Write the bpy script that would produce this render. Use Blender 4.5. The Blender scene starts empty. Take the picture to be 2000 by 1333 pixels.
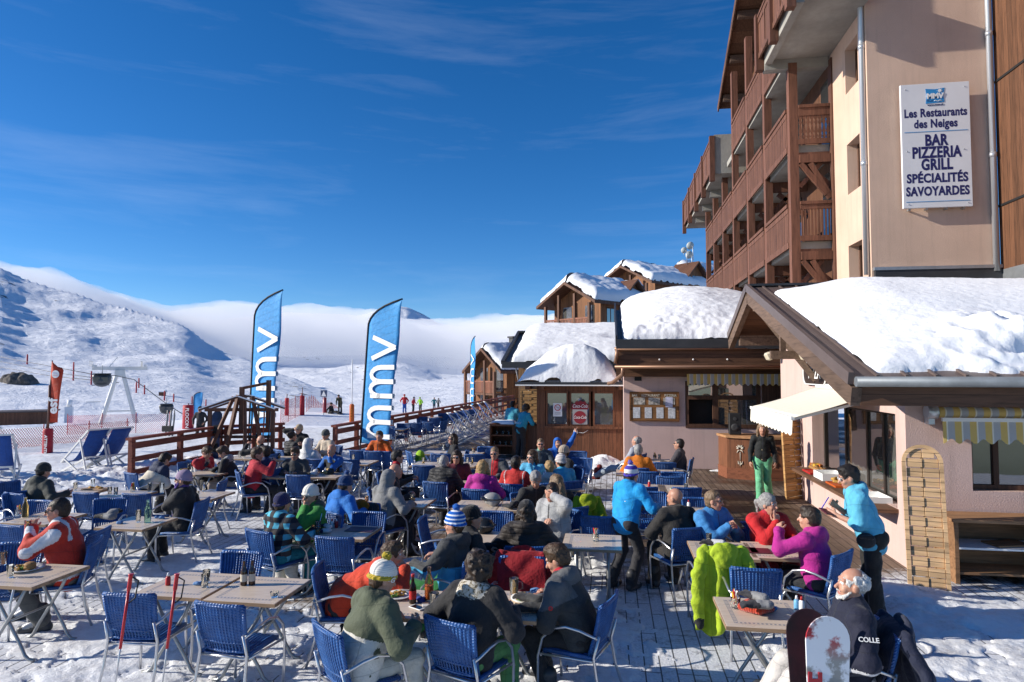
import bpy, bmesh, math, random
import numpy as np
from mathutils import Vector, Matrix, Euler
R_ = math.radians
SC = bpy.context.scene
COL = SC.collection
# ---------------------------------------------------------------- camera
F_, CX, CY, H = 1270.0, 1000.0, 666.5, 2.8
TH = math.atan((724.0-CY)/F_)
YAW = math.atan((1195.0-CX)/(F_/math.cos(TH)))
_c, _s = math.cos(YAW), math.sin(YAW)
CR = Vector((_c, _s, 0)); _fh = Vector((-_s, _c, 0))
CW = _fh*math.cos(TH)+Vector((0, 0, math.sin(TH)))
CU = -_fh*math.sin(TH)+Vector((0, 0, math.cos(TH)))
CAMP = Vector((0, 0, H))
cam_d = bpy.data.cameras.new('camera'); cam = bpy.data.objects.new('camera', cam_d); COL.objects.link(cam)
M_ = Matrix((CR, CU, -CW)).transposed().to_4x4(); M_.translation = CAMP
cam.matrix_world = M_
cam_d.sensor_width = 36; cam_d.lens = 36*F_/2000; cam_d.clip_start = .1; cam_d.clip_end = 30000
SC.camera = cam
# ---------------------------------------------------------------- light
SUN_EL, SUN_AZ = R_(23), R_(259)          # azimuth clockwise from +Y
SC.world = bpy.data.worlds.new('World'); SC.world.use_nodes = True
wt = SC.world.node_tree; wt.nodes.clear()
def wn(t, **k):
    n = wt.nodes.new(t)
    for a, b in k.items(): setattr(n, a, b)
    return n
sky = wn('ShaderNodeTexSky'); sky.sky_type = 'NISHITA'; sky.sun_disc = False
sky.sun_elevation = SUN_EL; sky.sun_rotation = SUN_AZ; sky.altitude = 2300; sky.air_density = 1.0; sky.dust_density = .8; sky.ozone_density = 4.6
bg = wn('ShaderNodeBackground'); bg.inputs[1].default_value = .13
wo = wn('ShaderNodeOutputWorld')
hs = wn('ShaderNodeHueSaturation'); hs.inputs['Hue'].default_value = .504; hs.inputs['Saturation'].default_value = 1.24; hs.inputs['Value'].default_value = .8
tc = wn('ShaderNodeTexCoord'); mp = wn('ShaderNodeMapping'); mp.inputs['Scale'].default_value = (1.1, 1.1, 9); mp.inputs['Rotation'].default_value = (0, R_(7), 0)
nz = wn('ShaderNodeTexNoise'); nz.inputs['Scale'].default_value = 2.0; nz.inputs['Detail'].default_value = 7; nz.inputs['Roughness'].default_value = .62; nz.inputs['Distortion'].default_value = .35
cr = wn('ShaderNodeValToRGB'); cr.color_ramp.elements[0].position = .5; cr.color_ramp.elements[0].color = (0, 0, 0, 1); cr.color_ramp.elements[1].position = .82; cr.color_ramp.elements[1].color = (.07, .07, .07, 1)
mx = wn('ShaderNodeMix', data_type='RGBA'); mx.inputs[7].default_value = (7.0, 7.7, 8.6, 1)
L = wt.links.new
L(sky.outputs[0], hs.inputs['Color']); L(tc.outputs['Generated'], mp.inputs[0]); L(mp.outputs[0], nz.inputs[0]); L(nz.outputs[0], cr.inputs[0])
L(hs.outputs[0], mx.inputs[6]); L(cr.outputs[0], mx.inputs[0]); L(mx.outputs[2], bg.inputs[0]); L(bg.outputs[0], wo.inputs[0])
sd = bpy.data.lights.new('sun', 'SUN'); sd.energy = 4.6; sd.angle = R_(.53); sd.color = (1, .93, .82)
so = bpy.data.objects.new('sun', sd); COL.objects.link(so); so.location = (-30, -10, 30)
SUNV = Vector((math.cos(SUN_EL)*math.sin(SUN_AZ), math.cos(SUN_EL)*math.cos(SUN_AZ), math.sin(SUN_EL)))
so.rotation_euler = SUNV.to_track_quat('Z', 'Y').to_euler()
SC.view_settings.view_transform = 'Standard'; SC.view_settings.look = 'None'; SC.view_settings.exposure = .52; SC.view_settings.gamma = 1
SC.cycles.use_denoising = True; SC.cycles.max_bounces = 12; SC.cycles.diffuse_bounces = 5; SC.cycles.transparent_max_bounces = 16; SC.cycles.volume_bounces = 10
# ---------------------------------------------------------------- pixel (2000 px photograph) -> world
def ray(x, y): return CW*F_+CR*(x-CX)-CU*(y-CY)
def G(x, y, z=0.0):
    d = ray(x, y); return CAMP+d*((z-H)/d.z)
def AY(x, y, Y):
    d = ray(x, y); return CAMP+d*(Y/d.y)
def AX(x, y, X):
    d = ray(x, y); return CAMP+d*(X/d.x)
# ---------------------------------------------------------------- numpy noise
def _hash(ix, iy, iz, seed):
    h = (ix*374761393+iy*668265263+iz*2147483647+seed*1274126177) & 0xffffffff
    h = ((h ^ (h >> 13))*1274126177) & 0xffffffff
    return ((h ^ (h >> 16)) & 0xffff)/65535.0
def vnoise(x, y, z=0.0, seed=0):
    x, y, z = np.broadcast_arrays(np.asarray(x, float), np.asarray(y, float), np.asarray(z, float))
    fx, fy, fz = np.floor(x), np.floor(y), np.floor(z)
    ix, iy, iz = fx.astype(np.int64), fy.astype(np.int64), fz.astype(np.int64)
    u, v, w = x-fx, y-fy, z-fz
    u = u*u*(3-2*u); v = v*v*(3-2*v); w = w*w*(3-2*w)
    o = 0
    for a in (0, 1):
        for b in (0, 1):
            for c in (0, 1):
                o = o+_hash(ix+a, iy+b, iz+c, seed)*(u if a else 1-u)*(v if b else 1-v)*(w if c else 1-w)
    return o*2-1
def fbm(x, y, z=0.0, o=5, seed=0, g=.5):
    r, a = 0, 1.0; s = 0
    for i in range(o):
        r = r+a*vnoise(x, y, z, seed+i*7); s += a; a *= g; x = x*2.03; y = y*2.03; z = z*2.03
    return r/s
def sstep(a, b, x):
    t = np.clip((x-a)/(b-a), 0, 1); return t*t*(3-2*t)
# ---------------------------------------------------------------- objects
def tag(o, label=None, cat=None, group=None, kind=None):
    if label: o['label'] = label
    if cat: o['category'] = cat
    if group: o['group'] = group
    if kind: o['kind'] = kind
    return o
def empty(name, loc=(0, 0, 0), rz=0.0, label=None, cat=None, group=None):
    o = bpy.data.objects.new(name, None); COL.objects.link(o); o.location = loc; o.rotation_euler = (0, 0, rz); o.empty_display_size = .2
    return tag(o, label, cat, group)
def link(name, me, parent=None, mats=()):
    for m in mats: me.materials.append(m)
    o = bpy.data.objects.new(name, me); COL.objects.link(o)
    if parent is not None: o.parent = parent
    return o
def npmesh(name, V, Q, smooth=True, mi=None):
    """mesh from numpy verts and quads (or tris)"""
    V = np.asarray(V, np.float32); Q = np.asarray(Q, np.int32)
    me = bpy.data.meshes.new(name); n, k = Q.shape
    me.vertices.add(len(V)); me.vertices.foreach_set('co', V.ravel())
    me.loops.add(n*k); me.loops.foreach_set('vertex_index', Q.ravel())
    me.polygons.add(n); me.polygons.foreach_set('loop_start', np.arange(0, n*k, k, dtype=np.int32))
    me.polygons.foreach_set('loop_total', np.full(n, k, np.int32))
    if smooth: me.polygons.foreach_set('use_smooth', np.ones(n, bool))
    if mi is not None: me.polygons.foreach_set('material_index', np.asarray(mi, np.int32))
    me.update(calc_edges=True); return me
def gridquads(nr, nc, flip=False):
    i = np.arange(nr*nc).reshape(nr, nc)
    q = np.stack([i[:-1, :-1], i[:-1, 1:], i[1:, 1:], i[1:, :-1]], -1).reshape(-1, 4)
    return q[:, ::-1] if flip else q
def copy_tree(o, parent=None):
    c = o.copy(); COL.objects.link(c)
    if parent is not None: c.parent = parent
    for ch in list(o.children): copy_tree(ch, c)
    return c
class MB:
    """collects boxes, bars, tubes, lathes; build() links them as one mesh object"""
    def __init__(s): s.bm = bmesh.new()
    def box(s, c, d, rot=None, bev=0.0, mi=0):
        r = bmesh.ops.create_cube(s.bm, size=1); vs = r['verts']
        bmesh.ops.scale(s.bm, vec=d, verts=vs)
        fs = {f for v in vs for f in v.link_faces}
        for f in fs: f.material_index = mi
        if bev > 0:
            es = list({e for v in vs for e in v.link_edges})
            b = bmesh.ops.bevel(s.bm, geom=es, offset=bev, segments=1, affect='EDGES', profile=.7)
            vs = list({v for f in b['faces'] for v in f.verts} | {v for v in vs if v.is_valid})
        if rot is not None: bmesh.ops.rotate(s.bm, cent=(0, 0, 0), matrix=rot if isinstance(rot, Matrix) else Euler(rot).to_matrix(), verts=vs)
        bmesh.ops.translate(s.bm, vec=c, verts=vs); return s
    def span(s, a, b, bev=0.0, mi=0):
        a, b = Vector(a), Vector(b); return s.box((a+b)/2, [abs(b[i]-a[i]) for i in range(3)], None, bev, mi)
    def bar(s, a, b, w, h, bev=0.0, mi=0, up=(0, 0, 1)):
        a, b = Vector(a), Vector(b); d = b-a; y = d.normalized(); u = Vector(up)
        x = y.cross(u)
        if x.length < 1e-4: x = y.cross(Vector((0, 1, 0)))
        x.normalize(); z = x.cross(y); m = Matrix((x, y, z)).transposed()
        return s.box((a+b)/2, (w, d.length, h), m, bev, mi)
    def tube(s, pts, r, n=8, mi=0, caps=True, closed=False):
        pts = [Vector(p) for p in pts]; m = len(pts); rs = r if hasattr(r, '__len__') else [r]*m
        rings = []; px = None
        for i, p in enumerate(pts):
            if closed: t = pts[(i+1) % m]-pts[i-1]
            else: t = pts[min(i+1, m-1)]-pts[max(i-1, 0)]
            t.normalize()
            if px is None:
                px = t.orthogonal().normalized()
            px = (px-t*px.dot(t)); px.normalize(); py = t.cross(px)
            rings.append([s.bm.verts.new(p+(px*math.cos(2*math.pi*k/n)+py*math.sin(2*math.pi*k/n))*rs[i]) for k in range(n)])
        for i in range(m if closed else m-1):
            a, b = rings[i], rings[(i+1) % m]
            for k in range(n):
                f = s.bm.faces.new((a[k], a[(k+1) % n], b[(k+1) % n], b[k])); f.smooth = True; f.material_index = mi
        if caps and not closed:
            f = s.bm.faces.new(rings[0][::-1]); f.material_index = mi; f = s.bm.faces.new(rings[-1]); f.material_index = mi
        return s
    def lathe(s, prof, c=(0, 0, 0), n=14, mi=0, rot=None, caps=True):
        c = Vector(c); rings = []
        rm = Euler(rot).to_matrix() if rot is not None else Matrix.Identity(3)
        for r, z in prof:
            rings.append([s.bm.verts.new(c+rm@Vector((r*math.cos(2*math.pi*k/n), r*math.sin(2*math.pi*k/n), z))) for k in range(n)])
        for a, b in zip(rings[:-1], rings[1:]):
            for k in range(n):
                f = s.bm.faces.new((a[k], a[(k+1) % n], b[(k+1) % n], b[k])); f.smooth = True; f.material_index = mi
        if caps:
            for rg, fl in ((rings[0], True), (rings[-1], False)):
                f = s.bm.faces.new(rg[::-1] if fl else rg); f.material_index = mi
        return s
    def poly(s, pts, thick=0.0, nrm=None, mi=0):
        """flat polygon, extruded by thick along nrm"""
        vs = [s.bm.verts.new(p) for p in pts]; f = s.bm.faces.new(vs); f.material_index = mi
        if thick:
            n = Vector(nrm) if nrm is not None else None
            if n is None: f.normal_update(); n = f.normal.copy()
            vb = [s.bm.verts.new(Vector(p)+n*thick) for p in pts]; k = len(vs)
            g = s.bm.faces.new(vb[::-1]); g.material_index = mi
            for i in range(k):
                g = s.bm.faces.new((vs[i], vb[i], vb[(i+1) % k], vs[(i+1) % k])); g.material_index = mi
        return s
    def ball(s, c, r, n=10, mi=0, rot=None):
        rr = r if hasattr(r, '__len__') else (r, r, r)
        q = bmesh.ops.create_uvsphere(s.bm, u_segments=n, v_segments=max(6, n*2//3), radius=1); vs = q['verts']
        for f in {f for v in vs for f in v.link_faces}: f.smooth = True; f.material_index = mi
        bmesh.ops.scale(s.bm, vec=rr, verts=vs)
        if rot is not None: bmesh.ops.rotate(s.bm, cent=(0, 0, 0), matrix=Euler(rot).to_matrix(), verts=vs)
        bmesh.ops.translate(s.bm, vec=c, verts=vs); return s
    def mesh(s, name, fixn=True):
        if fixn: bmesh.ops.recalc_face_normals(s.bm, faces=s.bm.faces[:])
        me = bpy.data.meshes.new(name); s.bm.to_mesh(me); s.bm.free(); return me
    def build(s, name, mats, parent=None, loc=None, rz=None):
        if not isinstance(mats, (list, tuple)): mats = (mats,)
        o = link(name, s.mesh(name), parent, mats)
        if loc is not None: o.location = loc
        if rz is not None: o.rotation_euler = (0, 0, rz)
        return o
def text_mesh(body, size, depth=.004, xs=1.0, bold=0.0, align='CENTER', spacing=1.0, shear=0.0):
    cu = bpy.data.curves.new('lettering', 'FONT'); cu.body = body; cu.size = size; cu.extrude = depth; cu.offset = bold; cu.align_x = align; cu.align_y = 'CENTER'
    cu.space_character = spacing; cu.shear = shear; cu.resolution_u = 3
    o = bpy.data.objects.new('lettering', cu); COL.objects.link(o)
    dg = bpy.context.evaluated_depsgraph_get(); me = bpy.data.meshes.new_from_object(o.evaluated_get(dg))
    bpy.data.objects.remove(o); bpy.data.curves.remove(cu)
    me.transform(Matrix.Diagonal((xs, 1, 1, 1))); return me
def text(name, body, size, mat, parent, loc, rot, fit=None, **k):
    me = text_mesh(body, size, **k); me.materials.clear()
    if fit:
        xs = [v.co.x for v in me.vertices]; me.transform(Matrix.Diagonal((fit/(max(xs)-min(xs)), 1, 1, 1)))
    o = link(name, me, parent, (mat,)); o.location = loc; o.rotation_euler = rot; return o
# ---------------------------------------------------------------- materials
MATS = {}
def mat(name, col=(.5, .5, .5), rough=.6, metal=0.0, var=0.0, vscale=8.0, bump=0.0, bscale=40.0, spec=.4, alpha=None, trans=0.0, sub=0.0, vdet=4.0, dark=None, sheen=0.0):
    if name in MATS: return MATS[name]
    m = bpy.data.materials.new(name); m.use_nodes = True; nt = m.node_tree; b = nt.nodes['Principled BSDF']
    b.inputs['Base Color'].default_value = (*col, 1); b.inputs['Roughness'].default_value = rough; b.inputs['Metallic'].default_value = metal
    b.inputs['Specular IOR Level'].default_value = spec; b.inputs['Transmission Weight'].default_value = trans
    if sheen: b.inputs['Sheen Weight'].default_value = sheen
    if alpha is not None: b.inputs['Alpha'].default_value = alpha
    if var or bump:
        t = nt.nodes.new('ShaderNodeTexCoord')
    if var:
        n = nt.nodes.new('ShaderNodeTexNoise'); n.inputs['Scale'].default_value = vscale; n.inputs['Detail'].default_value = vdet; n.inputs['Roughness'].default_value = .6
        r = nt.nodes.new('ShaderNodeValToRGB'); d = dark if dark else tuple(c*(1-var) for c in col)
        r.color_ramp.elements[0].position = .33; r.color_ramp.elements[1].position = .67
        r.color_ramp.elements[0].color = (*d, 1); r.color_ramp.elements[1].color = (*[min(1, c*(1+var*.4)) for c in col], 1)
        nt.links.new(t.outputs['Object'], n.inputs[0]); nt.links.new(n.outputs[0], r.inputs[0]); nt.links.new(r.outputs[0], b.inputs['Base Color'])
    if bump:
        n2 = nt.nodes.new('ShaderNodeTexNoise'); n2.inputs['Scale'].default_value = bscale; n2.inputs['Detail'].default_value = 5; n2.inputs['Roughness'].default_value = .6
        bp = nt.nodes.new('ShaderNodeBump'); bp.inputs['Strength'].default_value = bump; bp.inputs['Distance'].default_value = .02
        nt.links.new(t.outputs['Object'], n2.inputs[0]); nt.links.new(n2.outputs[0], bp.inputs['Height']); nt.links.new(bp.outputs[0], b.inputs['Normal'])
    MATS[name] = m; return m
def nodes(name, rough=.6, spec=.4, metal=0.0):
    """material plus small node helper closure"""
    m = bpy.data.materials.new(name); m.use_nodes = True; nt = m.node_tree; b = nt.nodes['Principled BSDF']
    b.inputs['Roughness'].default_value = rough; b.inputs['Specular IOR Level'].default_value = spec; b.inputs['Metallic'].default_value = metal
    MATS[name] = m
    def N(t, ins=None, **k):
        n = nt.nodes.new(t)
        for a, v in k.items(): setattr(n, a, v)
        for a, v in (ins or {}).items():
            if isinstance(v, bpy.types.NodeSocket): nt.links.new(v, n.inputs[a])
            else: n.inputs[a].default_value = v
        return n
    def math_(op, a, b_=0.0, c=None):
        ins = {0: a, 1: b_}
        if c is not None: ins[2] = c
        return N('ShaderNodeMath', ins, operation=op).outputs[0]
    def mix(f, a, b_):
        n = N('ShaderNodeMix', {0: f, 6: a, 7: b_}, data_type='RGBA'); return n.outputs[2]
    def ramp(f, stops):
        n = N('ShaderNodeValToRGB', {0: f}); e = n.color_ramp.elements
        while len(e) < len(stops): e.new(.5)
        for el, (p, c) in zip(e, stops): el.position = p; el.color = (*c, 1) if len(c) == 3 else c
        return n.outputs[0]
    def out(col=None, nor=None, rough=None):
        if col is not None: nt.links.new(col, b.inputs['Base Color'])
        if nor is not None: nt.links.new(nor, b.inputs['Normal'])
        if rough is not None: nt.links.new(rough, b.inputs['Roughness'])
    return m, N, math_, mix, ramp, out, b
# ================================================================ snow, terrain, mountains, cloud
def snow_mat(name, bscale=30, bump=.5, rocks=False, tint=(.86, .88, .91)):
    m, N, ma, mix, ramp, out, b = nodes(name, .75, .25)
    t = N('ShaderNodeTexCoord'); co = t.outputs['Object']
    n1 = N('ShaderNodeTexNoise', {0: co, 'Scale': bscale, 'Detail': 6, 'Roughness': .65})
    n2 = N('ShaderNodeTexNoise', {0: co, 'Scale': bscale*.12, 'Detail': 4})
    col = ramp(n2.outputs[0], [(.3, tuple(c*.93 for c in tint)), (.7, tint)])
    hgt = ma('ADD', n1.outputs[0], ma('MULTIPLY', n2.outputs[0], 2.0))
    bp = N('ShaderNodeBump', {'Strength': bump, 'Distance': .6/bscale, 'Height': hgt})
    out(col, bp.outputs[0]); return m
SNOW = snow_mat('snow', 26, .55)
SNOWR = snow_mat('roof_snow', 9, .3)
def trodden():
    m, N, ma, mix, ramp, out, b = nodes('trodden_snow', .7, .25); co = N('ShaderNodeTexCoord').outputs['Object']
    n1 = N('ShaderNodeTexNoise', {0: co, 'Scale': 26.0, 'Detail': 7, 'Roughness': .68}); n2 = N('ShaderNodeTexNoise', {0: co, 'Scale': 1.6, 'Detail': 8, 'Roughness': .7})
    v = N('ShaderNodeTexVoronoi', {0: co, 'Scale': 9.0}, feature='SMOOTH_F1')
    d = ma('ADD', n2.outputs[0], ma('MULTIPLY', n1.outputs[0], .35)); c = ramp(d, [(.48, (.44, .425, .41)), (.6, (.70, .705, .72)), (.78, (.84, .86, .88))])
    bp = N('ShaderNodeBump', {'Strength': .7, 'Distance': .03, 'Height': ma('ADD', ma('MULTIPLY', n1.outputs[0], .8), ma('MULTIPLY', v.outputs['Distance'], .7))}); out(c, bp.outputs[0]); return m
TROD = trodden()
def mountain_mat():
    m, N, ma, mix, ramp, out, b = nodes('mountain_snow', .85, .1)
    t = N('ShaderNodeTexCoord'); co = t.outputs['Object']; g = N('ShaderNodeNewGeometry'); pos = g.outputs['Position']
    sz = N('ShaderNodeSeparateXYZ', {0: pos}); dist = N('ShaderNodeVectorMath', {0: pos}, operation='LENGTH').outputs['Value']
    n1 = N('ShaderNodeTexNoise', {0: co, 'Scale': .035, 'Detail': 8, 'Roughness': .72})
    n2 = N('ShaderNodeTexNoise', {0: co, 'Scale': .0045, 'Detail': 5, 'Roughness': .6})
    sn = N('ShaderNodeSeparateXYZ', {0: g.outputs['Normal']})
    rock = ma('ADD', ma('MULTIPLY', n1.outputs[0], 1.0), ma('MULTIPLY', n2.outputs[0], .55))
    rock = ma('SUBTRACT', rock, ma('MULTIPLY', sn.outputs['Z'], .2))
    far = N('ShaderNodeMapRange', {0: dist, 1: 150.0, 2: 400.0, 3: 0.0, 4: 1.0}).outputs[0]
    msk = ma('MULTIPLY', N('ShaderNodeMapRange', {0: rock, 1: .725, 2: .77, 3: 0.0, 4: 1.0}).outputs[0], far)
    n3 = N('ShaderNodeTexNoise', {0: co, 'Scale': .4, 'Detail': 6})
    rc = ramp(n3.outputs[0], [(.35, (.05, .048, .046)), (.65, (.16, .15, .14))])
    nn = N('ShaderNodeTexNoise', {0: co, 'Scale': 3.0, 'Detail': 5})
    sc = ramp(nn.outputs[0], [(.3, (.80, .83, .88)), (.7, (.88, .89, .92))])
    col = mix(msk, sc, rc)
    bp = N('ShaderNodeBump', {'Strength': .7, 'Distance': 8.0, 'Height': n1.outputs[0]})
    # tyre-like piste grooming close by, wind texture far off
    nb = N('ShaderNodeTexNoise', {0: co, 'Scale': 2.2, 'Detail': 6, 'Roughness': .6})
    b2 = N('ShaderNodeBump', {'Strength': .5, 'Distance': .12, 'Height': nb.outputs[0]})
    nm = N('ShaderNodeMix', {0: far, 4: b2.outputs[0], 5: bp.outputs[0]}, data_type='VECTOR')
    out(col, nm.outputs[1]); return m
MTN = mountain_mat()
def azel(x, y):
    d = ray(x, y); return math.atan2(d.x, d.y), d.z/math.hypot(d.x, d.y)
def prof(pts, sig=.35):
    a = np.array([azel(*p) for p in pts]); i = np.argsort(a[:, 0]); g = np.radians(np.arange(-140, 90, .1))
    v = np.interp(g, a[i, 0], a[i, 1]); k = np.exp(-.5*(np.arange(-30, 31)*.1/sig)**2); k /= k.sum()
    v = np.convolve(np.pad(v, 30, mode='edge'), k, 'valid'); return lambda az: np.interp(az, g, v)
LEFT_SKY = prof([(-500, 400), (-250, 455), (0, 520), (50, 545), (100, 560), (150, 573), (200, 592), (250, 601), (300, 616), (340, 628), (367, 639), (395, 661), (420, 678), (448, 691), (490, 704), (535, 727), (580, 742), (610, 754), (655, 769), (700, 787), (760, 815), (1000, 860), (1300, 900)])
FAR_SKY = prof(sig=.18, pts=[(-300, 560), (300, 640), (450, 622), (560, 612), (700, 617), (740, 606), (770, 597), (795, 600), (825, 613), (860, 633), (920, 640), (1000, 632), (1090, 628), (1300, 560), (2500, 540)])
def terrain():
    az = np.concatenate([np.radians(np.arange(-112, -48, .5)), np.radians(np.arange(-48, 9, .085)), np.radians(np.arange(9, 75, 1.5))])
    d = np.concatenate([[4, 8, 12], np.geomspace(14, 130, 110), np.geomspace(134, 6500, 330)])
    A, D = np.meshgrid(az, d); X, Y = D*np.sin(A), D*np.cos(A)
    crest = 48+34*sstep(azel(380, 820)[0], azel(560, 820)[0], A)
    near = np.where(D < 22, -.12, -.12-.034*(D-22))
    over = np.clip(D-crest, 0, None)
    base = near-np.where(over > 0, .0022*over**1.7, 0)*1.0
    base = np.maximum(base, -17-.012*np.clip(D-150, 0, 600))
    base = base+fbm(X/9, Y/9, 0, 4, 3)*.12*sstep(20, 30, D)+fbm(X/55, Y/55, 0, 4, 4)*1.6*sstep(90, 200, D)
    # piste hummock to the right of the first flag
    hx, hy = AY(600, 800, 52)[0], 52
    base = base+.9*np.exp(-((X-hx)/9)**2-((Y-hy)/10)**2)
    # left mountain: ridge recedes to the left
    x0 = azel(700, 700)[0]; xl = azel(0, 700)[0]
    tt = np.clip((A-xl)/(x0-xl), -.6, 1.3)
    Dr = 1350-780*np.clip(tt, -.5, 1)
    zr = H+LEFT_SKY(A)*Dr
    s = np.clip((D-230)/(Dr-230), 0, 1)
    rel = zr+22
    shape = .45*s+.55*s**2.2
    n = fbm(X/260, Y/260, 0, 6, 11, .47)
    rid = 1-np.abs(fbm(X/110+3, Y/110, 0, 6, 15, .5))*2.2
    lm = -22+rel*shape+(n*42+rid*15-9)*s*np.clip(rel/200, .12, 1)*(1-.88*s**6)
    lm = np.where(D > Dr, zr-(D-Dr)*.42, lm)
    lm = np.where(D < 230, -1e3, lm)
    # far mountain across the valley
    Df = 4300; zf = H+FAR_SKY(A)*Df
    sf = np.clip((D-900)/(Df-900), 0, 1)
    nf = fbm(X/700, Y/700, 0, 6, 31, .52); rf = 1-np.abs(fbm(X/420, Y/420, 0, 5, 35))*2
    fm = -70+(zf+70)*(.35*sf+.65*sf**1.6)+(nf*120+rf*45-30)*sf*(1-.85*sf**5)
    fm = np.where(D > Df, zf-(D-Df)*.5, fm); fm = np.where(D < 900, -1e3, fm)
    # high shoulder out of the frame to the left: keeps the low sun off the left slope
    sh = np.radians(-73); sd_ = np.clip((D-520)/(1350-520), 0, 1)
    kn = -22+(300+170*fbm(X/200, Y/200, 0, 5, 51))*np.exp(-((A-sh)/np.radians(13.5))**2)*np.where(D < 1350, sd_**1.3, np.clip(1-(D-1350)/900, 0, 1))
    kn = np.where(D < 520, -1e3, kn)
    Z = np.maximum(np.maximum(base, lm), np.maximum(fm, kn))
    Z = np.where(D > 200, Z+fbm(X/28, Y/28, 0, 4, 71)*1.6*np.clip((D-200)/300, 0, 1), Z)
    V = np.stack([X, Y, Z], -1).reshape(-1, 3)
    o = link('snow_terrain', npmesh('snow_terrain', V, gridquads(*X.shape, flip=True)), None, (MTN,)); tag(o, 'snow covered piste, valley and mountain slopes beyond the terrace', kind='structure')
    def hz(x, y):
        dd = math.hypot(x, y); i = np.searchsorted(d, dd); a = math.atan2(x, y); j = np.searchsorted(az, a); return float(Z[min(i, len(d)-1), min(j, len(az)-1)])
    return hz
HZ = terrain()
def ground_px(x, y, dmax=3000):
    """first terrain point seen through a photograph pixel"""
    d = ray(x, y); d = d/math.hypot(d.x, d.y); t = 16.0
    while t < dmax:
        p = CAMP+d*t
        if p.z <= HZ(p.x, p.y): return p
        t *= 1.01
    return CAMP+d*60
def cloud():
    top = prof([(-300, 470), (0, 512), (40, 515), (100, 524), (180, 545), (220, 553), (260, 566), (330, 592), (400, 597), (480, 600), (560, 603), (640, 606), (700, 611), (740, 608), (800, 624), (850, 632), (900, 626), (960, 622), (1020, 617), (1090, 618), (1300, 600), (1700, 560)])
    az = np.radians(np.arange(-56, 30, .25)); t = np.linspace(0, 1, 15)
    A, T = np.meshgrid(az, t); D = 1900+1500*T
    zt = H+top(A)*2300
    x, y = D*np.sin(A), D*np.cos(A)
    zt = zt+fbm(x/300, y/300, 0, 5, 5)*46+fbm(x/70, y/70, 2, 5, 8)*14
    lo = zt-250+fbm(x/300, y/300, 4, 4, 9)*60
    env = np.clip(1-(2*T-1)**4, 0, 1)**.6
    up = zt-(1-env)*180
    dn = np.minimum(up, zt-40-230*np.exp(-((T-.3)/.11)**2)-60*env+(1-env)*-150)
    nr, nc = A.shape
    V = np.concatenate([np.stack([x, y, up], -1).reshape(-1, 3), np.stack([x, y, dn], -1).reshape(-1, 3)])
    q1 = gridquads(nr, nc, True); q2 = gridquads(nr, nc)+nr*nc
    def side(idx): return np.stack([idx[:-1], idx[1:], idx[1:]+nr*nc, idx[:-1]+nr*nc], -1)
    I = np.arange(nr*nc).reshape(nr, nc)
    Q = np.concatenate([q1, q2, side(I[:, 0]), side(I[:, -1])[:, ::-1], side(I[0])[:, ::-1], side(I[-1])])
    m = bpy.data.materials.new('cloud'); m.use_nodes = True; nt = m.node_tree; nt.nodes.clear()
    o_ = nt.nodes.new('ShaderNodeOutputMaterial'); pv = nt.nodes.new('ShaderNodeVolumePrincipled')
    pv.inputs['Color'].default_value = (1, 1, 1, 1); pv.inputs['Anisotropy'].default_value = 0
    pv.inputs['Density'].default_value = .005
    nt.links.new(pv.outputs[0], o_.inputs['Volume'])
    o = link('cloud_bank', npmesh('cloud_bank', V, Q[:, ::-1], True), None, (m,)); tag(o, 'low white cloud bank rolling over the far ridge', kind='stuff')
cloud()
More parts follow.
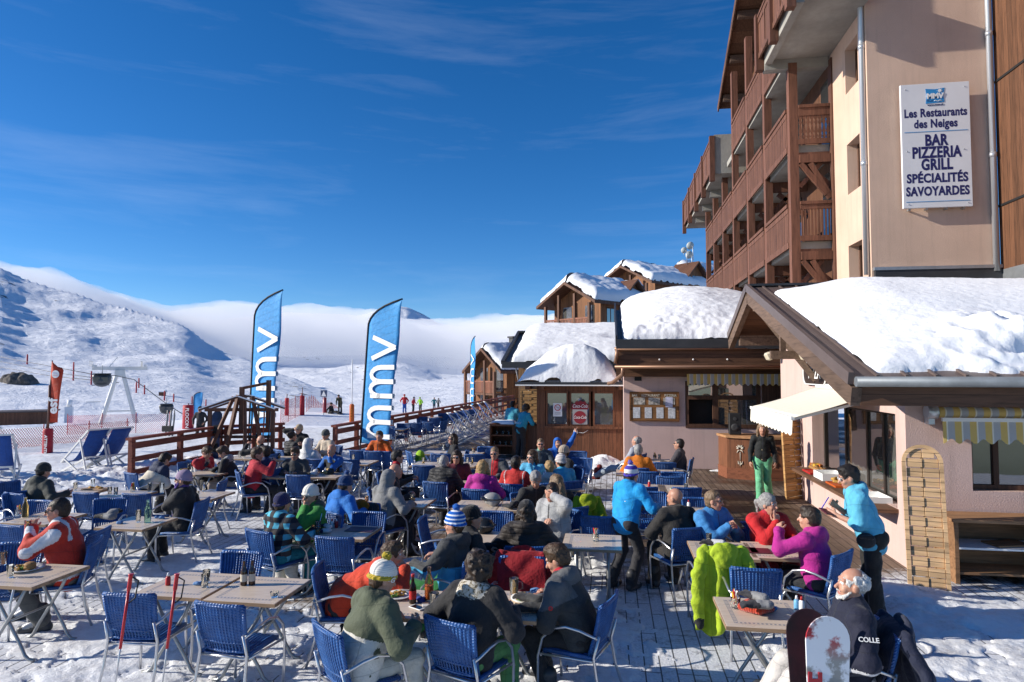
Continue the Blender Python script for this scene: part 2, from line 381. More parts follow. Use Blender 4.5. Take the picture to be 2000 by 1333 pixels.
# ================================================================ terrace deck and the snow on it
EDGE = [(-14.5, 1.0), (-13.2, 15.6), (-11.4, 20.9), (-8.9, 19.2), (-7.3, 46), (3, 46), (12, 30), (13, 1.0)]
def deck_mat():
    m, N, ma, mix, ramp, out, b = nodes('deck_boards', .6, .35)
    t = N('ShaderNodeTexCoord').outputs['Object']; s = N('ShaderNodeSeparateXYZ', {0: t})
    sw = N('ShaderNodeCombineXYZ', {0: s.outputs['Y'], 1: s.outputs['X'], 2: 0.0})
    br = N('ShaderNodeTexBrick', {'Vector': sw.outputs[0], 'Color1': (.17, .12, .085, 1), 'Color2': (.235, .17, .125, 1), 'Mortar': (.014, .011, .009, 1), 'Scale': 1.0, 'Mortar Size': .007, 'Mortar Smooth': .15, 'Bias': 0.0, 'Brick Width': .9, 'Row Height': .145})
    br.offset = .37; br.offset_frequency = 3
    mp = N('ShaderNodeMapping', {0: t, 'Scale': (22, 1.6, 1)})
    g = N('ShaderNodeTexNoise', {0: mp.outputs[0], 'Scale': 1.5, 'Detail': 7, 'Roughness': .65})
    gr = ramp(g.outputs[0], [(.3, (.5, .5, .5)), (.7, (1.2, 1.2, 1.2))])
    c = N('ShaderNodeVectorMath', {0: br.outputs[0], 1: gr}, operation='MULTIPLY').outputs[0]
    w = N('ShaderNodeTexNoise', {0: t, 'Scale': .55, 'Detail': 5, 'Roughness': .6})
    wet = ramp(w.outputs[0], [(.42, (.42, .40, .40)), (.56, (1, 1, 1))])
    c = N('ShaderNodeVectorMath', {0: c, 1: wet}, operation='MULTIPLY').outputs[0]
    # thin frost and trodden snow left on the boards (the joints stay dark)
    at = N('ShaderNodeAttribute', attribute_name='frost'); fn_ = N('ShaderNodeTexNoise', {0: t, 'Scale': 3.5, 'Detail': 8, 'Roughness': .72})
    k = ma('ADD', at.outputs['Fac'], ma('MULTIPLY', ma('SUBTRACT', fn_.outputs[0], .5), 2.2))
    k = N('ShaderNodeMapRange', {0: k, 1: .35, 2: .75, 3: 0.0, 4: 1.0}).outputs[0]
    k = ma('MULTIPLY', k, ma('SUBTRACT', 1.0, ma('MULTIPLY', br.outputs['Fac'], .85)))
    fine = N('ShaderNodeTexNoise', {0: t, 'Scale': 40.0, 'Detail': 5})
    sc = ramp(fine.outputs[0], [(.3, (.55, .57, .60)), (.7, (.82, .83, .86))])
    c = mix(k, c, sc)
    h = ma('ADD', ma('MULTIPLY', g.outputs[0], .25), ma('MULTIPLY', br.outputs['Fac'], -1.0)); h = ma('ADD', h, ma('MULTIPLY', k, ma('ADD', .5, ma('MULTIPLY', fine.outputs[0], .6))))
    bp = N('ShaderNodeBump', {'Strength': .7, 'Distance': .012, 'Height': h})
    rg = N('ShaderNodeMapRange', {0: w.outputs[0], 1: .42, 2: .56, 3: .38, 4: .7}).outputs[0]
    out(c, bp.outputs[0], rg); return m
DECK = deck_mat()
def cover(x, y):
    """how much snow lies at a spot of the terrace (0 none .. 1 deep)"""
    c = .86-.44*sstep(8.2, 11, y)                                   # trodden snow in front, patchier behind
    c = c+.32*sstep(-3.0, -8, x)*sstep(6, 9, y)                      # whiter towards the left
    c = c-.55*sstep(.2, 1.8, x)*sstep(9.2, 10.8, y)*sstep(30, 20, y)  # bare boards in front of the bar and serving window
    c = c+.12*sstep(9.5, 8.0, y)*sstep(2.4, 3.4, x)
    c = c-.30*np.exp(-((x-.5)/1.0)**2-((y-9.2)/1.1)**2)
    c = c-.40*np.exp(-((x+3.2)/1.3)**2-((y-7.6)/.75)**2)
    c = c-.35*np.exp(-((x+4.6)/1.5)**2-((y-10.6)/.9)**2)
    c = c-.42*np.exp(-((x-.95)/.8)**2)*sstep(4.6, 6.5, y)*sstep(11, 9.5, y)-.25*sstep(19, 22, y)-.28*sstep(-7.5, -5, x)*sstep(8.6, 9.6, y)*sstep(17, 14, y)*sstep(-.1, .5, fbm(x*.45, y*.9, 0, 3, 47))
    c = c+.6*sstep(-8.0, -10.5, x)*sstep(8, 10, y)*(y < 22)+.5*np.exp(-((x+9.6)/2.2)**2-((y-19.2)/1.1)**2)
    return c
def deck():
    xs = np.arange(-14.5, 13, .1); ys = np.arange(1.0, 46, .12)
    X, Y = np.meshgrid(xs, ys)
    lim = np.interp(Y, [1, 15.6, 20.9, 20.95, 46], [-14.5, -13.2, -11.4, -8.7, -7.3])
    X2 = np.maximum(X, lim)
    me = npmesh('terrace_deck', np.stack([X2, Y, X*0], -1).reshape(-1, 3), gridquads(*X.shape, flip=True), False)
    at = me.attributes.new('frost', 'FLOAT', 'POINT')
    fr = np.clip(cover(X, Y)*1.0+.12+.38*np.exp(-((X-.95)/.85)**2)*sstep(4.6, 6.5, Y)*sstep(11, 9.5, Y)+.3*fbm(X*.5, Y*.5, 0, 3, 7), -.3, 1); at.data.foreach_set('value', fr.ravel().astype(np.float32))
    o = link('terrace_deck', me, None, (DECK,)); tag(o, 'wooden terrace boards dusted with trodden snow', kind='structure')
    # lying snow: a sheet that rises above the boards where it is deep enough
    az = np.radians(np.arange(-58, 52, .17)); d = np.concatenate([np.geomspace(3.2, 22, 330), np.geomspace(22.2, 34, 40)])
    A, D = np.meshgrid(az, d); X, Y = D*np.sin(A), D*np.cos(A)
    c = cover(X, Y)
    n = fbm(X*1.1, Y*1.1, 0, 5, 41, .55); f = fbm(X*6, Y*6, 0, 4, 42, .6); st = fbm(X*.9, Y*5, 3, 4, 43)
    h = (c-.56)*.075+n*.026+st*.018*sstep(8, 11, Y)+f*.015+.008*fbm(X*16, Y*16, 0, 3, 45)*(D < 12)
    foot = np.zeros_like(X); rng = np.random.default_rng(5)
    for _ in range(800):
        fx, fy = rng.uniform(-9, 6), rng.uniform(4, 12); fa = rng.uniform(0, math.pi); m_ = (abs(X-fx) < .25) & (abs(Y-fy) < .25)
        if not m_.any(): continue
        dx, dy = X[m_]-fx, Y[m_]-fy; u = dx*math.cos(fa)+dy*math.sin(fa); v = -dx*math.sin(fa)+dy*math.cos(fa)
        foot[m_] -= .02*np.exp(-(u/.13)**4-(v/.05)**4)
    h = np.where(h > 0, h+foot*np.clip(h/.03, 0, 1), h)
    # heaps: along fence, by the kiosk wall, the corner below the bar
    for hx, hy, r, a in ((-.35, 19.6, .55, .3), (.4, 18.9, .4, .16), (-8.8, 19.2, 1.2, .28), (-10.2, 20.3, 1.3, .22), (-12.3, 17, 1.3, .25), (-2.9, 8.9, .5, .12), (-.35, 9.9, .5, .14), (3.5, 8.6, .6, .08), (2.9, 18.9, .3, .07), (-13.2, 12, 1.6, .2), (-12.9, 14.4, 1.5, .2)):
        h = h+a*np.exp(-((X-hx)**2+(Y-hy)**2)/r**2)*(1+.6*f+.4*n)
    h = np.where(h > .012, h, h-.02); h = np.clip(h, -.05, .5)
    h = np.where((X > 4.05) & (Y > 9.95), -.06, h)
    o = link('terrace_snow', npmesh('terrace_snow', np.stack([X, Y, h], -1).reshape(-1, 3), gridquads(*X.shape, flip=True)), None, (TROD,)); tag(o, 'trodden snow lying over the terrace boards', kind='structure')
deck()
# ================================================================ materials of the buildings
def wood(name, col, axis='Z', plank=.14, dark=.45, rough=.65, gap=.06, grain=1.0, across=None):
    """boards running along `axis` (object space); gaps between boards across it"""
    m, N, ma, mix, ramp, out, b = nodes(name, rough, .3)
    t = N('ShaderNodeTexCoord').outputs['Object']; s = N('ShaderNodeSeparateXYZ', {0: t})
    sc = {'X': (1.2, 14, 14), 'Y': (14, 1.2, 14), 'Z': (14, 14, 1.2)}[axis]
    mp = N('ShaderNodeMapping', {0: t, 'Scale': tuple(v*grain for v in sc)})
    n = N('ShaderNodeTexNoise', {0: mp.outputs[0], 'Scale': 1.6, 'Detail': 8, 'Roughness': .65, 'Distortion': .3})
    if across is None: u = ma('ADD', s.outputs['X'], s.outputs['Y']) if axis == 'Z' else s.outputs['Z']
    else: u = s.outputs[across]
    q = ma('DIVIDE', u, plank); fr = ma('FRACT', q); fl = ma('FLOOR', q)
    w = N('ShaderNodeTexWhiteNoise', {'W': fl}, noise_dimensions='1D')
    c = ramp(n.outputs[0], [(.28, tuple(v*dark for v in col)), (.5, col), (.75, tuple(min(1, v*1.35) for v in col))])
    tone = ma('ADD', ma('MULTIPLY', w.outputs[0], .4), .78)
    c = N('ShaderNodeVectorMath', {0: c, 3: tone}, operation='SCALE').outputs[0]
    e = ma('LESS_THAN', fr, gap)
    c = mix(e, c, tuple(v*.18 for v in col)+(1,))
    h = ma('SUBTRACT', ma('MULTIPLY', n.outputs[0], .3), e)
    bp = N('ShaderNodeBump', {'Strength': .5, 'Distance': .01, 'Height': h})
    out(c, bp.outputs[0]); return m
def render_mat(name, col, scale=60, stain=.12):
    m, N, ma, mix, ramp, out, b = nodes(name, .9, .15)
    t = N('ShaderNodeTexCoord').outputs['Object']
    n = N('ShaderNodeTexNoise', {0: t, 'Scale': scale, 'Detail': 5, 'Roughness': .7}); n2 = N('ShaderNodeTexNoise', {0: t, 'Scale': .9, 'Detail': 5, 'Roughness': .6})
    c = ramp(n2.outputs[0], [(.3, tuple(v*(1-stain) for v in col)), (.7, tuple(min(1, v*1.03) for v in col))])
    mp = N('ShaderNodeMapping', {0: t, 'Scale': (4.0, 4.0, .3)}); n3 = N('ShaderNodeTexNoise', {0: mp.outputs[0], 'Scale': 1.4, 'Detail': 6, 'Roughness': .65}); c = mix(ramp(n3.outputs[0], [(.5, (0, 0, 0)), (.72, (.55, .55, .55))]), c, tuple(v*.72 for v in col)+(1,))
    bp = N('ShaderNodeBump', {'Strength': .7, 'Distance': .012, 'Height': n.outputs[0]})
    out(c, bp.outputs[0]); return m
PINK = render_mat('pink_render', (.63, .455, .41), 45)
SALMON = render_mat('salmon_render', (.66, .47, .36), 55)
CONC = render_mat('concrete', (.40, .385, .345), 14, .45)
WDARK = wood('dark_timber', (.12, .058, .032), 'X', .25, gap=.02)
WDARKY = wood('dark_timber_along', (.13, .066, .038), 'Y', .25, gap=.02)
WRAKE = wood('weathered_timber', (.135, .088, .062), 'Y', .6, gap=.01)
WRED = wood('red_brown_boards', (.165, .074, .045), 'Z', .11, gap=.14)
WPOST = wood('red_brown_timber', (.15, .066, .041), 'Z', .5, gap=.0)
WKIOSK = wood('kiosk_boards', (.16, .065, .032), 'Z', .12, gap=.05)
WCLAD = wood('cladding_boards', (.125, .056, .029), 'Z', .16, gap=.04)
WCHAL = wood('chalet_boards', (.21, .088, .034), 'Z', .2, gap=.04)
WCHALD = wood('dark_chalet_timber', (.13, .06, .035), 'Z', .2, gap=.04)
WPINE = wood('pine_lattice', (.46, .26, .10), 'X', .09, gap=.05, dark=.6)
WPINE2 = wood('sunlit_lattice', (.50, .33, .18), 'X', .125, gap=.05, dark=.6)  # paler copy of the lattice pine, sunlight put into its colour
WFENCE = wood('fence_timber', (.20, .055, .035), 'Y', .5, gap=.0)
METAL = mat('dark_roof_metal', (.055, .056, .06), .45, .3, var=.2, vscale=3)
BROOF = mat('brown_roof_metal', (.14, .105, .095), .45, .2, var=.15, vscale=3)
ZINC = mat('zinc', (.42, .44, .46), .4, .7, var=.15, vscale=5)
PIPE = mat('grey_downpipe', (.55, .57, .6), .35, .6)
COPPER = mat('copper_pipe', (.30, .17, .11), .45, .5)
WHITE = mat('white_paint', (.78, .78, .77), .5)
BLACK = mat('black_matter', (.012, .012, .013), .6)
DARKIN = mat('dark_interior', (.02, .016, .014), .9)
FRAME = wood('window_timber', (.085, .04, .024), 'Z', .3, gap=0)
def glass_mat(name, col=(.02, .022, .024), rough=.02):
    m, N, ma, mix, ramp, out, b = nodes(name, rough, .9)
    t = N('ShaderNodeTexCoord').outputs['Object']; n = N('ShaderNodeTexNoise', {0: t, 'Scale': 1.3, 'Detail': 2})
    bp = N('ShaderNodeBump', {'Strength': .035, 'Distance': .05, 'Height': n.outputs[0]})
    b.inputs['Base Color'].default_value = (*col, 1); b.inputs['IOR'].default_value = 2.1; out(None, bp.outputs[0]); return m
PANE = glass_mat('window_glass')
PANEB = glass_mat('bright_window_glass', (.09, .09, .085))
def stripes(name, a, c, period, axis='X', frac=.5, third=None):
    m, N, ma, mix, ramp, out, b = nodes(name, .85, .1)
    t = N('ShaderNodeTexCoord').outputs['Object']; s = N('ShaderNodeSeparateXYZ', {0: t})
    fr = ma('FRACT', ma('DIVIDE', s.outputs[axis], period)); e = ma('GREATER_THAN', fr, frac); col = mix(e, (*a, 1), (*c, 1))
    if third is not None:
        l = ma('LESS_THAN', ma('ABSOLUTE', ma('SUBTRACT', fr, frac)), .05); col = mix(l, col, (*third, 1))
    n = N('ShaderNodeTexNoise', {0: t, 'Scale': 18.0, 'Detail': 4}); bp = N('ShaderNodeBump', {'Strength': .25, 'Distance': .02, 'Height': n.outputs[0]})
    out(col, bp.outputs[0]); return m
AWN = stripes('striped_awning', (.62, .45, .16), (.42, .43, .45), .19, third=(.7, .69, .62))
CREAM = stripes('cream_awning', (.76, .70, .58), (.80, .76, .66), .12, 'Y')
def cuts(lo, hi, ops, i):
    return sorted({lo, hi, *[min(max(o[i], lo), hi) for o in ops], *[min(max(o[i+1], lo), hi) for o in ops]})
def wallX(mb, X, th, y0, y1, z0, z1, ops=(), mi=0):
    """wall in the plane X (thickness towards +X) with openings (y0,y1,z0,z1)"""
    c = cuts(y0, y1, ops, 0)
    for a, b in zip(c[:-1], c[1:]):
        m = (a+b)/2; zs = z0
        for o in sorted([o for o in ops if o[0] < m < o[1]], key=lambda o: o[2]):
            if o[2] > zs: mb.span((X, a, zs), (X+th, b, o[2]), mi=mi)
            zs = o[3]
        if zs < z1: mb.span((X, a, zs), (X+th, b, z1), mi=mi)
def wallY(mb, Y, th, x0, x1, z0, z1, ops=(), mi=0):
    c = cuts(x0, x1, ops, 0)
    for a, b in zip(c[:-1], c[1:]):
        m = (a+b)/2; zs = z0
        for o in sorted([o for o in ops if o[0] < m < o[1]], key=lambda o: o[2]):
            if o[2] > zs: mb.span((a, Y, zs), (b, Y+th, o[2]), mi=mi)
            zs = o[3]
        if zs < z1: mb.span((a, Y, zs), (b, Y+th, z1), mi=mi)
def window(parent, axis, P, u0, u1, z0, z1, nu=2, fw=.06, depth=.06, frame=None, pane=None, sill=False, split=None):
    """framed window filling an opening; axis 'X': plane X=P spanning y; 'Y': plane Y=P spanning x; grows away from the viewer"""
    mb = MB(); g = MB(); frame = frame or FRAME
    def sp(m, a, b, c, d, o0, o1):
        if axis == 'Y': m.span((a, P+o0, c), (b, P+o1, d))
        else: m.span((P+o0, a, c), (P+o1, b, d))
    sp(mb, u0, u1, z0, z0+fw, 0, depth); sp(mb, u0, u1, z1-fw, z1, 0, depth)
    xs = np.linspace(u0, u1, nu+1)
    if split is not None: xs = np.array(split)
    for i, x in enumerate(xs):
        a = x-fw/2 if 0 < i < len(xs)-1 else (x if i == 0 else x-fw)
        sp(mb, a, a+fw, z0+fw, z1-fw, .002, depth-.002)
    sp(g, u0+fw*.5, u1-fw*.5, z0+fw*.5, z1-fw*.5, depth*.5, depth*.5+.012)
    w = mb.build('window', frame, parent); g.build('pane', pane or PANE, w)
    if sill:
        s = MB(); sp(s, u0-.03, u1+.03, z0-.05, z0-.003, -.06, depth); s.build('sill', frame, w)
    return w
def snow_sheet(name, parent, o, u, v, fn, nu=70, nv=50, n=(0, 0, 1), m=None, flip=False):
    """heightfield snow lying on the parallelogram o+u*s+v*t; fn(S,T,x,y) gives the depth of snow"""
    o, u, v, n = Vector(o), Vector(u), Vector(v), Vector(n).normalized()
    S, T = np.meshgrid(np.linspace(0, 1, nu), np.linspace(0, 1, nv))
    h = fn(S, T, S*u.length, T*v.length)
    P = [o[i]+u[i]*S+v[i]*T+n[i]*h for i in range(3)]
    return link(name, npmesh(name, np.stack(P, -1).reshape(-1, 3), gridquads(nv, nu, flip)), parent, (m or SNOWR,))
def cushion(lu, lv, T, w=.5, rag=.1, seed=0, edges=(1, 1, 1, 1), nse=.12, p=2.4):
    def f(S, TT, x, y):
        jit = lambda q, k: rag*fbm(q*2.2, k*9.0, seed, 4, seed+k)
        big = 99.0
        e = np.minimum(np.minimum(x+jit(y, 1) if edges[0] else big, lu-x+jit(y, 2) if edges[1] else big), np.minimum(y+jit(x, 3) if edges[2] else big, lv-y+jit(x, 4) if edges[3] else big))
        k = np.clip(e/w, 0, 1)
        h = T*(1-(1-k)**p)**(1/p)*(1+nse*fbm(x*.8, y*.8, seed, 4, seed+11))+.02*fbm(x*5, y*5, seed, 3, seed+5)*np.minimum(k*4, 1)
        return np.where(e <= 0, -.03, h)
    return f
# ================================================================ hotel
def hotel():
    X0, YF, YE, XB = 5.76, 15.5, 17.94, 4.71
    t = empty('hotel_building', (X0, YF, 0), 0, 'tall salmon rendered hotel with rows of red brown timber balconies', 'hotel')
    def add(mb, name, m, p=t):
        bmesh.ops.translate(mb.bm, vec=(-X0, -YF, 0), verts=mb.bm.verts) if p is t else None
        return mb.build(name, m, p)
    wins = [(16.02, 16.85, 9.6, 10.72), (16.02, 16.85, 7.1, 8.34), (16.02, 16.9, 4.55, 5.84)]
    mb = MB(); wallX(mb, X0, .4, YF, YE, 2.5, 20, wins); mb.span((X0+.4, YF, 2.5), (8.37, YF+.4, 20)); add(mb, 'tower_wall', SALMON)
    for a in wins:
        g = MB(); g.span((X0+.3, a[0]-.02, a[2]-.02), (X0+.36, a[1]+.02, a[3]+.02)); w = add(g, 'window', PANE)
        f = MB()
        f.span((X0+.24, a[0]+.002, a[2]+.002), (X0+.3, a[1]-.002, a[2]+.07)); f.span((X0+.24, a[0]+.002, a[3]-.07), (X0+.3, a[1]-.002, a[3]-.002)); f.span((X0+.242, (a[0]+a[1])/2-.03, a[2]+.07), (X0+.298, (a[0]+a[1])/2+.03, a[3]-.07))
        f.span((X0+.24, a[0]+.002, a[2]+.07), (X0+.3, a[0]+.07, a[3]-.07)); f.span((X0+.24, a[1]-.07, a[2]+.07), (X0+.3, a[1]-.002, a[3]-.07)); bmesh.ops.translate(f.bm, vec=(-X0, -YF, 0), verts=f.bm.verts); f.build('window_frame', FRAME, w)
    mb = MB(); mb.span((X0+.04, YF-.09, 4.2), (8.35, YF-.003, 5.02)); add(mb, 'flashing', METAL)
    mb = MB(); mb.span((X0+.02, YF-.11, 5.02), (8.36, YF-.002, 5.09)); add(mb, 'flashing_cap', ZINC)
    # cladded side wing nearer the camera
    mb = MB(); mb.span((8.372, 11.2, 3.2), (12, 15.49, 20)); add(mb, 'side_cladding', WCLAD)
    for z in (6.35, 9.1, 11.9):
        mb = MB(); mb.span((8.35, 11.2, z), (8.371, 15.47, z+.05)); add(mb, 'cladding_joint', BLACK)
    mb = MB(); mb.span((8.36, 11.2, 3.2), (8.3715, 15.48, 4.98)); add(mb, 'side_flashing', ZINC)
    for x, y in ((X0-.06, 15.62), (8.25, 15.42)):
        mb = MB(); mb.tube([(x, y, 4.95), (x, y, 20)], .062, 12)
        for z in (7.5, 10.2, 12.8): mb.lathe([(.075, -.05), (.075, .05)], (x, y, z), 12)
        add(mb, 'downpipe', PIPE)
    # wing behind: recessed timber wall and storeys of balconies
    mb = MB(); mb.poly([(5.95, YE+.002, 2), (5.95, 38.2, 2), (5.95, 38.2, 11.3), (5.95, 29.6, 11.3), (5.95, 29.6, 14.9), (5.95, 21.5, 19.2), (5.95, YE+.002, 17.5)], 1.5, (1, 0, 0)); add(mb, 'wing_wall', WCLAD)
    mb = MB(); mb.span((5.72, YE-.18, 2.0), (5.96, YE+.06, 11.0)); add(mb, 'corner_post', WPOST)
    posts = [18.05, 20.84, 23.4, 26.1, 28.5, 31.0, 33.4]
    for i, y in enumerate(posts):
        mb = MB(); mb.span((XB, y-.12, 2.6 if i != 6 else 3.2), (XB+.22, y+.12, 14.5 if 1 < i < 4 else (13.0 if i == 1 else 11.0))); add(mb, 'balcony_post', WPOST)
    floors = [3.55, 6.2, 8.78, 11.42]
    def rail(y0, y1, z, X=None, top=1.05, kind='boards'):
        X = X or XB; mb = MB()
        mb.span((X-.05, y0, z+top-.09), (X+.1, y1, z+top)); mb.span((X-.02, y0, z+top-.24), (X+.03, y1, z+top-.11)); mb.span((X-.02, y0, z-.14), (X+.03, y1, z+.02))
        n = max(2, int((y1-y0)/.13)); w = (y1-y0)/n
        for k in range(n): mb.span((X-.008, y0+k*w+.014, z+.02), (X+.018, y0+(k+1)*w-.014, z+top-.24))
        o = add(mb, 'balcony_railing', WRED); return o
    for k, z in enumerate(floors):
        last = 7 if k < 3 else 4
        for a, b in zip(posts[:last-1], posts[1:last]): rail(a+.125, b-.125, z)
        if k < 3:
            mb = MB(); mb.span((XB+.14, YE+.07, z-.2), (5.948, 33.5, z)); add(mb, 'balcony_floor', CONC)
            for y in posts:
                mb = MB(); mb.span((XB+.225, y-.07, z-.5), (5.947, y+.07, z-.203)); mb.bar((XB+.25, y, z-1.12), (5.5, y, z-.5), .11, .11); mb.bar((5.9, y, z-1.25), (5.1, y, z-.55), .11, .13)
                add(mb, 'balcony_beam', WPOST)
    mb = MB(); mb.span((XB+.06, 18.1, 11.2), (5.948, 27.6, 11.41)); add(mb, 'balcony_floor', CONC)
    # end railings that face the camera
    def endrail(z, cut):
        mb = MB(); x0, x1, y = XB+.225, 5.718, YE-.02
        mb.span((x0, y-.05, z+.97), (x1, y+.08, z+1.05)); mb.span((x0, y-.02, z+.76 if cut else z+.84), (x1, y+.03, z+.968)); mb.span((x0, y-.02, z), (x1, y+.03, z+.14))
        if cut:
            n = 8; w = (x1-x0)/n
            for k in range(n):
                a = x0+k*w; pts = [(0, .14), (.30, .14), (.02, .30), (.30, .42), (.02, .5), (.36, .62), (.05, .72), (.05, .76)]
                prof = [(.035, .14), (.005, .2), (.03, .27), (.004, .33), (.035, .5), (.008, .58), (.03, .65), (.005, .7), (.005, .76)]
                L_ = [(a+p, y-.005, z+h) for p, h in prof]; R2 = [(a+w-p, y-.005, z+h) for p, h in prof]
                for q in range(len(prof)-1): mb.poly([L_[q], R2[q], R2[q+1], L_[q+1]], .02, (0, 1, 0))
        else:
            for k in range(9):
                a = x0+.03+k*(x1-x0-.06)/8.6; mb.span((a, y-.012, z+.14), (a+.035, y+.02, z+.84))
        add(mb, 'end_railing', WPOST)
    endrail(floors[2], True); endrail(floors[1], False); endrail(floors[0], False)
    for z in floors[:3]:
        mb = MB(); mb.span((XB+.225, YE-.05, z-.5), (5.715, YE+.06, z-.28)); mb.bar((XB+.9, YE, z-1.35), (XB+.26, YE, z-.52), .1, .12)
        mb.bar((5.7, YE+.005, z-1.45), (XB+.5, YE+.005, z-.52), .1, .14); add(mb, 'brace', WPOST)
    for z in (6.25, 8.83):
        for ya, yb in ((18.5, 19.3), (21.4, 22.6), (24.2, 25.4), (29, 30.2)):
            mb = MB(); mb.span((5.93, ya, z), (5.949, yb, z+2.0)); add(mb, 'balcony_door', PANE)
    # concrete top floor balcony beside the tower
    mb = MB(); mb.span((4.12, 14.95, 11.12), (5.757, 18.25, 11.42)); mb.span((4.12, 17.95, 10.86), (5.72, 18.2, 11.118)); mb.span((4.12, 14.95, 11.0), (4.3, 17.94, 11.118)); add(mb, 'concrete_slab', CONC)
    def panels(Xp, ys, z0, z1, zp):
        for a, b in zip(ys[:-1], ys[1:]):
            mb = MB(); mb.span((Xp-.03, a+.1, z0), (Xp+.02, b-.1, z0+.15)); mb.span((Xp-.03, a+.1, z1-.14), (Xp+.02, b-.1, z1)); mb.span((Xp-.05, a+.1, z1+.02), (Xp+.05, b-.1, z1+.09))
            mb.span((Xp-.01, a+.1, z0+.15), (Xp+.01, b-.1, z1-.14)); m = (a+b)/2; mb.span((Xp-.03, m-.05, z0+.15), (Xp+.018, m+.05, z1-.14)); add(mb, 'balcony_panel', WRED)
        for a in ys:
            mb = MB(); mb.span((Xp-.09, a-.1, z0-zp), (Xp+.11, a+.1, z1+.15)); add(mb, 'panel_post', WPOST)
    panels(4.0, [15.0, 16.55, 18.1], 11.2, 12.3, .3)
    panels(4.19, [27.8, 30.4, 33.0, 35.6, 38.3], 11.15, 12.45, .45)
    mb = MB(); mb.span((4.3, 27.75, 11.0), (5.94, 38.4, 11.35)); mb.span((4.3, 27.75, 11.35), (5.94, 27.95, 12.65)); mb.span((4.3, 27.95, 11.35), (4.45, 38.4, 11.8)); add(mb, 'concrete_parapet', CONC)
    for y in (30.3, 32.9, 35.5):
        mb = MB(); mb.span((4.5, y, 10.7), (5.93, y+.3, 10.998)); add(mb, 'concrete_beam', CONC)
    # roof over the gable, ridge above the frame
    for ya, za, yb, zb in ((30.2, 14.75, 21.5, 19.4), (21.5, 19.4, 13.2, 15.0)):
        mb = MB(); mb.poly([(4.88, ya, za), (9, ya, za), (9, yb, zb), (4.88, yb, zb)], .14, (0, 0, 1)); add(mb, 'roof', METAL)
        mb = MB(); mb.poly([(4.9, ya, za-.06), (7, ya, za-.06), (7, yb, zb-.06), (4.9, yb, zb-.06)], .056, (0, 0, 1)); mb.bar((4.86, ya, za-.08), (4.86, yb, zb-.08), .05, .3); add(mb, 'soffit', WDARKY)
    mb = MB()
    for k in range(5):
        f = .08+k*.2; y = 30.2+(21.5-30.2)*f; z = 14.75+4.65*f; mb.span((4.98, y-.1, z-.36), (7, y+.1, z-.1))
    add(mb, 'rafter', WRAKE)
    # sign on the tower
    s = empty('wall_sign', (7.08, 15.36, 7.75), 0, 'large white wall sign listing bar, pizzeria and grill on the hotel tower', 'sign')
    mb = MB(); mb.span((-.7, -.03, -1.385), (.7, .03, 1.385), .006); mb.build('sign_panel', mat('sign_white', (.72, .72, .74), .45, var=.04, vscale=2), s)
    NAVY = mat('navy_ink', (.018, .02, .11), .6); BLUE = mat('logo_blue', (.03, .25, .55), .5)
    W = (R_(90), 0, 0)
    for body, zz, size, fw, bo in (('Les Restaurants', .72, .26, 1.27, .009), ('des Neiges', .475, .26, .88, .009), ('BAR', .10, .34, .47, .014), ('PIZZERIA', -.17, .34, 1.0, .014), ('GRILL', -.44, .34, .64, .014), ('SPÉCIALITÉS', -.74, .275, 1.24, .011), ('SAVOYARDES', -1.03, .275, 1.28, .011)):
        text('lettering', body, size, NAVY, s, (0, -.0318, zz), W, fit=fw, bold=bo, depth=.0006, spacing=1.06)
    mb = MB(); mb.span((-.64, -.036, .30), (.64, -.031, .312)); mb.span((-.64, -.036, -1.255), (.64, -.031, -1.243)); mb.build('rule', BLUE, s)
    mb = MB(); mb.poly([(-.19, -.036, .93), (.19, -.036, .95), (.17, -.036, 1.1), (.2, -.036, 1.27), (0, -.036, 1.245), (-.19, -.036, 1.265), (-.17, -.036, 1.1)], .004, (0, 1, 0)); lg = mb.build('logo', BLUE, s)
    text('logo_lettering', 'MMV', .155, WHITE, lg, (0, -.041, 1.09), W, bold=.008)
    mb = MB(); mb.lathe([(.035, 0), (.035, .004)], (.1, -.038, 1.21), 14, rot=W)
    for k in range(8):
        a = k*math.pi/4; mb.bar((.1+.045*math.cos(a), -.038, 1.21+.045*math.sin(a)), (.1+.065*math.cos(a), -.038, 1.21+.065*math.sin(a)), .006, .004)
    mb.tube([(-.02+.02*k, -.039, .985+.012*math.sin(k*1.3)) for k in range(9)], .007, 5); mb.build('sun_emblem', WHITE, lg)
    mb = MB(); mb.tube([(-.17+.02*k, -.039, .99+.012*math.sin(k*1.3)) for k in range(7)], .005, 5); mb.build('wave_emblem', NAVY, lg)
    text('web_lettering', 'www.mmv.fr', .062, NAVY, s, (0, -.036, .90), W, shear=.2)
    mb = MB()
    for x, z in ((-.6, 1.27), (.6, 1.27), (-.6, -.12), (.55, -.12), (-.6, -1.3), (.6, -1.3)): mb.ball((x, -.034, z), .012, 8)
    for x in (-.55, -.2, .2, .55): mb.span((x-.02, .02, -1.42), (x+.02, .13, -1.385))
    mb.build('fixing', ZINC, s)
hotel()
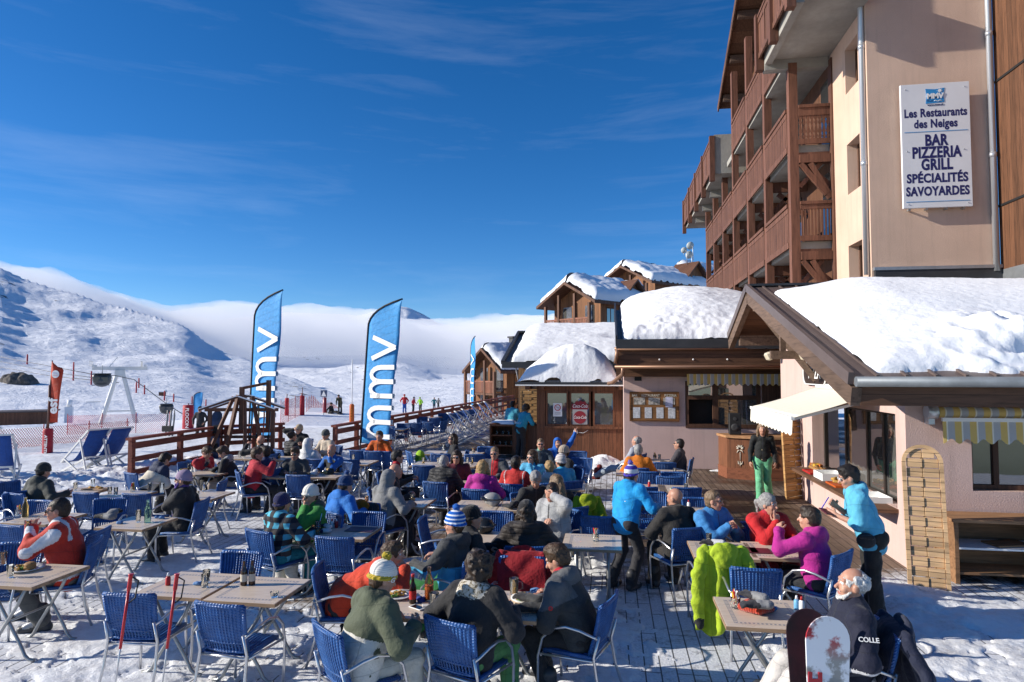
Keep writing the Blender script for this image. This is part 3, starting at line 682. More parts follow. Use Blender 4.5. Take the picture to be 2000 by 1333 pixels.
# ================================================================ pizzeria
def rzroof(y):
    return 2.72+(y-8.72)*.311 if y < 14.93 else 4.65-(y-14.93)*.4
def pizzeria():
    t = empty('pizzeria_building', (4.12, 10.03, 0), 0, 'pink rendered pizzeria with a wide gable roof under thick snow', 'pizzeria')
    def add(mb, name, m, p=t):
        bmesh.ops.translate(mb.bm, vec=(-4.12, -10.03, 0), verts=mb.bm.verts); return mb.build(name, m, p)
    W = 4.12; op = (10.36, 14.42, .78, 2.16)
    mb = MB(); wallX(mb, W, .3, 10.03, 15.3, -.3, 2.9, [op])
    # gable part of the side wall
    ys = np.linspace(10.03, 16.9, 14)
    mb.poly([(W, 10.03, 2.9)]+[(W, 16.9, 2.9)]+[(W, y, rzroof(y)-.1) for y in ys[::-1]], .3, (1, 0, 0)); mb.span((W, 15.3, 1.9), (W+.3, 16.9, 2.9))
    add(mb, 'side_wall', PINK)
    mb = MB(); wallY(mb, 10.03, .3, W+.3, 10.5, -.3, 2.98, [(4.97, 6.4, 1.12, 1.98)]); add(mb, 'front_wall', PINK)
    # serving window
    mb = MB(); mb.span((W-.42, 10.32, .72), (W+.9, 14.5, .775)); sh = add(mb, 'serving_shelf', WDARKY)
    mb = MB(); 
    for a, b in ((10.37, 10.45), (11.35, 11.42), (12.05, 12.12), (13.1, 13.17), (14.33, 14.41)): mb.span((W+.22, a, .78), (W+.29, b, 2.1))
    mb.span((W+.2, 10.365, 2.1), (W+.29, 14.415, 2.155)); mb.span((W+.2, 10.365, .78), (W+.29, 14.415, .82)); wn_ = add(mb, 'serving_window', mat('window_frame_dark', (.03, .025, .022), .4))
    mb = MB()
    for a, b in ((10.45, 11.35), (11.42, 12.05), (12.12, 13.1)): mb.span((W+.25, a, .82), (W+.258, b, 2.1))
    add(mb, 'pane', PANEB, t)
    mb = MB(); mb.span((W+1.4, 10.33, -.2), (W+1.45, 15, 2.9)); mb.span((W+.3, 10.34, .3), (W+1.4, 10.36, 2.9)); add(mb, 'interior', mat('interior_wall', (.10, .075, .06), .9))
    mb = MB(); mb.span((W+.95, 10.9, 1.35), (W+1.3, 11.6, 1.95), .02); mb.span((W+.9, 12.4, 1.2), (W+1.35, 13.2, 2.0), .02); mb.lathe([(.1, 0), (.1, .35)], (W+.8, 11.8, 1.0)); add(mb, 'kitchen_unit', ZINC)
    # front window
    w = window(t, 'Y', 0.12, 4.97-W, 6.4-W, 1.12, 1.98, 2, .07, .08, split=[.85, 1.22, 2.28])
    # roof
    mb = MB()
    a, b, c = (8.72, 2.72), (14.93, 4.65), (17.3, 3.70)
    x0, x1 = 3.0, 10.5
    for p, q in ((a, b), (b, c)):
        mb.poly([(x0, p[0], p[1]), (x1, p[0], p[1]), (x1, q[0], q[1]), (x0, q[0], q[1])], .1, (0, 0, -1))
    rf = add(mb, 'roof', BROOF)
    mb = MB()
    for k in range(22):
        x = x0+.28+k*.34; mb.bar((x, a[0], a[1]+.012), (x, b[0]-.02, b[1]+.012), .035, .03); mb.bar((x, b[0]+.02, b[1]+.012), (x, c[0], c[1]+.012), .035, .03)
    add(mb, 'roof_rib', BROOF)
    mb = MB(); mb.span((x0, b[0]-.12, b[1]+.0), (x1, b[0]+.1, b[1]+.05)); add(mb, 'ridge_cap', METAL)
    mb = MB()
    for p, q in ((a, b), (c, b)): mb.bar((x0-.035, p[0], p[1]-.02), (x0-.035, q[0], q[1]-.02), .07, .16)
    add(mb, 'rake_flashing', BROOF)
    mb = MB()
    for p, q in ((a, b), (c, b)): mb.bar((x0+.02, p[0], p[1]-.25), (x0+.02, q[0], q[1]-.25), .12, .24)
    add(mb, 'rake_beam', WRAKE)
    mb = MB(); mb.span((x0+.08, 8.74, 2.36), (x1, 8.86, 2.62)); add(mb, 'eave_beam', WDARK)
    mb = MB(); mb.poly([(x0+.08, 8.86, 2.6), (x1, 8.86, 2.6), (x1, 10.03, 2.93), (x0+.08, 10.03, 2.93)], .03, (0, 0, 1)); add(mb, 'eave_soffit', WDARK)
    mb = MB(); mb.poly([(x0+.09, 10.0, 2.99), (W-.002, 10.0, 2.99), (W-.002, 14.93, 4.5), (x0+.09, 14.93, 4.5)], .03, (0, 0, 1)); mb.poly([(x0+.09, 14.93, 4.5), (W-.002, 14.93, 4.5), (W-.002, 17.2, 3.6), (x0+.09, 17.2, 3.6)], .03, (0, 0, 1)); add(mb, 'gable_soffit', WDARK)
    mb = MB(); mb.tube([(x0, 8.66, 2.66), (x1, 8.66, 2.66)], .065, 10); add(mb, 'gutter', mat('aged_zinc', (.20, .225, .25), .5, .35, var=.2, vscale=4))
    for y, z in ((9.5, 2.62), (11.6, 3.27), (14.93, 4.25), (16.6, 3.55)):
        mb = MB(); mb.span((x0+.1, y-.09, z-.14), (W+.1, y+.09, z+.1)); add(mb, 'purlin', WRAKE)
    mb = MB(); mb.bar((W-.02, 14.0, 2.6), (x0+.2, 14.4, 3.95), .12, .12); mb.span((x0+.05, 13.2, 3.02), (W, 13.36, 3.18)); mb.span((x0+.25, 13.3, 3.18), (x0+.35, 13.4, 3.9)); add(mb, 'gable_brace', WRAKE)
    # snow: smooth upper field, broken lower edge with a hollow under it
    n = Vector((0, -.297, .955)); ul, vl = 7.0, 6.1
    def fs(S, T, x, y):
        wob = fbm(x*.9, y*.6, 3, 4, 61)
        top = 5.55-.05*x-.32*sstep(1.2, 4.5, x)*1.4+.12*wob       # upper limit drops to the right: the ribs show
        left = .02+.06*fbm(y*1.4, 0, 1, 3, 62)
        e = np.minimum(np.minimum(x-left, top-y), y-.12-.16*fbm(x*1.1, 2, 0, 4, 63))
        k = np.clip(e/.6, 0, 1); h = (.17+.24*sstep(.5, 3.5, y)*sstep(.0, 1.6, x))*(1-(1-k)**2.0)**(1/2.0)
        bank = sstep(2.3, .9, y+.5*fbm(x*.7, 4, 0, 3, 64))*sstep(.3, 2.2, x); h = h+bank*.22*sstep(.15, .9, y)
        h = h+bank*(.16*fbm(x*1.6, y*1.6, 0, 5, 65)+.10*fbm(x*5, y*5, 0, 4, 66))
        sl = np.exp(-((y-.62-.1*fbm(x*1.3, 0, 0, 3, 67))/.13)**2)*sstep(1.2, 2.2, x); h = h-sl*.3
        h = h+.03*fbm(x*.7, y*.7, 0, 3, 68)+.006*fbm(x*12, y*12, 0, 2, 69)
        return np.where(e <= 0, -.04, np.maximum(h, -.04+.1*(e > .05)))
    o = snow_sheet('roof_snow', t, (x0+.3-4.12, 8.78-10.03, 2.745), (ul, 0, 0), Vector((0, 14.6-8.78, .311*(14.6-8.78))), fs, 190, 150, n)
    # PIZZA sign on the gable wall
    s = empty('pizza_sign', (W-.06, 13.98, 2.74), 0, 'dark rounded sign reading PIZZA on the gable wall', 'sign')
    BRN = mat('sign_brown', (.035, .02, .015), .6)
    def rrect(w, h, r, n=6):
        pts = []
        for cx, cy, a0 in ((w-r, h-r, 0), (-w+r, h-r, 90), (-w+r, -h+r, 180), (w-r, -h+r, 270)):
            for k in range(n+1):
                a = R_(a0+90*k/n); pts.append((cx+r*math.cos(a), cy+r*math.sin(a)))
        return pts
    mb = MB(); mb.poly([(0, -p, q) for p, q in rrect(.75, .24, .2)], .03, (1, 0, 0)); mb.build('sign_board', BRN, s)
    mb = MB(); mb.tube([(-.008, -p, q) for p, q in rrect(.735, .225, .19)], .014, 6, closed=True); mb.build('sign_border', WHITE, s)
    text('lettering', 'PIZZA', .34, WHITE, s, (-.008, 0, 0), (R_(90), 0, R_(-90)), xs=.85, bold=.004)
    # lamps under the gable
    for x, y in ((3.15, 13.4), (3.72, 13.1)):
        L2 = empty('floodlight', (x, y, 3.08), 0, 'small cream floodlight under the gable, %s of the pair' % ('left' if x < 3.5 else 'right'), 'lamp', 'floodlights under the gable')
        mb = MB(); mb.box((-.1, 0, 0), (.12, .2, .16), (0, R_(-25), 0), .03); mb.build('lamp_head', mat('cream_plastic', (.6, .53, .4), .5), L2); mb = MB(); mb.bar((0, 0, 0), (.3, 0, .04), .05, .05); mb.build('bracket', WRAKE, L2)
    # cream awning over the serving window
    aw = empty('awning', (W, 12.4, 2.48), 0, 'cream cloth awning sloping out above the pizzeria serving window', 'awning')
    n1, n2 = 26, 10; ya, yb = -1.55, 1.55; V = []
    for i in range(n2+1):
        for j in range(n1+1):
            f = i/n2; y = ya+(yb-ya)*j/n1; V.append((-1.28*f-.02, y, -.42*f-.025*math.sin(math.pi*f)-.006*math.sin(j*1.9)*f))
    me = npmesh('awning_cloth', V, gridquads(n2+1, n1+1)); o = link('awning_cloth', me, aw, (CREAM,)); sm = o.modifiers.new('thickness', 'SOLIDIFY'); sm.thickness = .006
    mb = MB(); pts = []
    for j in range(79):
        y = ya+(yb-ya)*j/78; d = .24+.035*abs(math.sin(j*math.pi/6)); pts.append((y, d))
    for (p, d), (q, e) in zip(pts[:-1], pts[1:]): mb.poly([(-1.31, p, -.44), (-1.31, q, -.44), (-1.325, q, -.44-e), (-1.325, p, -.44-d)], .004, (1, 0, 0))
    mb.build('valance', CREAM, aw)
    mb = MB(); mb.span((-1.33, ya, -.46), (-1.28, yb, -.41)); mb.bar((-.02, ya+.1, -.12), (-1.29, ya+.1, -.46), .03, .04); mb.bar((-.02, yb-.1, -.12), (-1.29, yb-.1, -.46), .03, .04); mb.build('awning_frame', WHITE, aw)
    mb = MB(); mb.span((-.06, ya, -.03), (-.001, yb, .06)); mb.build('cassette', WHITE, aw)
    # striped awning over the front window, rolled in
    aw = empty('awning', (5.6, 10.02, 2.1), 0, 'rolled yellow and grey striped awning on the front wall', 'awning')
    mb = MB(); mb.tube([(-1.12, -.14, .12), (2.5, -.14, .12)], .075, 12); mb.build('roller', AWN, aw)
    mb = MB(); mb.span((-1.1, -.24, .0), (2.5, -.19, .05)); mb.build('front_bar', WHITE, aw)
    mb = MB(); pts = [(-1.1+3.6*j/150, .27+.035*math.cos(j*2*math.pi/8.4)) for j in range(151)]
    for (p, d), (q, e) in zip(pts[:-1], pts[1:]): mb.poly([(p, -.225, .0), (q, -.225, .0), (q, -.235, -e), (p, -.235, -d)], .004, (0, 1, 0))
    mb.build('valance', AWN, aw)
    mb = MB(); mb.tube([(-1.26, -.12, .12), (-1.13, -.12, .12)], .1, 10); mb.span((-1.24, -.14, -.05), (-1.16, -.01, .2)); mb.build('bracket', PIPE, aw)
pizzeria()
# ================================================================ bar
def bar():
    B = 19.27
    t = empty('bar_building', (.2, B, 0), 0, 'pink rendered bar with dark timber fascia and a snow laden roof', 'bar')
    def add(mb, name, m, p=t):
        bmesh.ops.translate(mb.bm, vec=(-.2, -B, 0), verts=mb.bm.verts); return mb.build(name, m, p)
    mb = MB(); wallY(mb, B, .3, .34, 6.2, -.2, 3.0, [(2.08, 4.15, 1.15, 2.5), (4.2, 5.6, 1.2, 2.5)]); mb.span((.34, B+.3, -.2), (.64, 24.5, 3.0)); add(mb, 'front_wall', PINK)
    # big dark window group
    mb = MB(); x = [2.09, 2.2, 2.88, 3.02, 4.02, 4.14]
    mb.span((2.085, B-.02, 1.16), (4.145, B+.1, 1.27)); mb.span((2.085, B-.02, 1.97), (4.145, B+.1, 2.09)); mb.span((2.085, B-.02, 2.42), (4.145, B+.1, 2.495))
    for a, b in ((2.09, 2.17), (2.84, 2.99), (4.03, 4.14)): mb.span((a, B-.018, 1.27), (b, B+.098, 2.42))
    w = add(mb, 'window', FRAME)
    mb = MB(); mb.span((2.17, B+.03, 2.09), (4.03, B+.04, 2.42)); mb.span((2.99, B+.03, 1.27), (4.03, B+.04, 1.97)); add(mb, 'pane', PANEB)
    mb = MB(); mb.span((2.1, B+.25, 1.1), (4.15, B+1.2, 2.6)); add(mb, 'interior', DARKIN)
    mb = MB(); mb.span((4.18, B-.03, 1.2), (5.6, B+.05, 2.5)); add(mb, 'shutter', wood('shutter_boards', (.085, .042, .026), 'Z', .16))
    # timber fascia, gutters
    mb = MB(); mb.span((.12, 18.32, 2.9), (5.2, 18.44, 3.38)); mb.span((.12, 18.3, 2.84), (5.2, 18.42, 2.895)); add(mb, 'fascia', WDARK)
    mb = MB(); mb.span((.12, 18.44, 2.98), (5.2, 19.3, 3.06)); mb.span((.12, 19.0, 2.62), (5.2, 19.24, 2.84)); add(mb, 'eave_soffit', WDARK)
    mb = MB(); mb.tube([(.08, 18.25, 3.4), (3.6, 18.25, 3.4)], .05, 8); mb.tube([(.08, 18.22, 2.9), (5.2, 18.22, 2.9)], .04, 8); mb.tube([(.3, 18.22, 2.88), (.3, 18.3, 2.7), (.02, 19.0, 2.45), (-.1, 19.2, 2.42)], .055, 8); mb.tube([(.15, 18.22, 3.38), (.13, 18.26, 3.2), (.1, 18.3, 3.0)], .05, 8); add(mb, 'gutter', COPPER)
    mb = MB(); mb.poly([(.12, 18.2, 3.5), (6.5, 18.2, 3.5), (6.5, 24, 5.0), (.12, 24, 5.0)], .1, (0, 0, -1)); mb.span((.12, 18.19, 3.42), (3.5, 18.31, 3.66)); mb.bar((.13, 18.2, 3.62), (.13, 24, 5.12), .05, .3); add(mb, 'roof', METAL)
    mb = MB()
    for x in (1.3, 2.2, 3.1): mb.ball((x, 18.31, 3.1), .025, 8)
    add(mb, 'spot_lamp', WHITE)
    lu, lv = 5.0, 5.6
    base = cushion(lu, lv, .54, 1.3, .05, 21, (1, 1, 1, 0), .12, 2.0)
    def fs(S, T, x, y):
        h = base(S, T, x, y); lump = sstep(2.1, .4, y)*(.07*fbm(x*1.5, y*1.5, 0, 4, 71)+.03*fbm(x*6, y*6, 0, 3, 72)); arch = .26*np.exp(-((x-2.2)/1.7)**2)*sstep(.2, 2.4, y)
        return np.where(h < 0, h, h+lump+arch)
    snow_sheet('roof_snow', t, (.3-.2, 18.3-B, 3.58), (lu, 0, 0), (0, 5.55, 1.43), fs, 150, 120, (0, -.25, .97))
    # menu board
    s = empty('menu_board', (1.2, B-.03, 1.765), 0, 'brown wooden menu board with paper sheets on the pink bar wall', 'menu board')
    mb = MB(); mb.span((-.68, -.02, -.41), (.68, .02, .4), .004); mb.build('board', wood('menu_board_timber', (.27, .125, .045), 'X', 1.2, gap=0), s)
    mb = MB(); mb.span((-.7, -.035, -.43), (.7, .021, -.39)); mb.span((-.7, -.035, .38), (.7, .021, .42)); mb.span((-.7, -.033, -.39), (-.66, .021, .38)); mb.span((.66, -.033, -.39), (.7, .021, .38)); mb.build('board_frame', wood('menu_frame_timber', (.2, .085, .03), 'X', 1.2, gap=0), s)
    for b_, x in (('BAR', -.55), ('RESTAURANT', -.1), ('PIZZERIA', .46)): text('lettering', b_, .105, mat('cream_ink', (.7, .66, .55), .6), s, (x, -.026, .31), (R_(90), 0, 0), xs=.8)
    PAP = mat('menu_paper', (.62, .63, .65), .7, var=.35, vscale=22); PHO = mat('printed_photo', (.5, .46, .4), .6, var=.75, vscale=14, vdet=8)
    for x in (-.42, 0, .42):
        mb = MB(); mb.span((x-.16, -.027, .05), (x+.16, -.0205, .25)); mb.build('photo_sheet', PHO, s)
    for x in (-.5, -.17, .16, .49):
        mb = MB(); mb.span((x-.1, -.027, -.34), (x+.1, -.0205, -.03)); mb.build('menu_sheet', PAP, s)
    mb = MB(); mb.span((.32, -.034, -.02), (.52, -.0275, .27)); mb.build('notice_sheet', mat('notice_paper', (.62, .62, .8), .7, var=.3, vscale=15), s)
    # awning, rolled in, with scalloped valance
    aw = empty('awning', (3.6, B-.02, 2.62), 0, 'faded striped awning rolled in above the dark bar window', 'awning')
    mb = MB(); pts = [(-1.5+3.3*j/140, .22+.03*math.cos(j*2*math.pi/7)) for j in range(141)]
    for (p, d), (q, e) in zip(pts[:-1], pts[1:]): mb.poly([(p, -.3, .0), (q, -.3, .0), (q, -.31, -e), (p, -.31, -d)], .004, (0, 1, 0))
    mb.build('valance', AWN, aw); mb = MB(); mb.span((-1.5, -.31, .001), (1.8, -.02, .08)); mb.build('cassette', AWN, aw)
    mb = MB(); mb.span((.55+.3-.2, B-.05, 2.5), (1.05-.2, B-.001, 2.72)); add(mb, 'vent', BLACK)
bar()
# ================================================================ kiosk
def kiosk():
    K = 20.6
    t = empty('kiosk', (-1.2, K, 0), 0, 'dark wooden kiosk with three large windows under a dome of snow', 'kiosk')
    def add(mb, name, m, p=t):
        bmesh.ops.translate(mb.bm, vec=(1.2, -K, 0), verts=mb.bm.verts); return mb.build(name, m, p)
    mb = MB(); mb.span((-2.1, K, -.2), (.33, K+.1, 1.0)); mb.span((-2.36, K-.02, -.2), (-2.1, K+.12, 2.32)); mb.span((-2.36, K+.12, -.2), (-2.28, K+3, 2.32)); mb.span((.09, K, 1.0), (.33, K+.1, 2.32)); mb.span((-2.1, K, 2.14), (.09, K+.1, 2.32)); add(mb, 'front_boards', WKIOSK)
    mb = MB(); mb.span((-2.12, K-.06, .98), (.32, K-.002, 1.05)); add(mb, 'window_ledge', WKIOSK)
    for a, b in ((-2.08, -1.36), (-1.33, -.66), (-.6, .08)):
        w = window(t, 'Y', -.01, a+1.2, b+1.2, 1.05, 2.14, 1, .06, .07, frame=WKIOSK, pane=glass_mat('kiosk_glass', (.10, .105, .1)) if 'kiosk_glass' not in MATS else MATS['kiosk_glass'])
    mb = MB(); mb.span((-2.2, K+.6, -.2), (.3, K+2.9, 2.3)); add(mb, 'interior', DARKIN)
    mb = MB(); mb.span((-3.0, K-.35, 2.36), (.36, K+3.2, 2.44)); add(mb, 'roof', METAL)
    mb = MB(); mb.span((-3.0, K-.36, 2.32), (.36, K-.3, 2.358)); add(mb, 'gutter', WHITE)
    mb = MB()
    for x in (-2.7, -2.25, .2): mb.span((x, K-.3, 2.2), (x+.14, K+.3, 2.355))
    add(mb, 'bracket', WKIOSK)
    def fs(S, T, x, y):
        xx = x-.03*fbm(y*1.2, 1, 0, 3, 81)
        prof_ = np.interp(xx, [0, .02, .25, .9, 1.4, 1.75, 2.1, 2.45, 2.75, 3.0, 3.12, 3.2], [-.05, .05, .42, .94, 1.15, 1.21, 1.2, 1.08, .84, .5, .2, -.05])
        yy = np.clip((y+.03*fbm(x*1.2, 0, 0, 3, 82))/1.0, 0, 1); by = np.sqrt(np.clip(1-(1-yy)**2.2, 0, 1))
        h = prof_*by; h = h+np.where(h > .05, (.04*fbm(x*1.6, y*1.6, 0, 4, 83)+.025*fbm(x*5, y*5, 0, 4, 84)), 0)
        return np.where((prof_ < 0) | (yy <= 0), -.03, h)
    snow_sheet('roof_snow', t, (-3.0+.03+1.2, -.32, 2.445), (3.25, 0, 0), (0, 3.4, 0), fs, 120, 110)
    # drink signs and notice behind the glass
    RED = mat('sign_red', (.24, .02, .03), .5)
    s = empty('drinks_sign', (-1.0, K-.025, 1.58), 0, 'red and white soft drink sign in the middle kiosk window', 'sign')
    mb = MB(); mb.span((-.23, -.003, -.47), (.23, .008, .0)); mb.build('white_plate', mat('plate_white', (.32, .31, .31), .5), s)
    mb = MB(); mb.lathe([(.2, 0), (.2, .005)], (0, -.004, -.25), 28, rot=(R_(90), 0, 0)); d = mb.build('red_disc', RED, s)
    pts = [(-.26, .0), (.26, .0), (.27, .14), (.2, .19), (.16, .26), (.08, .23), (.02, .28), (-.05, .24), (-.13, .25), (-.16, .19), (-.25, .16)]
    mb = MB(); mb.poly([(p, -.006, q) for p, q in pts], .008, (0, 1, 0)); mb.build('red_header', RED, s)
    for z, sz in ((-.25, .13), (.1, .15)): text('lettering', 'Coca-Cola', sz, WHITE, s, (0, -.011, z), (R_(90), 0, 0), shear=.35, xs=.72, bold=.001)
    s = empty('notice', (-1.7, K-.02, 1.56), 0, 'white paper no smoking notice in the left kiosk window', 'notice')
    mb = MB(); mb.span((-.14, -.003, -.21), (.14, .004, .21)); mb.build('paper', WHITE, s)
    mb = MB(); mb.tube([(.09*math.cos(a), -.006, .07+.09*math.sin(a)) for a in np.linspace(0, 2*math.pi, 20, endpoint=False)], .012, 5, closed=True); mb.bar((-.06, -.006, .13), (.06, -.006, .01), .02, .004); mb.build('ban_emblem', mat('red_ink', (.5, .02, .02), .5), s)
    mb = MB(); mb.bar((-.05, -.005, .07), (.05, -.005, .07), .02, .004); mb.span((-.1, -.005, -.1), (.1, -.0031, -.09)); mb.span((-.1, -.005, -.14), (.1, -.0031, -.13)); mb.build('print', BLACK, s)
    mb = MB(); mb.span((-1.2, K-.04, .82), (-1.08, K-.001, .94), .01); mb.tube([(-1.05, K-.01, .86), (-.9, K-.015, .84), (-.75, K-.01, .93)], .008, 5); add(mb, 'socket', WHITE)
kiosk()
# ================================================================ long low building and the chalets behind
def low_building():
    t = empty('low_building', (-4.2, 26, 0), 0, 'long low brown building whose whole roof lies under smooth snow', 'building')
    def add(mb, name, m):
        bmesh.ops.translate(mb.bm, vec=(4.2, -26, 0), verts=mb.bm.verts); return mb.build(name, m, t)
    mb = MB(); mb.span((-3.75, 26.2, -.3), (4.4, 32, 2.9)); add(mb, 'wall', wood('ochre_boards', (.30, .18, .10), 'Z', 2.5, gap=.02))
    mb = MB(); mb.poly([(-4.3, 25.4, 3.1), (4.6, 25.4, 3.1), (4.6, 30, 4.55), (-4.3, 30, 4.55)], .12, (0, 0, -1)); mb.poly([(-4.3, 30, 4.55), (4.6, 30, 4.55), (4.6, 33.5, 3.4), (-4.3, 33.5, 3.4)], .12, (0, 0, -1)); mb.span((-4.3, 25.38, 2.9), (4.6, 25.5, 3.14)); mb.span((-4.3, 29.8, 4.56), (-3.6, 30.2, 4.64)); mb.bar((-4.28, 25.4, 3.12), (-4.28, 30, 4.57), .12, .14); add(mb, 'roof', METAL)
    f0 = cushion(8.4, 4.8, .42, .8, .04, 91, (1, 0, 1, 0), .08, 2.0)
    def fs(S, T, x, y):
        h = f0(S, T, x, y); dent = .16*np.exp(-((x-4.2)/.5)**2-((y-2.6)/.35)**2)+.07*np.exp(-((y-2.0)/.25)**2)*sstep(4.2, 5.5, x); return np.where(h < 0, h, h-dent)
    snow_sheet('roof_snow', t, (-3.95+4.2, -.52, 3.14), (8.4, 0, 0), (0, 4.55, 1.44), fs, 110, 70, (0, -.3, .95))
    mb = MB(); mb.tube([(-3.35, 25.6, 2.9), (-3.35, 25.9, 2.75), (-3.3, 26.12, 2.6), (-3.3, 26.12, 0)], .05, 8); mb.tube([(-3.75, 25.5, 2.9), (-3.75, 26.05, 2.5), (-3.72, 26.1, 2.3)], .035, 8); add(mb, 'downpipe', PIPE)
    mb = MB(); wb = MB(); wb.span((-2.9, 26.1, .9), (-1.7, 26.19, 2.35)); add(wb, 'shutter', WPINE)
low_building()
def chalet(name_label, loc, rz, w, d, h, rh, floors, dormer=None, snowT=.7, over=.7, chim=0, cat='chalet', group='snow roofed wooden chalets behind the terrace'):
    """gable faces local -X; ridge runs along +X. w: width across the gable (local y), d: length (local x)"""
    t = empty('chalet', loc, rz, name_label, cat, group)
    mb = MB(); mb.span((0, -w/2, -4), (d, w/2, h)); mb.poly([(0, -w/2, h), (0, w/2, h), (0, 0, h+rh)], d, (1, 0, 0)); mb.build('wall', WCHAL, t)
    ow = w/2+over; oz = h-rh*over/(w/2)
    mb = MB()
    for s in (-1, 1): mb.poly([(-over*2, s*ow, oz), (d+.4, s*ow, oz), (d+.4, 0, h+rh), (-over*2, 0, h+rh)], .22, (0, 0, 1))
    rf = mb.build('roof', WCHALD, t)
    for s in (-1, 1):
        ln = math.hypot(ow, h+rh-oz)
        f = cushion(d+over*2+.2, ln, snowT, 1.1, .06, int(abs(loc[0]*7+s*3)) % 50+100, (1, 1, 1, 0), .3)
        o = snow_sheet('roof_snow', t, (-over*2+.25, s*(ow-.15), oz+.24), (d+over*2, 0, 0), (0, -s*(ow-.15), (h+rh-oz)*.985), f, 50, 34, (0, s*.25, .97), flip=s > 0)
    # balconies over the gable side
    for z in floors:
        mb = MB(); mb.span((-1.15, -w/2+.1, z-.15), (-.003, w/2-.1, z)); mb.build('balcony', WCHALD, t)
        mb = MB(); mb.span((-1.17, -w/2+.1, z+.86), (-1.08, w/2-.1, z+.98)); n = int(w/.17)
        for k in range(n): y = -w/2+.15+k*(w-.35)/(n-1); mb.span((-1.14, y, z+.02), (-1.11, y+.1, z+.86))
        mb.build('balcony_railing', wood('chalet_railing', (.25, .10, .06), 'Z', .3, gap=0) if 'chalet_railing' not in MATS else MATS['chalet_railing'], t)
        for y in (-w*.28, w*.2):
            m2 = MB(); m2.span((-.02, y-.5, z+.1), (-.004, y+.5, z+2.0)); m2.build('window', PANEB, t)
    for y in (-w/2+.15, -w*.17, w*.17, w/2-.15):
        mb = MB(); mb.span((-1.2, y-.1, -4), (-1.0, y+.1, h+rh*(1-abs(y)/(w/2))-.3)); mb.build('post', WCHALD, t)
    for k in range(3):
        x = d*(.2+.27*k)
        for z in floors:
            m2 = MB(); m2.span((x-.4, -w/2-.02, z+.5), (x+.4, -w/2-.004, z+1.7)); wn2 = m2.build('window', PANE, t)
            m3 = MB(); m3.span((x-.47, -w/2-.05, z+.42), (x+.47, -w/2-.021, z+.5)); m3.span((x-.47, -w/2-.05, z+1.7), (x+.47, -w/2-.021, z+1.78)); m3.span((x-.03, -w/2-.04, z+.5), (x+.03, -w/2-.021, z+1.7)); m3.build('frame', WCHALD, wn2)
    if dormer:
        x, dw, dh = dormer; z0 = h+.1; y0 = -w/2+.3
        mb = MB(); mb.span((x-dw/2, y0, h-.5), (x+dw/2, -.4, z0+dh*.4)); mb.poly([(x-dw/2, y0, z0+dh*.4), (x+dw/2, y0, z0+dh*.4), (x, y0, z0+dh)], w/2-.7, (0, 1, 0)); dm = mb.build('dormer', WCHAL, t)
        m2 = MB()
        for s in (-1, 1): m2.poly([(x+s*(dw/2+.35), y0-.5, z0+dh*.4-.25), (x+s*(dw/2+.35), -.4, z0+dh*.4-.25), (x, -.4, z0+dh+.02), (x, y0-.5, z0+dh+.02)], .18, (0, 0, 1))
        m2.build('dormer_roof', WCHALD, dm)
        m2 = MB(); m2.span((x-.5, y0-.02, h+.1), (x+.5, y0-.004, z0+dh*.45)); m2.build('dormer_window', PANE, dm)
        snow_sheet('dormer_snow', dm, (x+.15, y0-.4, z0+dh+.1), (dw/2+.1, 0, -dh*.55), (0, w/2-.9, 0), cushion(dw/2, w/2-.9, .3, .4, .08, 140, (1, 1, 1, 0)), 20, 20, (.3, 0, .95))
    for k in range(chim):
        m2 = MB(); m2.span((d*.35+k*1.6, -.3, h+rh-.3), (d*.35+.5+k*1.6, .2, h+rh+1.1)); m2.span((d*.35-.1+k*1.6, -.4, h+rh+1.102), (d*.35+.6+k*1.6, .3, h+rh+1.25)); m2.build('chimney', METAL, t)
    return t
chalet('nearest tall wooden chalet with corner balcony behind the low snowy roof', (-2.75, 52, 0), R_(48), 5.2, 5.5, 8.2, 1.35, [3.2, 5.9], (4.2, 2.0, 1.7), .8)
chalet('larger chalet standing behind and above the nearest one', (1.8, 66, 0), R_(48), 6.4, 9, 11.4, 1.6, [8.6], (7.0, 3, 2.4), .75)
chalet('distant wooden chalet at the far end of the terrace fence', (-9.75, 52, 0), R_(48), 4.2, 6, 2.9, 1.5, [-1.2, 1.0], (3.2, 2.2, 2.8), .5, .5, 2)
chalet('small gabled chalet top beside the satellite dishes', (8.4, 76, 0), R_(40), 5, 7, 12.6, 2.0, [10.5], None, .6)
for i, (x, y, r) in enumerate(((1350, 481, .42), (1338, 490, .34), (1348, 499, .42))):
    p = AY(x, y, 70); s = empty('satellite_dish', p, R_(200), 'pale satellite dish on the chalet roof, %s of three' % ('topmost', 'leftmost', 'lowest')[i], 'satellite dish', 'satellite dishes on the chalet roof')
    mb = MB(); mb.lathe([(.02, 0), (r*.5, .05), (r*.85, .16), (r, .25), (r*.98, .27), (r*.82, .19), (.02, .04)], (0, 0, 0), 20, rot=(R_(70), 0, 0)); mb.build('dish', mat('dish_grey', (.42, .45, .43), .5), s)
    mb = MB(); mb.tube([(0, .05, 0), (0, .35, -.1), (0, .4, -1.6)], .04, 6); mb.tube([(0, -.2, -.5), (0, -.55, .0)], .02, 5); mb.build('mast', ZINC, s)
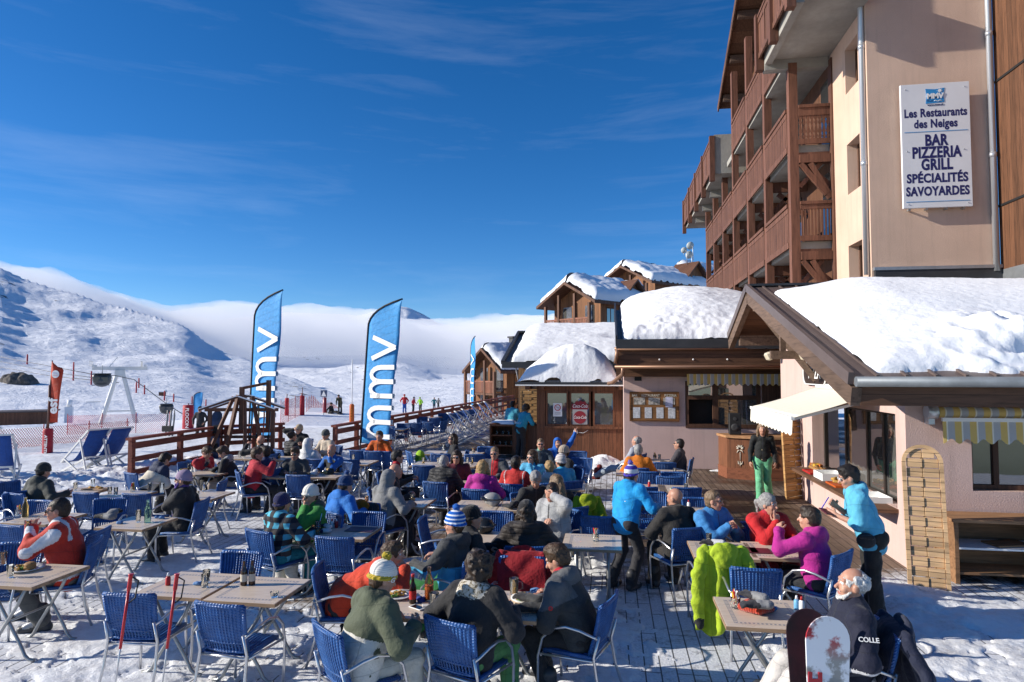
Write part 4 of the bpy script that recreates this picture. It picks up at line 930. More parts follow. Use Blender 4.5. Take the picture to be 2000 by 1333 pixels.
# ================================================================ soft shapes from signed distances (bodies, clothes, bags)
V3 = lambda *a: np.array(a, float)
def unit(v):
    v = np.asarray(v, float); return v/max(np.linalg.norm(v), 1e-9)
class Soft:
    def __init__(s): s.p = []
    def cap(s, a, b, ra, rb=None, m=0, k=.02, flat=None, sub=False):
        """tapered capsule; flat=(axis, factor) squeezes it along an axis"""
        a, b = np.asarray(a, float), np.asarray(b, float); rb = ra if rb is None else rb; R = max(ra, rb)
        s.p.append(('c', a, b, ra, rb, m, k, flat, sub, np.minimum(a, b)-R, np.maximum(a, b)+R)); return s
    def ell(s, c, r, rot=None, m=0, k=.015, sub=False):
        c, r = np.asarray(c, float), np.asarray(r, float); R = r.max() if rot is not None else r
        s.p.append(('e', c, r, rot, None, m, k, None, sub, c-R, c+R)); return s
    def chain(s, pts, rs, m=0, k=.01, flat=None):
        rs = rs if hasattr(rs, '__len__') else [rs]*len(pts)
        for i in range(len(pts)-1): s.cap(pts[i], pts[i+1], rs[i], rs[i+1], m, k, flat)
        return s
    def mesh(s, name, h, noise=None, amp=0.0, paint=None, relax=1):
        add = [q for q in s.p if not q[8]]
        lo = np.min([q[9] for q in add], 0)-3*h; hi = np.max([q[10] for q in add], 0)+3*h
        n = np.maximum(np.ceil((hi-lo)/h).astype(int)+1, 4)
        ax = [lo[i]+h*np.arange(n[i]) for i in range(3)]
        Fd = np.full(n, 1.0, np.float32); B = np.full(n, 9.0, np.float32); I = np.zeros(n, np.int8)
        for t, a, b, c, d, m, k, flat, sub, l, u in s.p:
            g = k+2.5*h
            i0 = np.clip(np.floor((l-g-lo)/h).astype(int), 0, n); i1 = np.clip(np.ceil((u+g-lo)/h).astype(int)+1, 0, n)
            if (i1-i0).min() <= 0: continue
            sl = tuple(slice(i0[j], i1[j]) for j in range(3))
            X = [ax[j][sl[j]].reshape([-1 if q == j else 1 for q in range(3)]) for j in range(3)]
            if t == 'c':
                ba = b-a; pa = [X[j]-a[j] for j in range(3)]
                if flat is not None:
                    f, q = flat; f = np.asarray(f); dp = sum(pa[j]*f[j] for j in range(3)); bd = ba@f
                    pa = [pa[j]+dp*f[j]*(q-1) for j in range(3)]; ba = ba+bd*f*(q-1)
                L2 = max(ba@ba, 1e-9); tt = np.clip(sum(pa[j]*ba[j] for j in range(3))/L2, 0, 1)
                dist = np.sqrt(sum((pa[j]-ba[j]*tt)**2 for j in range(3)))-(c+(d-c)*tt)
            else:
                P = [X[j]-a[j] for j in range(3)]
                if c is not None: P = [sum(P[j]*c[j][q] for j in range(3)) for q in range(3)]
                k0 = np.sqrt(sum((P[j]/b[j])**2 for j in range(3))); k1 = np.sqrt(sum((P[j]/b[j]**2)**2 for j in range(3)))
                dist = k0*(k0-1)/np.maximum(k1, 1e-6)
            dist = np.broadcast_to(dist, Fd[sl].shape).astype(np.float32)
            if sub: Fd[sl] = np.maximum(Fd[sl], -dist); continue
            hh = np.clip(.5+.5*(Fd[sl]-dist)/k, 0, 1); Fd[sl] = Fd[sl]*(1-hh)+dist*hh-k*hh*(1-hh)
            w = dist < B[sl]; B[sl][w] = dist[w]; I[sl][w] = m
        if noise is not None and amp:
            X = np.meshgrid(*ax, indexing='ij', sparse=True); Fd = Fd+(amp*noise(*X)).astype(np.float32)
        Fd[0], Fd[-1], Fd[:, 0], Fd[:, -1], Fd[:, :, 0], Fd[:, :, -1] = [.5]*6
        # surface nets
        S = Fd < 0; c8 = [(i, j, k) for i in (0, 1) for j in (0, 1) for k in (0, 1)]
        cs = [S[i:n[0]-1+i, j:n[1]-1+j, k:n[2]-1+k] for i, j, k in c8]
        cnt = sum(c.astype(np.int8) for c in cs); act = (cnt > 0) & (cnt < 8); cells = np.argwhere(act)
        idx = np.full(act.shape, -1, np.int64); idx[act] = np.arange(len(cells))
        vals = np.stack([Fd[cells[:, 0]+i, cells[:, 1]+j, cells[:, 2]+k] for i, j, k in c8], 1)
        acc = np.zeros((len(cells), 3)); cn = np.zeros(len(cells))
        for p in range(8):
            for q in range(p+1, 8):
                dfi = [c8[q][r]-c8[p][r] for r in range(3)]
                if sum(map(abs, dfi)) != 1: continue
                va, vb = vals[:, p], vals[:, q]; msk = (va < 0) != (vb < 0)
                t = np.where(msk, va/np.where(msk, va-vb, 1), 0)
                for r in range(3): acc[:, r] += np.where(msk, c8[p][r]+t*dfi[r], 0)
                cn += msk
        P = lo+(cells+acc/np.maximum(cn, 1)[:, None])*h
        quads = []
        for d in range(3):
            e1, e2 = (d+1) % 3, (d+2) % 3
            sl0 = [slice(1, n[q]-1) for q in range(3)]; sl0[d] = slice(0, n[d]-1); sl1 = list(sl0); sl1[d] = slice(1, n[d])
            a, b = S[tuple(sl0)], S[tuple(sl1)]; E = np.argwhere(a != b); fl = a[tuple(E.T)]
            off = np.array([0 if q == d else 1 for q in range(3)]); E = E+off
            def at(u, v):
                Q = E.copy(); Q[:, e1] += u; Q[:, e2] += v; return idx[tuple(Q.T)]
            q = np.stack([at(-1, -1), at(0, -1), at(0, 0), at(-1, 0)], 1); q[~fl] = q[~fl][:, ::-1]; quads.append(q)
        Q = np.concatenate(quads); ok = (Q >= 0).all(1); Q = Q[ok]
        for _ in range(relax):   # light smoothing
            sm = np.zeros_like(P); ct = np.zeros(len(P))
            for u in range(4):
                np.add.at(sm, Q[:, u], P[Q[:, (u+1) % 4]]); np.add.at(sm, Q[:, u], P[Q[:, u-1]]); np.add.at(ct, Q[:, u], 2)
            P = P*.5+sm/np.maximum(ct, 1)[:, None]*.5
        mi = I[tuple(cells.T)].astype(np.int32)
        if paint is not None: mi = paint(P, mi)
        return npmesh(name, P, Q, True, mi[Q[:, 0]])
def folds(seed, f=1.0):
    r = np.random.default_rng(seed); a, b, c, d, e = r.uniform(0, 6.28, 5)
    return lambda x, y, z: ((1-2*np.abs(np.sin(z*15*f+2.6*np.sin(x*8+a)+2.0*np.sin(y*9+b))))*.6+(1-2*np.abs(np.sin((x+.6*y)*14*f+2.2*np.sin(z*9+c)+d)))*.4+np.sin((x-y)*43*f+3*np.sin(z*25+e))*.22)
def fur(seed, f=1.0):
    return lambda x, y, z: vnoise(x*75*f, y*75*f, z*75*f, seed)*.7+vnoise(x*33*f, y*33*f, z*33*f, seed+1)
def cloth(col, rough=.75, puff=0.0, name=None, sheen=0.1, mot=.10):
    key = name or 'fabric_%02x%02x%02x_%d' % (*[int(min(1, c)*255) for c in col], int(puff*10))
    if key in MATS: return MATS[key]
    m, N, ma, mix, ramp, out, b = nodes(key, rough, .25); b.inputs['Sheen Weight'].default_value = sheen
    t = N('ShaderNodeTexCoord').outputs['Object']
    n = N('ShaderNodeTexNoise', {0: t, 'Scale': 9.0, 'Detail': 5, 'Roughness': .6}); f = N('ShaderNodeTexNoise', {0: t, 'Scale': 34.0, 'Detail': 3, 'Distortion': .6})
    c = ramp(n.outputs[0], [(.3, tuple(v*(1-mot*1.6) for v in col)), (.7, tuple(min(1, v*(1+mot)) for v in col))])
    h = ma('ADD', n.outputs[0], ma('MULTIPLY', f.outputs[0], .35))
    sp = N('ShaderNodeSeparateXYZ', {0: t}); wb = ma('ADD', sp.outputs['Z'], ma('MULTIPLY', ma('ABSOLUTE', sp.outputs['X']), -.25)); sm = ma('MAXIMUM', ma('LESS_THAN', ma('FRACT', ma('MULTIPLY', wb, 4.1)), .022), ma('LESS_THAN', ma('ABSOLUTE', ma('SUBTRACT', ma('ABSOLUTE', sp.outputs['X']), .155)), .003))
    h = ma('SUBTRACT', h, ma('MULTIPLY', sm, .5)); c = mix(ma('MULTIPLY', sm, .45), c, tuple(v*.45 for v in col)+(1,))
    if puff:
        s = N('ShaderNodeSeparateXYZ', {0: t}); w = ma('ABSOLUTE', ma('SINE', ma('MULTIPLY', s.outputs['Z'], 52.0))); h = ma('ADD', h, ma('MULTIPLY', ma('POWER', w, .5), puff))
    bp = N('ShaderNodeBump', {'Strength': .7, 'Distance': .022, 'Height': h}); out(c, bp.outputs[0]); return m
def knit(col, name=None):
    key = name or 'knit_%02x%02x%02x' % tuple(int(min(1, c)*255) for c in col)
    if key in MATS: return MATS[key]
    m, N, ma, mix, ramp, out, b = nodes(key, .95, .1); b.inputs['Sheen Weight'].default_value = .3
    t = N('ShaderNodeTexCoord').outputs['Object']; s = N('ShaderNodeSeparateXYZ', {0: t})
    an = N('ShaderNodeMath', {0: s.outputs['Y'], 1: s.outputs['X']}, operation='ARCTAN2').outputs[0]
    w = ma('ABSOLUTE', ma('SINE', ma('MULTIPLY', an, 17.0))); v = ma('SINE', ma('MULTIPLY', s.outputs['Z'], 420.0))
    bp = N('ShaderNodeBump', {'Strength': .6, 'Distance': .006, 'Height': ma('ADD', w, ma('MULTIPLY', v, .25))})
    b.inputs['Base Color'].default_value = (*col, 1); out(None, bp.outputs[0]); return m
def skin_mat(tone):
    key = 'skin_%d' % int(tone*100)
    if key in MATS: return MATS[key]
    m, N, ma, mix, ramp, out, b = nodes(key, .48, .4)
    base = np.array((.60, .335, .235))*(1-tone)+np.array((.30, .15, .095))*tone
    t = N('ShaderNodeTexCoord').outputs['Object']; n = N('ShaderNodeTexNoise', {0: t, 'Scale': 16.0, 'Detail': 4})
    c = ramp(n.outputs[0], [(.35, tuple(base*(.86, .76, .74))), (.65, tuple(base))]); b.inputs['Subsurface Weight'].default_value = .12; b.inputs['Subsurface Radius'].default_value = (.01, .004, .002)
    n2 = N('ShaderNodeTexNoise', {0: t, 'Scale': 110.0, 'Detail': 3}); bp = N('ShaderNodeBump', {'Strength': .15, 'Distance': .003, 'Height': n2.outputs[0]}); out(c, bp.outputs[0]); return m
LIP = mat('lips', (.42, .16, .13), .5); EYEW = mat('eye_white', (.62, .6, .57), .3); EYED = mat('iris', (.03, .022, .018), .2); BROW = mat('eyebrow', (.07, .045, .03), .9)
SHADES = mat('dark_lens', (.012, .012, .014), .08, spec=.8); BOOT = mat('ski_boot', (.045, .047, .052), .45, var=.4, vscale=11); ZIPM = mat('zip', (.03, .03, .035), .5)
def hairm(col):
    key = 'hair_%02x%02x%02x' % tuple(int(min(1, c)*255) for c in col)
    if key in MATS: return MATS[key]
    m, N, ma, mix, ramp, out, b = nodes(key, .5, .35)
    t = N('ShaderNodeTexCoord').outputs['Object']; mp = N('ShaderNodeMapping', {0: t, 'Scale': (60, 60, 14)}); n = N('ShaderNodeTexNoise', {0: mp.outputs[0], 'Scale': 2.2, 'Detail': 5})
    c = ramp(n.outputs[0], [(.32, tuple(v*.45 for v in col)), (.68, tuple(min(1, v*1.35) for v in col))]); bp = N('ShaderNodeBump', {'Strength': .9, 'Distance': .006, 'Height': n.outputs[0]}); out(c, bp.outputs[0]); return m
HAIRC = dict(black=(.018, .014, .012), brown=(.07, .04, .022), dark=(.035, .022, .015), grey=(.30, .29, .28), white=(.55, .54, .52), blond=(.36, .23, .10), sand=(.2, .13, .075))
def rotm(yaw, pitch, roll):
    """columns right, forward, up of a head turned yaw (left +), pitched (up +), rolled"""
    return np.array(Matrix.Rotation(R_(yaw), 3, 'Z') @ Matrix.Rotation(R_(pitch), 3, 'X') @ Matrix.Rotation(R_(roll), 3, 'Y'))
def ik(S, W, l1, l2, pole):
    d = W-S; L_ = np.linalg.norm(d)
    if L_ > (l1+l2)*.995: W = S+d/L_*(l1+l2)*.995; d = W-S; L_ = np.linalg.norm(d)
    a = (l1*l1-l2*l2+L_*L_)/(2*L_); hgt = math.sqrt(max(l1*l1-a*a, 0)); u = d/L_; p = np.asarray(pole, float); p = p-u*(p@u); p = unit(p)
    return S+u*a+p*hgt, W
def hand(b, W, hd, pn, side, curl=.5, pinch=False, point=False, m=0):
    """palm, four bent fingers and a thumb; hd: pointing direction, pn: palm normal, side: +1 right hand"""
    hd = unit(hd); pn = np.asarray(pn, float); pn = unit(pn-hd*(pn@hd)); sd = np.cross(hd, pn)*side
    b.cap(W, W+hd*.03, .027, .03, m, .012, (pn, 1.35)); b.cap(W+hd*.035-sd*.012, W+hd*.078-sd*.014, .026, .025, m, .01, (pn, 1.9)); b.cap(W+hd*.035+sd*.014, W+hd*.082+sd*.016, .025, .024, m, .01, (pn, 1.9))
    for i, (o, ln) in enumerate(((.032, .036), (.0115, .042), (-.0105, .040), (-.031, .031))):
        c = curl*(1+.12*i)
        if point: c = .06 if i == 0 else 1.15
        p0 = W+hd*.078+sd*o; th = c*.9; d1 = hd*math.cos(th)+pn*math.sin(th); p1 = p0+d1*ln; th2 = c*2.0; d2 = hd*math.cos(th2)+pn*math.sin(th2); p2 = p1+d2*ln*.72; th3 = c*2.7; d3 = hd*math.cos(th3)+pn*math.sin(th3); p3 = p2+d3*ln*.5
        b.chain([p0-hd*.012, p1, p2, p3], [.0098, .0092, .0084, .007], m, .004)
    t0 = W+hd*.02+sd*.022; d1 = unit(hd*.62+sd*.72+pn*(.35+.3*curl)); t1 = t0+d1*.042; d2 = unit(hd*.9+sd*.1+pn*(.3+.55*curl)); t2 = t1+d2*.032; t3 = t2+unit(d2+pn*.2*curl-sd*.2)*.024
    b.chain([t0, t1, t2, t3], [.0145, .0115, .0105, .008], m, .007)
PEOPLE = {}
def person(key, px, face, label, jac, tro=(.03, .03, .035), hair='brown', style='short', hat=None, pompom=None, brim=None, glasses=None, lean=8, side=0, hp=(0, 0, 0), R=('table',), L=('table',), collar=None, hood=None, puff=0.0, bulk=1.0, tone=.25, beard=None, stand=False, scale=1.0, legs=None, paint=None, mats=None, z0=0.0, chair=True, sleeve=1.0, gloves=None, boots=None, trom=None, hoodcol=None, cat='person', group=None, feet=None, hatm=None, jm=None, hem=0.0, brimz=.015):
    cols = lambda c: c if isinstance(c, bpy.types.Material) else cloth(c)
    H0 = 1.0
    # ---- skeleton in the person's own frame: facing +Y, right hand +X, seat or ground at z
    pz = .92 if stand else .53
    P = V3(0, 0, pz); ln, sd = R_(lean), R_(side)
    d = unit(V3(math.sin(sd), math.sin(ln)*math.cos(sd), math.cos(ln)*math.cos(sd))); f = unit(V3(0, math.cos(ln), -math.sin(ln))); rt = unit(np.cross(f, d))
    C = P+d*.27; N = P+d*.49; up = unit(d*.75+V3(0, .12, .45)); Hc = N+up*.165
    hm = rotm(*hp); hr, hf, hu = hm[:, 0], hm[:, 1], hm[:, 2]
    SL, SR = N-d*.045-rt*.175, N-d*.045+rt*.175
    PRE = dict(table=(.17, .36, .79), lap=(.10, .26, .64), wide=(.27, .34, .79), plate=(.12, .33, .81), down=(.22, .04, pz-.08), rest=(.24, .20, .66), chest=(.08, .26, .93), phone=(.06, .30, .86), pocket=(.2, .1, pz+.05))
    def tgt(h, sgn):
        n = h[0]
        if n == 'at': v = V3(*h[1]); return v
        if n == 'chin': return Hc+hf*.085-hu*.115+hr*.035*sgn-V3(0, 0, .04)
        if n == 'mouth': return Hc+hf*.13-hu*.06+hr*.05*sgn-V3(0, 0, .07)
        if n == 'brow': return Hc+hf*.10+hu*.055+hr*.1*sgn-V3(0, 0, .06)
        v = V3(*PRE[n]); v[0] *= sgn; return v
    arms = []
    for sgn, S, h in ((1, SR, R), (-1, SL, L)):
        T = tgt(h, sgn); pole = h[2] if len(h) > 2 else (sgn*.75, -.35, -.75); E, W = ik(S, T, .285, .25, pole); arms.append((sgn, S, E, W, h))
    hips = [P+V3(s*.085, 0, -.02) for s in (1, -1)]
    if stand:
        lg = legs or [((.10, .02, .49), (.11, -.02, .09)), ((-.10, .02, .49), (-.11, -.02, .09))]
    else:
        lg = legs or [((.14, .43, .51), (.15, .40, .09)), ((-.14, .43, .51), (-.16, .36, .09))]
    lg = [(V3(*a), V3(*b_)) for a, b_ in lg]
    # ---- root placed so that the head lands where the photograph shows it
    hz = Hc[2]*scale+z0; p = G(px[0], px[1], hz) if feet is None else None
    rz = -R_(face); ca, sa = math.cos(rz), math.sin(rz)
    if feet is None: root = Vector((p.x-(Hc[0]*ca-Hc[1]*sa)*scale, p.y-(Hc[0]*sa+Hc[1]*ca)*scale, z0))
    else: root = Vector(feet)
    dist = (root-CAMP).length; hb = min(max(dist*.00078, .0056), .03); hj = min(max(dist*.00115, .008), .045)
    t = empty('person', root, rz, label, cat, group); t.scale = (scale,)*3; seed = abs(hash(key)) % 9999 if False else sum(ord(c)*(i+3) for i, c in enumerate(key))
    # ---- body: head, neck, hands, slim trunk and limbs in one skin
    b = Soft(); hd_ = lambda x, y, z: Hc+hr*x+hf*y+hu*z
    b.cap(P, N, .07, .07, 0, .03); b.cap(N-d*.05, Hc-hu*.03, .058, .054, 0, .03)
    b.ell(hd_(0, -.012, .028), (.075, .095, .092), hm, 0, .02); b.ell(hd_(0, .022, -.03), (.061, .073, .088), hm, 0, .03); b.ell(hd_(0, .045, -.088), (.04, .042, .03), hm, 0, .03)
    b.cap(hd_(0, .088, .005), hd_(0, .113, -.03), .0095, .0145, 0, .012); b.cap(hd_(-.042, .076, .03), hd_(.042, .076, .03), .012, .012, 0, .015)
    for s in (1, -1):
        b.ell(hd_(s*.076, -.004, -.012), (.012, .024, .033), hm, 0, .006); b.ell(hd_(s*.037, .068, -.035), (.022, .02, .02), hm, 0, .02)
        b.ell(hd_(s*.031, .080, .006), (.0145, .0095, .0085), hm, 1, .003); b.ell(hd_(s*.031, .0875, .006), (.0065, .0045, .0065), hm, 2, .002); b.cap(hd_(s*.014, .089, .029), hd_(s*.047, .080, .031), .0055, .004, 3, .004)
    b.cap(hd_(-.02, .088, -.068), hd_(.02, .088, -.068), .0075, .0075, 4, .006)
    for sgn, S, E, W, h in arms:
        b.cap(N-d*.06, S, .05, .045, 0, .03); b.cap(S, E, .043, .038, 0, .02); b.cap(E, W, .038, .026, 0, .015)
        o = h[3] if len(h) > 3 else {}; n = h[0]
        hd = o.get('dir', (unit(W-E)+V3(0, .25, -.15)) if n in ('table', 'wide', 'plate', 'lap', 'rest', 'down', 'phone') else unit(W-E)); pn = o.get('pn', V3(0, 0, -1) if n in ('table', 'wide', 'plate', 'rest', 'lap') else (-hf if n in ('chin', 'mouth', 'brow') else V3(-sgn, 0, 0)))
        if n == 'chin': hd = unit(hu*.8-hr*.25*sgn+hf*.1)
        if n == 'mouth': hd = unit(hu*.6-hf*.55-hr*.3*sgn); pn = unit(-hf*.6-hr*sgn*.7)
        if n == 'brow': hd = unit(hu*.25-hr*.85*sgn+hf*.12); pn = unit(-hf)
        hand(b, W, hd, pn, sgn, o.get('curl', .45 if n != 'brow' else .3), point=o.get('point', False), m=0 if not gloves else 5)
    bm_ = [skin_mat(tone), EYEW, EYED, BROW if hair not in ('white', 'grey') else hairm(HAIRC['grey']), LIP]
    if gloves: bm_.append(cols(gloves))
    link('body', b.mesh('body', hb), t, bm_)
    # ---- jacket
    j = Soft(); B_ = bulk
    j.cap(P+V3(0, 0, -.0-hem), C, .152*B_, .158*B_, 0, .05, (f, 1.28)); j.cap(C, N-d*.07, .16*B_, .125*B_, 0, .06, (f, 1.3)); j.cap(SL*.9+N*.1, SR*.9+N*.1, .072*B_, .072*B_, 0, .05)
    j.cap(N-d*.03, N+up*.055, .072, .062, 0, .03)
    for s in (1, -1): j.cap(P+V3(s*.06, .0, -.02-hem), P+V3(s*.06, .02, .1), .115*B_, .115*B_, 0, .05)
    for sgn, S, E, W, h in arms:
        E2 = E; W2 = E+(W-E)*.97 if sleeve > .9 else E+(W-E)*max(sleeve-.5, .06)*2
        j.cap(S, E2, .072*B_, .060*B_, 0, .04); j.cap(E2, W2, .060*B_, (.043 if sleeve > .9 else .055)*B_, 0, .03); j.cap(W2-unit(W2-E)*.012, W2, .047*B_, .047*B_, 0, .01)
    if collar: j.cap(N-d*.0, N+up*.07, .07, .066, 3, .012)
    if hood == 'down': j.ell(N-f*.085+up*.0, (.125, .062, .085), None, 2 if hoodcol else 0, .035); j.cap(N-f*.05+rt*.09+d*.02, N-f*.05-rt*.09+d*.02, .042, .042, 2 if hoodcol else 0, .03)
    if hood == 'up':
        j.ell(hd_(0, -.02, .025), (.099, .118, .12), hm, 2 if hoodcol else 0, .05); j.cap(N-f*.03, hd_(0, -.05, -.04), .10, .09, 2 if hoodcol else 0, .05)
        j.ell(hd_(0, .13, -.01), (.085, .12, .112), hm, 0, .01, True)
    j.cap(N-f*(-.03)+up*.13, N+up*.2, .045, .05, 0, .01, None, True) if hood != 'up' else None
    jmat = jm or (cols(jac) if not puff else cloth(jac, .6, puff))
    jms = [jmat, (mats or [None])[0] or jmat, cols(hoodcol) if hoodcol else jmat, cols(collar) if collar else jmat, ZIPM]
    if mats and len(mats) > 1: jms += mats[1:]
    def jp(Pv, mi):
        rel = Pv-P; front = rel@f; x_ = rel@rt; z_ = rel@d
        zp = (np.abs(x_) < .007) & (front > .05) & (z_ > -.05) & (z_ < .52); mi = np.where(zp & (mi == 0), 4, mi)
        if paint: mi = paint(x_, front, z_, mi, Pv)
        return mi
    link('jacket', j.mesh('jacket', hj, folds(seed, .9), .0068 if not puff else .009, jp), t, jms)
    # ---- trousers and boots
    q = Soft(); q.cap(hips[0]+V3(0, -.03, 0), hips[1]+V3(0, -.03, 0), .118, .118, 0, .04)
    bt = []
    for (kn, an), hpj in zip(lg, hips):
        q.cap(hpj, kn, .098, .073, 0, .045); q.cap(kn, an+V3(0, 0, .03), .073, .078, 0, .03)
        w = Soft(); toe = V3(0, 1, 0)
        w.cap(an+V3(0, 0, .14), an+V3(0, 0, .02), .068, .066, 0, .03); w.cap(an+V3(0, -.05, -.035), an+V3(0, .17, -.045), .05, .046, 0, .03); w.cap(an+V3(0, .04, .02), an+V3(0, .12, -.02), .05, .045, 1, .02)
        bt.append(w)
    link('trousers', q.mesh('trousers', hj, folds(seed+5, .8), .008), t, (trom or cols(tro),))
    for w in bt: link('boot', w.mesh('boot', hj), t, (cols(boots) if boots else BOOT, mat('boot_buckle', (.3, .3, .31), .35, .5)))
    # ---- hair
    hc = HAIRC.get(hair, hair)
    if hat is not None and style == 'none': style = 'crop'
    if style != 'none':
        h = Soft(); amp, fq = .006, 1.0
        if style in ('short', 'long', 'bob', 'tail', 'crop'):
            th = .012 if style != 'crop' else .004
            h.ell(hd_(0, -.018, .036), (.077+th, .096+th, .091+th), hm, 0, .02); h.ell(hd_(0, -.05, -.02), (.07+th*.6, .055+th, .07), hm, 0, .03)
            if style == 'short': h.ell(hd_(0, .035, .105), (.062, .05, .03), hm, 0, .03)
            if style in ('long', 'bob'):
                e = .30 if style == 'long' else .12
                for s in (1, -1): h.chain([hd_(s*.07, -.01, .04), hd_(s*.086, .0, -.05), hd_(s*.10, -.0, -.05-e*.6)], [.03, .034, .026], 0, .03)
                h.chain([hd_(0, -.085, .02), hd_(0, -.09, -.1), hd_(0, -.10, -.08-e)], [.06, .065, .04], 0, .04, (hf, 1.3)); amp = .010
            if style == 'tail': h.chain([hd_(0, -.10, .03), hd_(0, -.16, -.0), hd_(0, -.15, -.12)], [.03, .03, .015], 0, .02)
        elif style == 'curly':
            h.ell(hd_(0, -.03, .045), (.118, .125, .115), hm, 0, .02); h.ell(hd_(0, -.07, -.03), (.10, .07, .085), hm, 0, .03); amp = .02
        elif style == 'fringe':
            h.ell(hd_(0, -.026, .024), (.092, .108, .088), hm, 0, .01); h.ell(hd_(0, .045, .10), (.07, .10, .06), hm, 0, .01, True); amp = .010
        elif style == 'bun': h.ell(hd_(0, -.02, .036), (.087, .106, .101), hm, 0, .02); h.ell(hd_(0, -.11, .06), (.05, .045, .045), hm, 0, .015)
        h.ell(hd_(0, .135, -.045), (.088, .10, .112), hm, 0, .01, True)
        for s in (1, -1): h.ell(hd_(s*.095, .02, -.03), (.04, .04, .055), hm, 0, .01, True) if style in ('short', 'crop', 'fringe') else None
        link('hair', h.mesh('hair', min(hb*1.1, .016), fur(seed, .9 if style != 'curly' else .55), amp), t, (hairm(hc),))
    if beard:
        h = Soft(); h.chain([hd_(-.062, .03, -.045), hd_(-.045, .07, -.09), hd_(0, .088, -.105), hd_(.045, .07, -.09), hd_(.062, .03, -.045)], [.010, .014, .018, .014, .010], 0, .01); h.cap(hd_(-.03, .094, -.054), hd_(.03, .094, -.054), .006, .006, 0, .006)
        link('beard', h.mesh('beard', hb, fur(seed+3, 1.1), .006), t, (hairm(HAIRC[beard]),))
    if hat is not None:
        h = Soft(); h.ell(hd_(0, -.014, .052), (.094, .112, .098), hm, 0, .01)
        h.cap(hd_(0, .02, -.178+brimz), hd_(0, 0, -.42), .165, .165, 0, .004, None, True)
        ring = [hd_(.092*math.cos(a), -.012+.108*math.sin(a), .0+brimz+.022*math.sin(a)) for a in np.linspace(0, 2*math.pi, 15)]
        h.chain(ring, .0145, 1, .008)
        hmats = [hatm or knit(hat), knit(brim) if brim else (hatm or knit(hat))]
        ho = link('hat', h.mesh('hat', hb, None), t, hmats)
        if pompom is not None:
            q = Soft(); q.ell(hd_(0, -.03, .175), (.038, .038, .036)); link('pompom', q.mesh('pompom', hb, fur(seed+9, 1.2), .010), ho, (knit(pompom),))
    if glasses:
        g = Soft(); gm = glasses if isinstance(glasses, bpy.types.Material) else SHADES
        for s in (1, -1):
            g.ell(hd_(s*.032, .099, .004), (.027, .007, .019), hm, 0, .004); g.cap(hd_(s*.058, .09, .012), hd_(s*.081, .0, .012), .004, .004, 1, .003)
        g.cap(hd_(-.01, .104, .01), hd_(.01, .104, .01), .004, .004, 1, .003)
        link('sunglasses' if gm is SHADES else 'glasses', g.mesh('sunglasses', min(hb*.8, .007), None, relax=0), t, (gm, ZIPM))
    PEOPLE[key] = dict(root=t, Hc=Hc, arms=arms, hd=hd_, rz=rz, scale=scale, hf=hf, hu=hu, hr=hr, N=N, d=d, f=f, chair=chair and not stand, label=label, face=face)
    return t
def wpt(key, v):
    """person-local point to world"""
    return PEOPLE[key]['root'].matrix_basis @ Vector(v)
# ================================================================ the people
PUR = (.16, .07, .33)
def plaid():
    m, N, ma, mix, ramp, out, b = nodes('plaid_fabric', .8, .2)
    t = N('ShaderNodeTexCoord').outputs['Object']; s = N('ShaderNodeSeparateXYZ', {0: t})
    fx = ma('FRACT', ma('MULTIPLY', ma('ADD', s.outputs['X'], .03), 7.2)); fz = ma('FRACT', ma('MULTIPLY', s.outputs['Z'], 7.2))
    a = ma('GREATER_THAN', fx, .5); c = ma('GREATER_THAN', fz, .5)
    col = mix(a, mix(c, (.012, .016, .028, 1), (.05, .05, .055, 1)), mix(c, (.06, .055, .055, 1), (.10, .44, .58, 1)))
    n = N('ShaderNodeTexNoise', {0: t, 'Scale': 12.0, 'Detail': 4}); bp = N('ShaderNodeBump', {'Strength': .5, 'Distance': .012, 'Height': n.outputs[0]}); out(col, bp.outputs[0]); return m
def striped_knit(name, a, c, freq, off=0.0, frac=.5):
    m, N, ma, mix, ramp, out, b = nodes(name, .95, .1)
    t = N('ShaderNodeTexCoord').outputs['Object']; s = N('ShaderNodeSeparateXYZ', {0: t}); e = ma('GREATER_THAN', ma('FRACT', ma('MULTIPLY', ma('ADD', s.outputs['Z'], off), freq)), frac)
    v = N('ShaderNodeTexNoise', {0: t, 'Scale': 120.0}); bp = N('ShaderNodeBump', {'Strength': .5, 'Distance': .006, 'Height': v.outputs[0]}); out(mix(e, (*a, 1), (*c, 1)), bp.outputs[0]); return m
def camo():
    m, N, ma, mix, ramp, out, b = nodes('camouflage_fabric', .85, .1)
    t = N('ShaderNodeTexCoord').outputs['Object']; n = N('ShaderNodeTexNoise', {0: t, 'Scale': 26.0, 'Detail': 3, 'Distortion': 1.5})
    out(ramp(n.outputs[0], [(.36, (.07, .055, .035)), (.44, (.22, .18, .12)), (.5, (.45, .41, .33)), (.6, (.55, .52, .46))])); return m
PLAID = plaid(); CAMO = camo()
BLK = (.023, .023, .025); DK = (.03, .032, .036); CHAR = (.05, .052, .056); SKY = (.055, .37, .58); RED = (.46, .025, .022); WHT = (.72, .72, .70)
T_ = ('table',); LAP = ('lap',); WIDE = ('wide',); PL = ('plate',); CH = ('chest',); RST = ('rest',)
def band(fn, idx):
    return lambda x, fr, z, mi, P: np.where(fn(x, fr, z, P) & (mi == 0), idx, mi)
person('parka', (85, 921), 12, 'man in a dark grey parka and dark beanie, seen from behind by the deck chairs', (.045, .05, .045), hair='black', style='none', hat=(.03, .032, .032), lean=16, R=('at', (.36, .32, .8)), L=WIDE, bulk=1.18, hood='down', hp=(0, -18, 0))
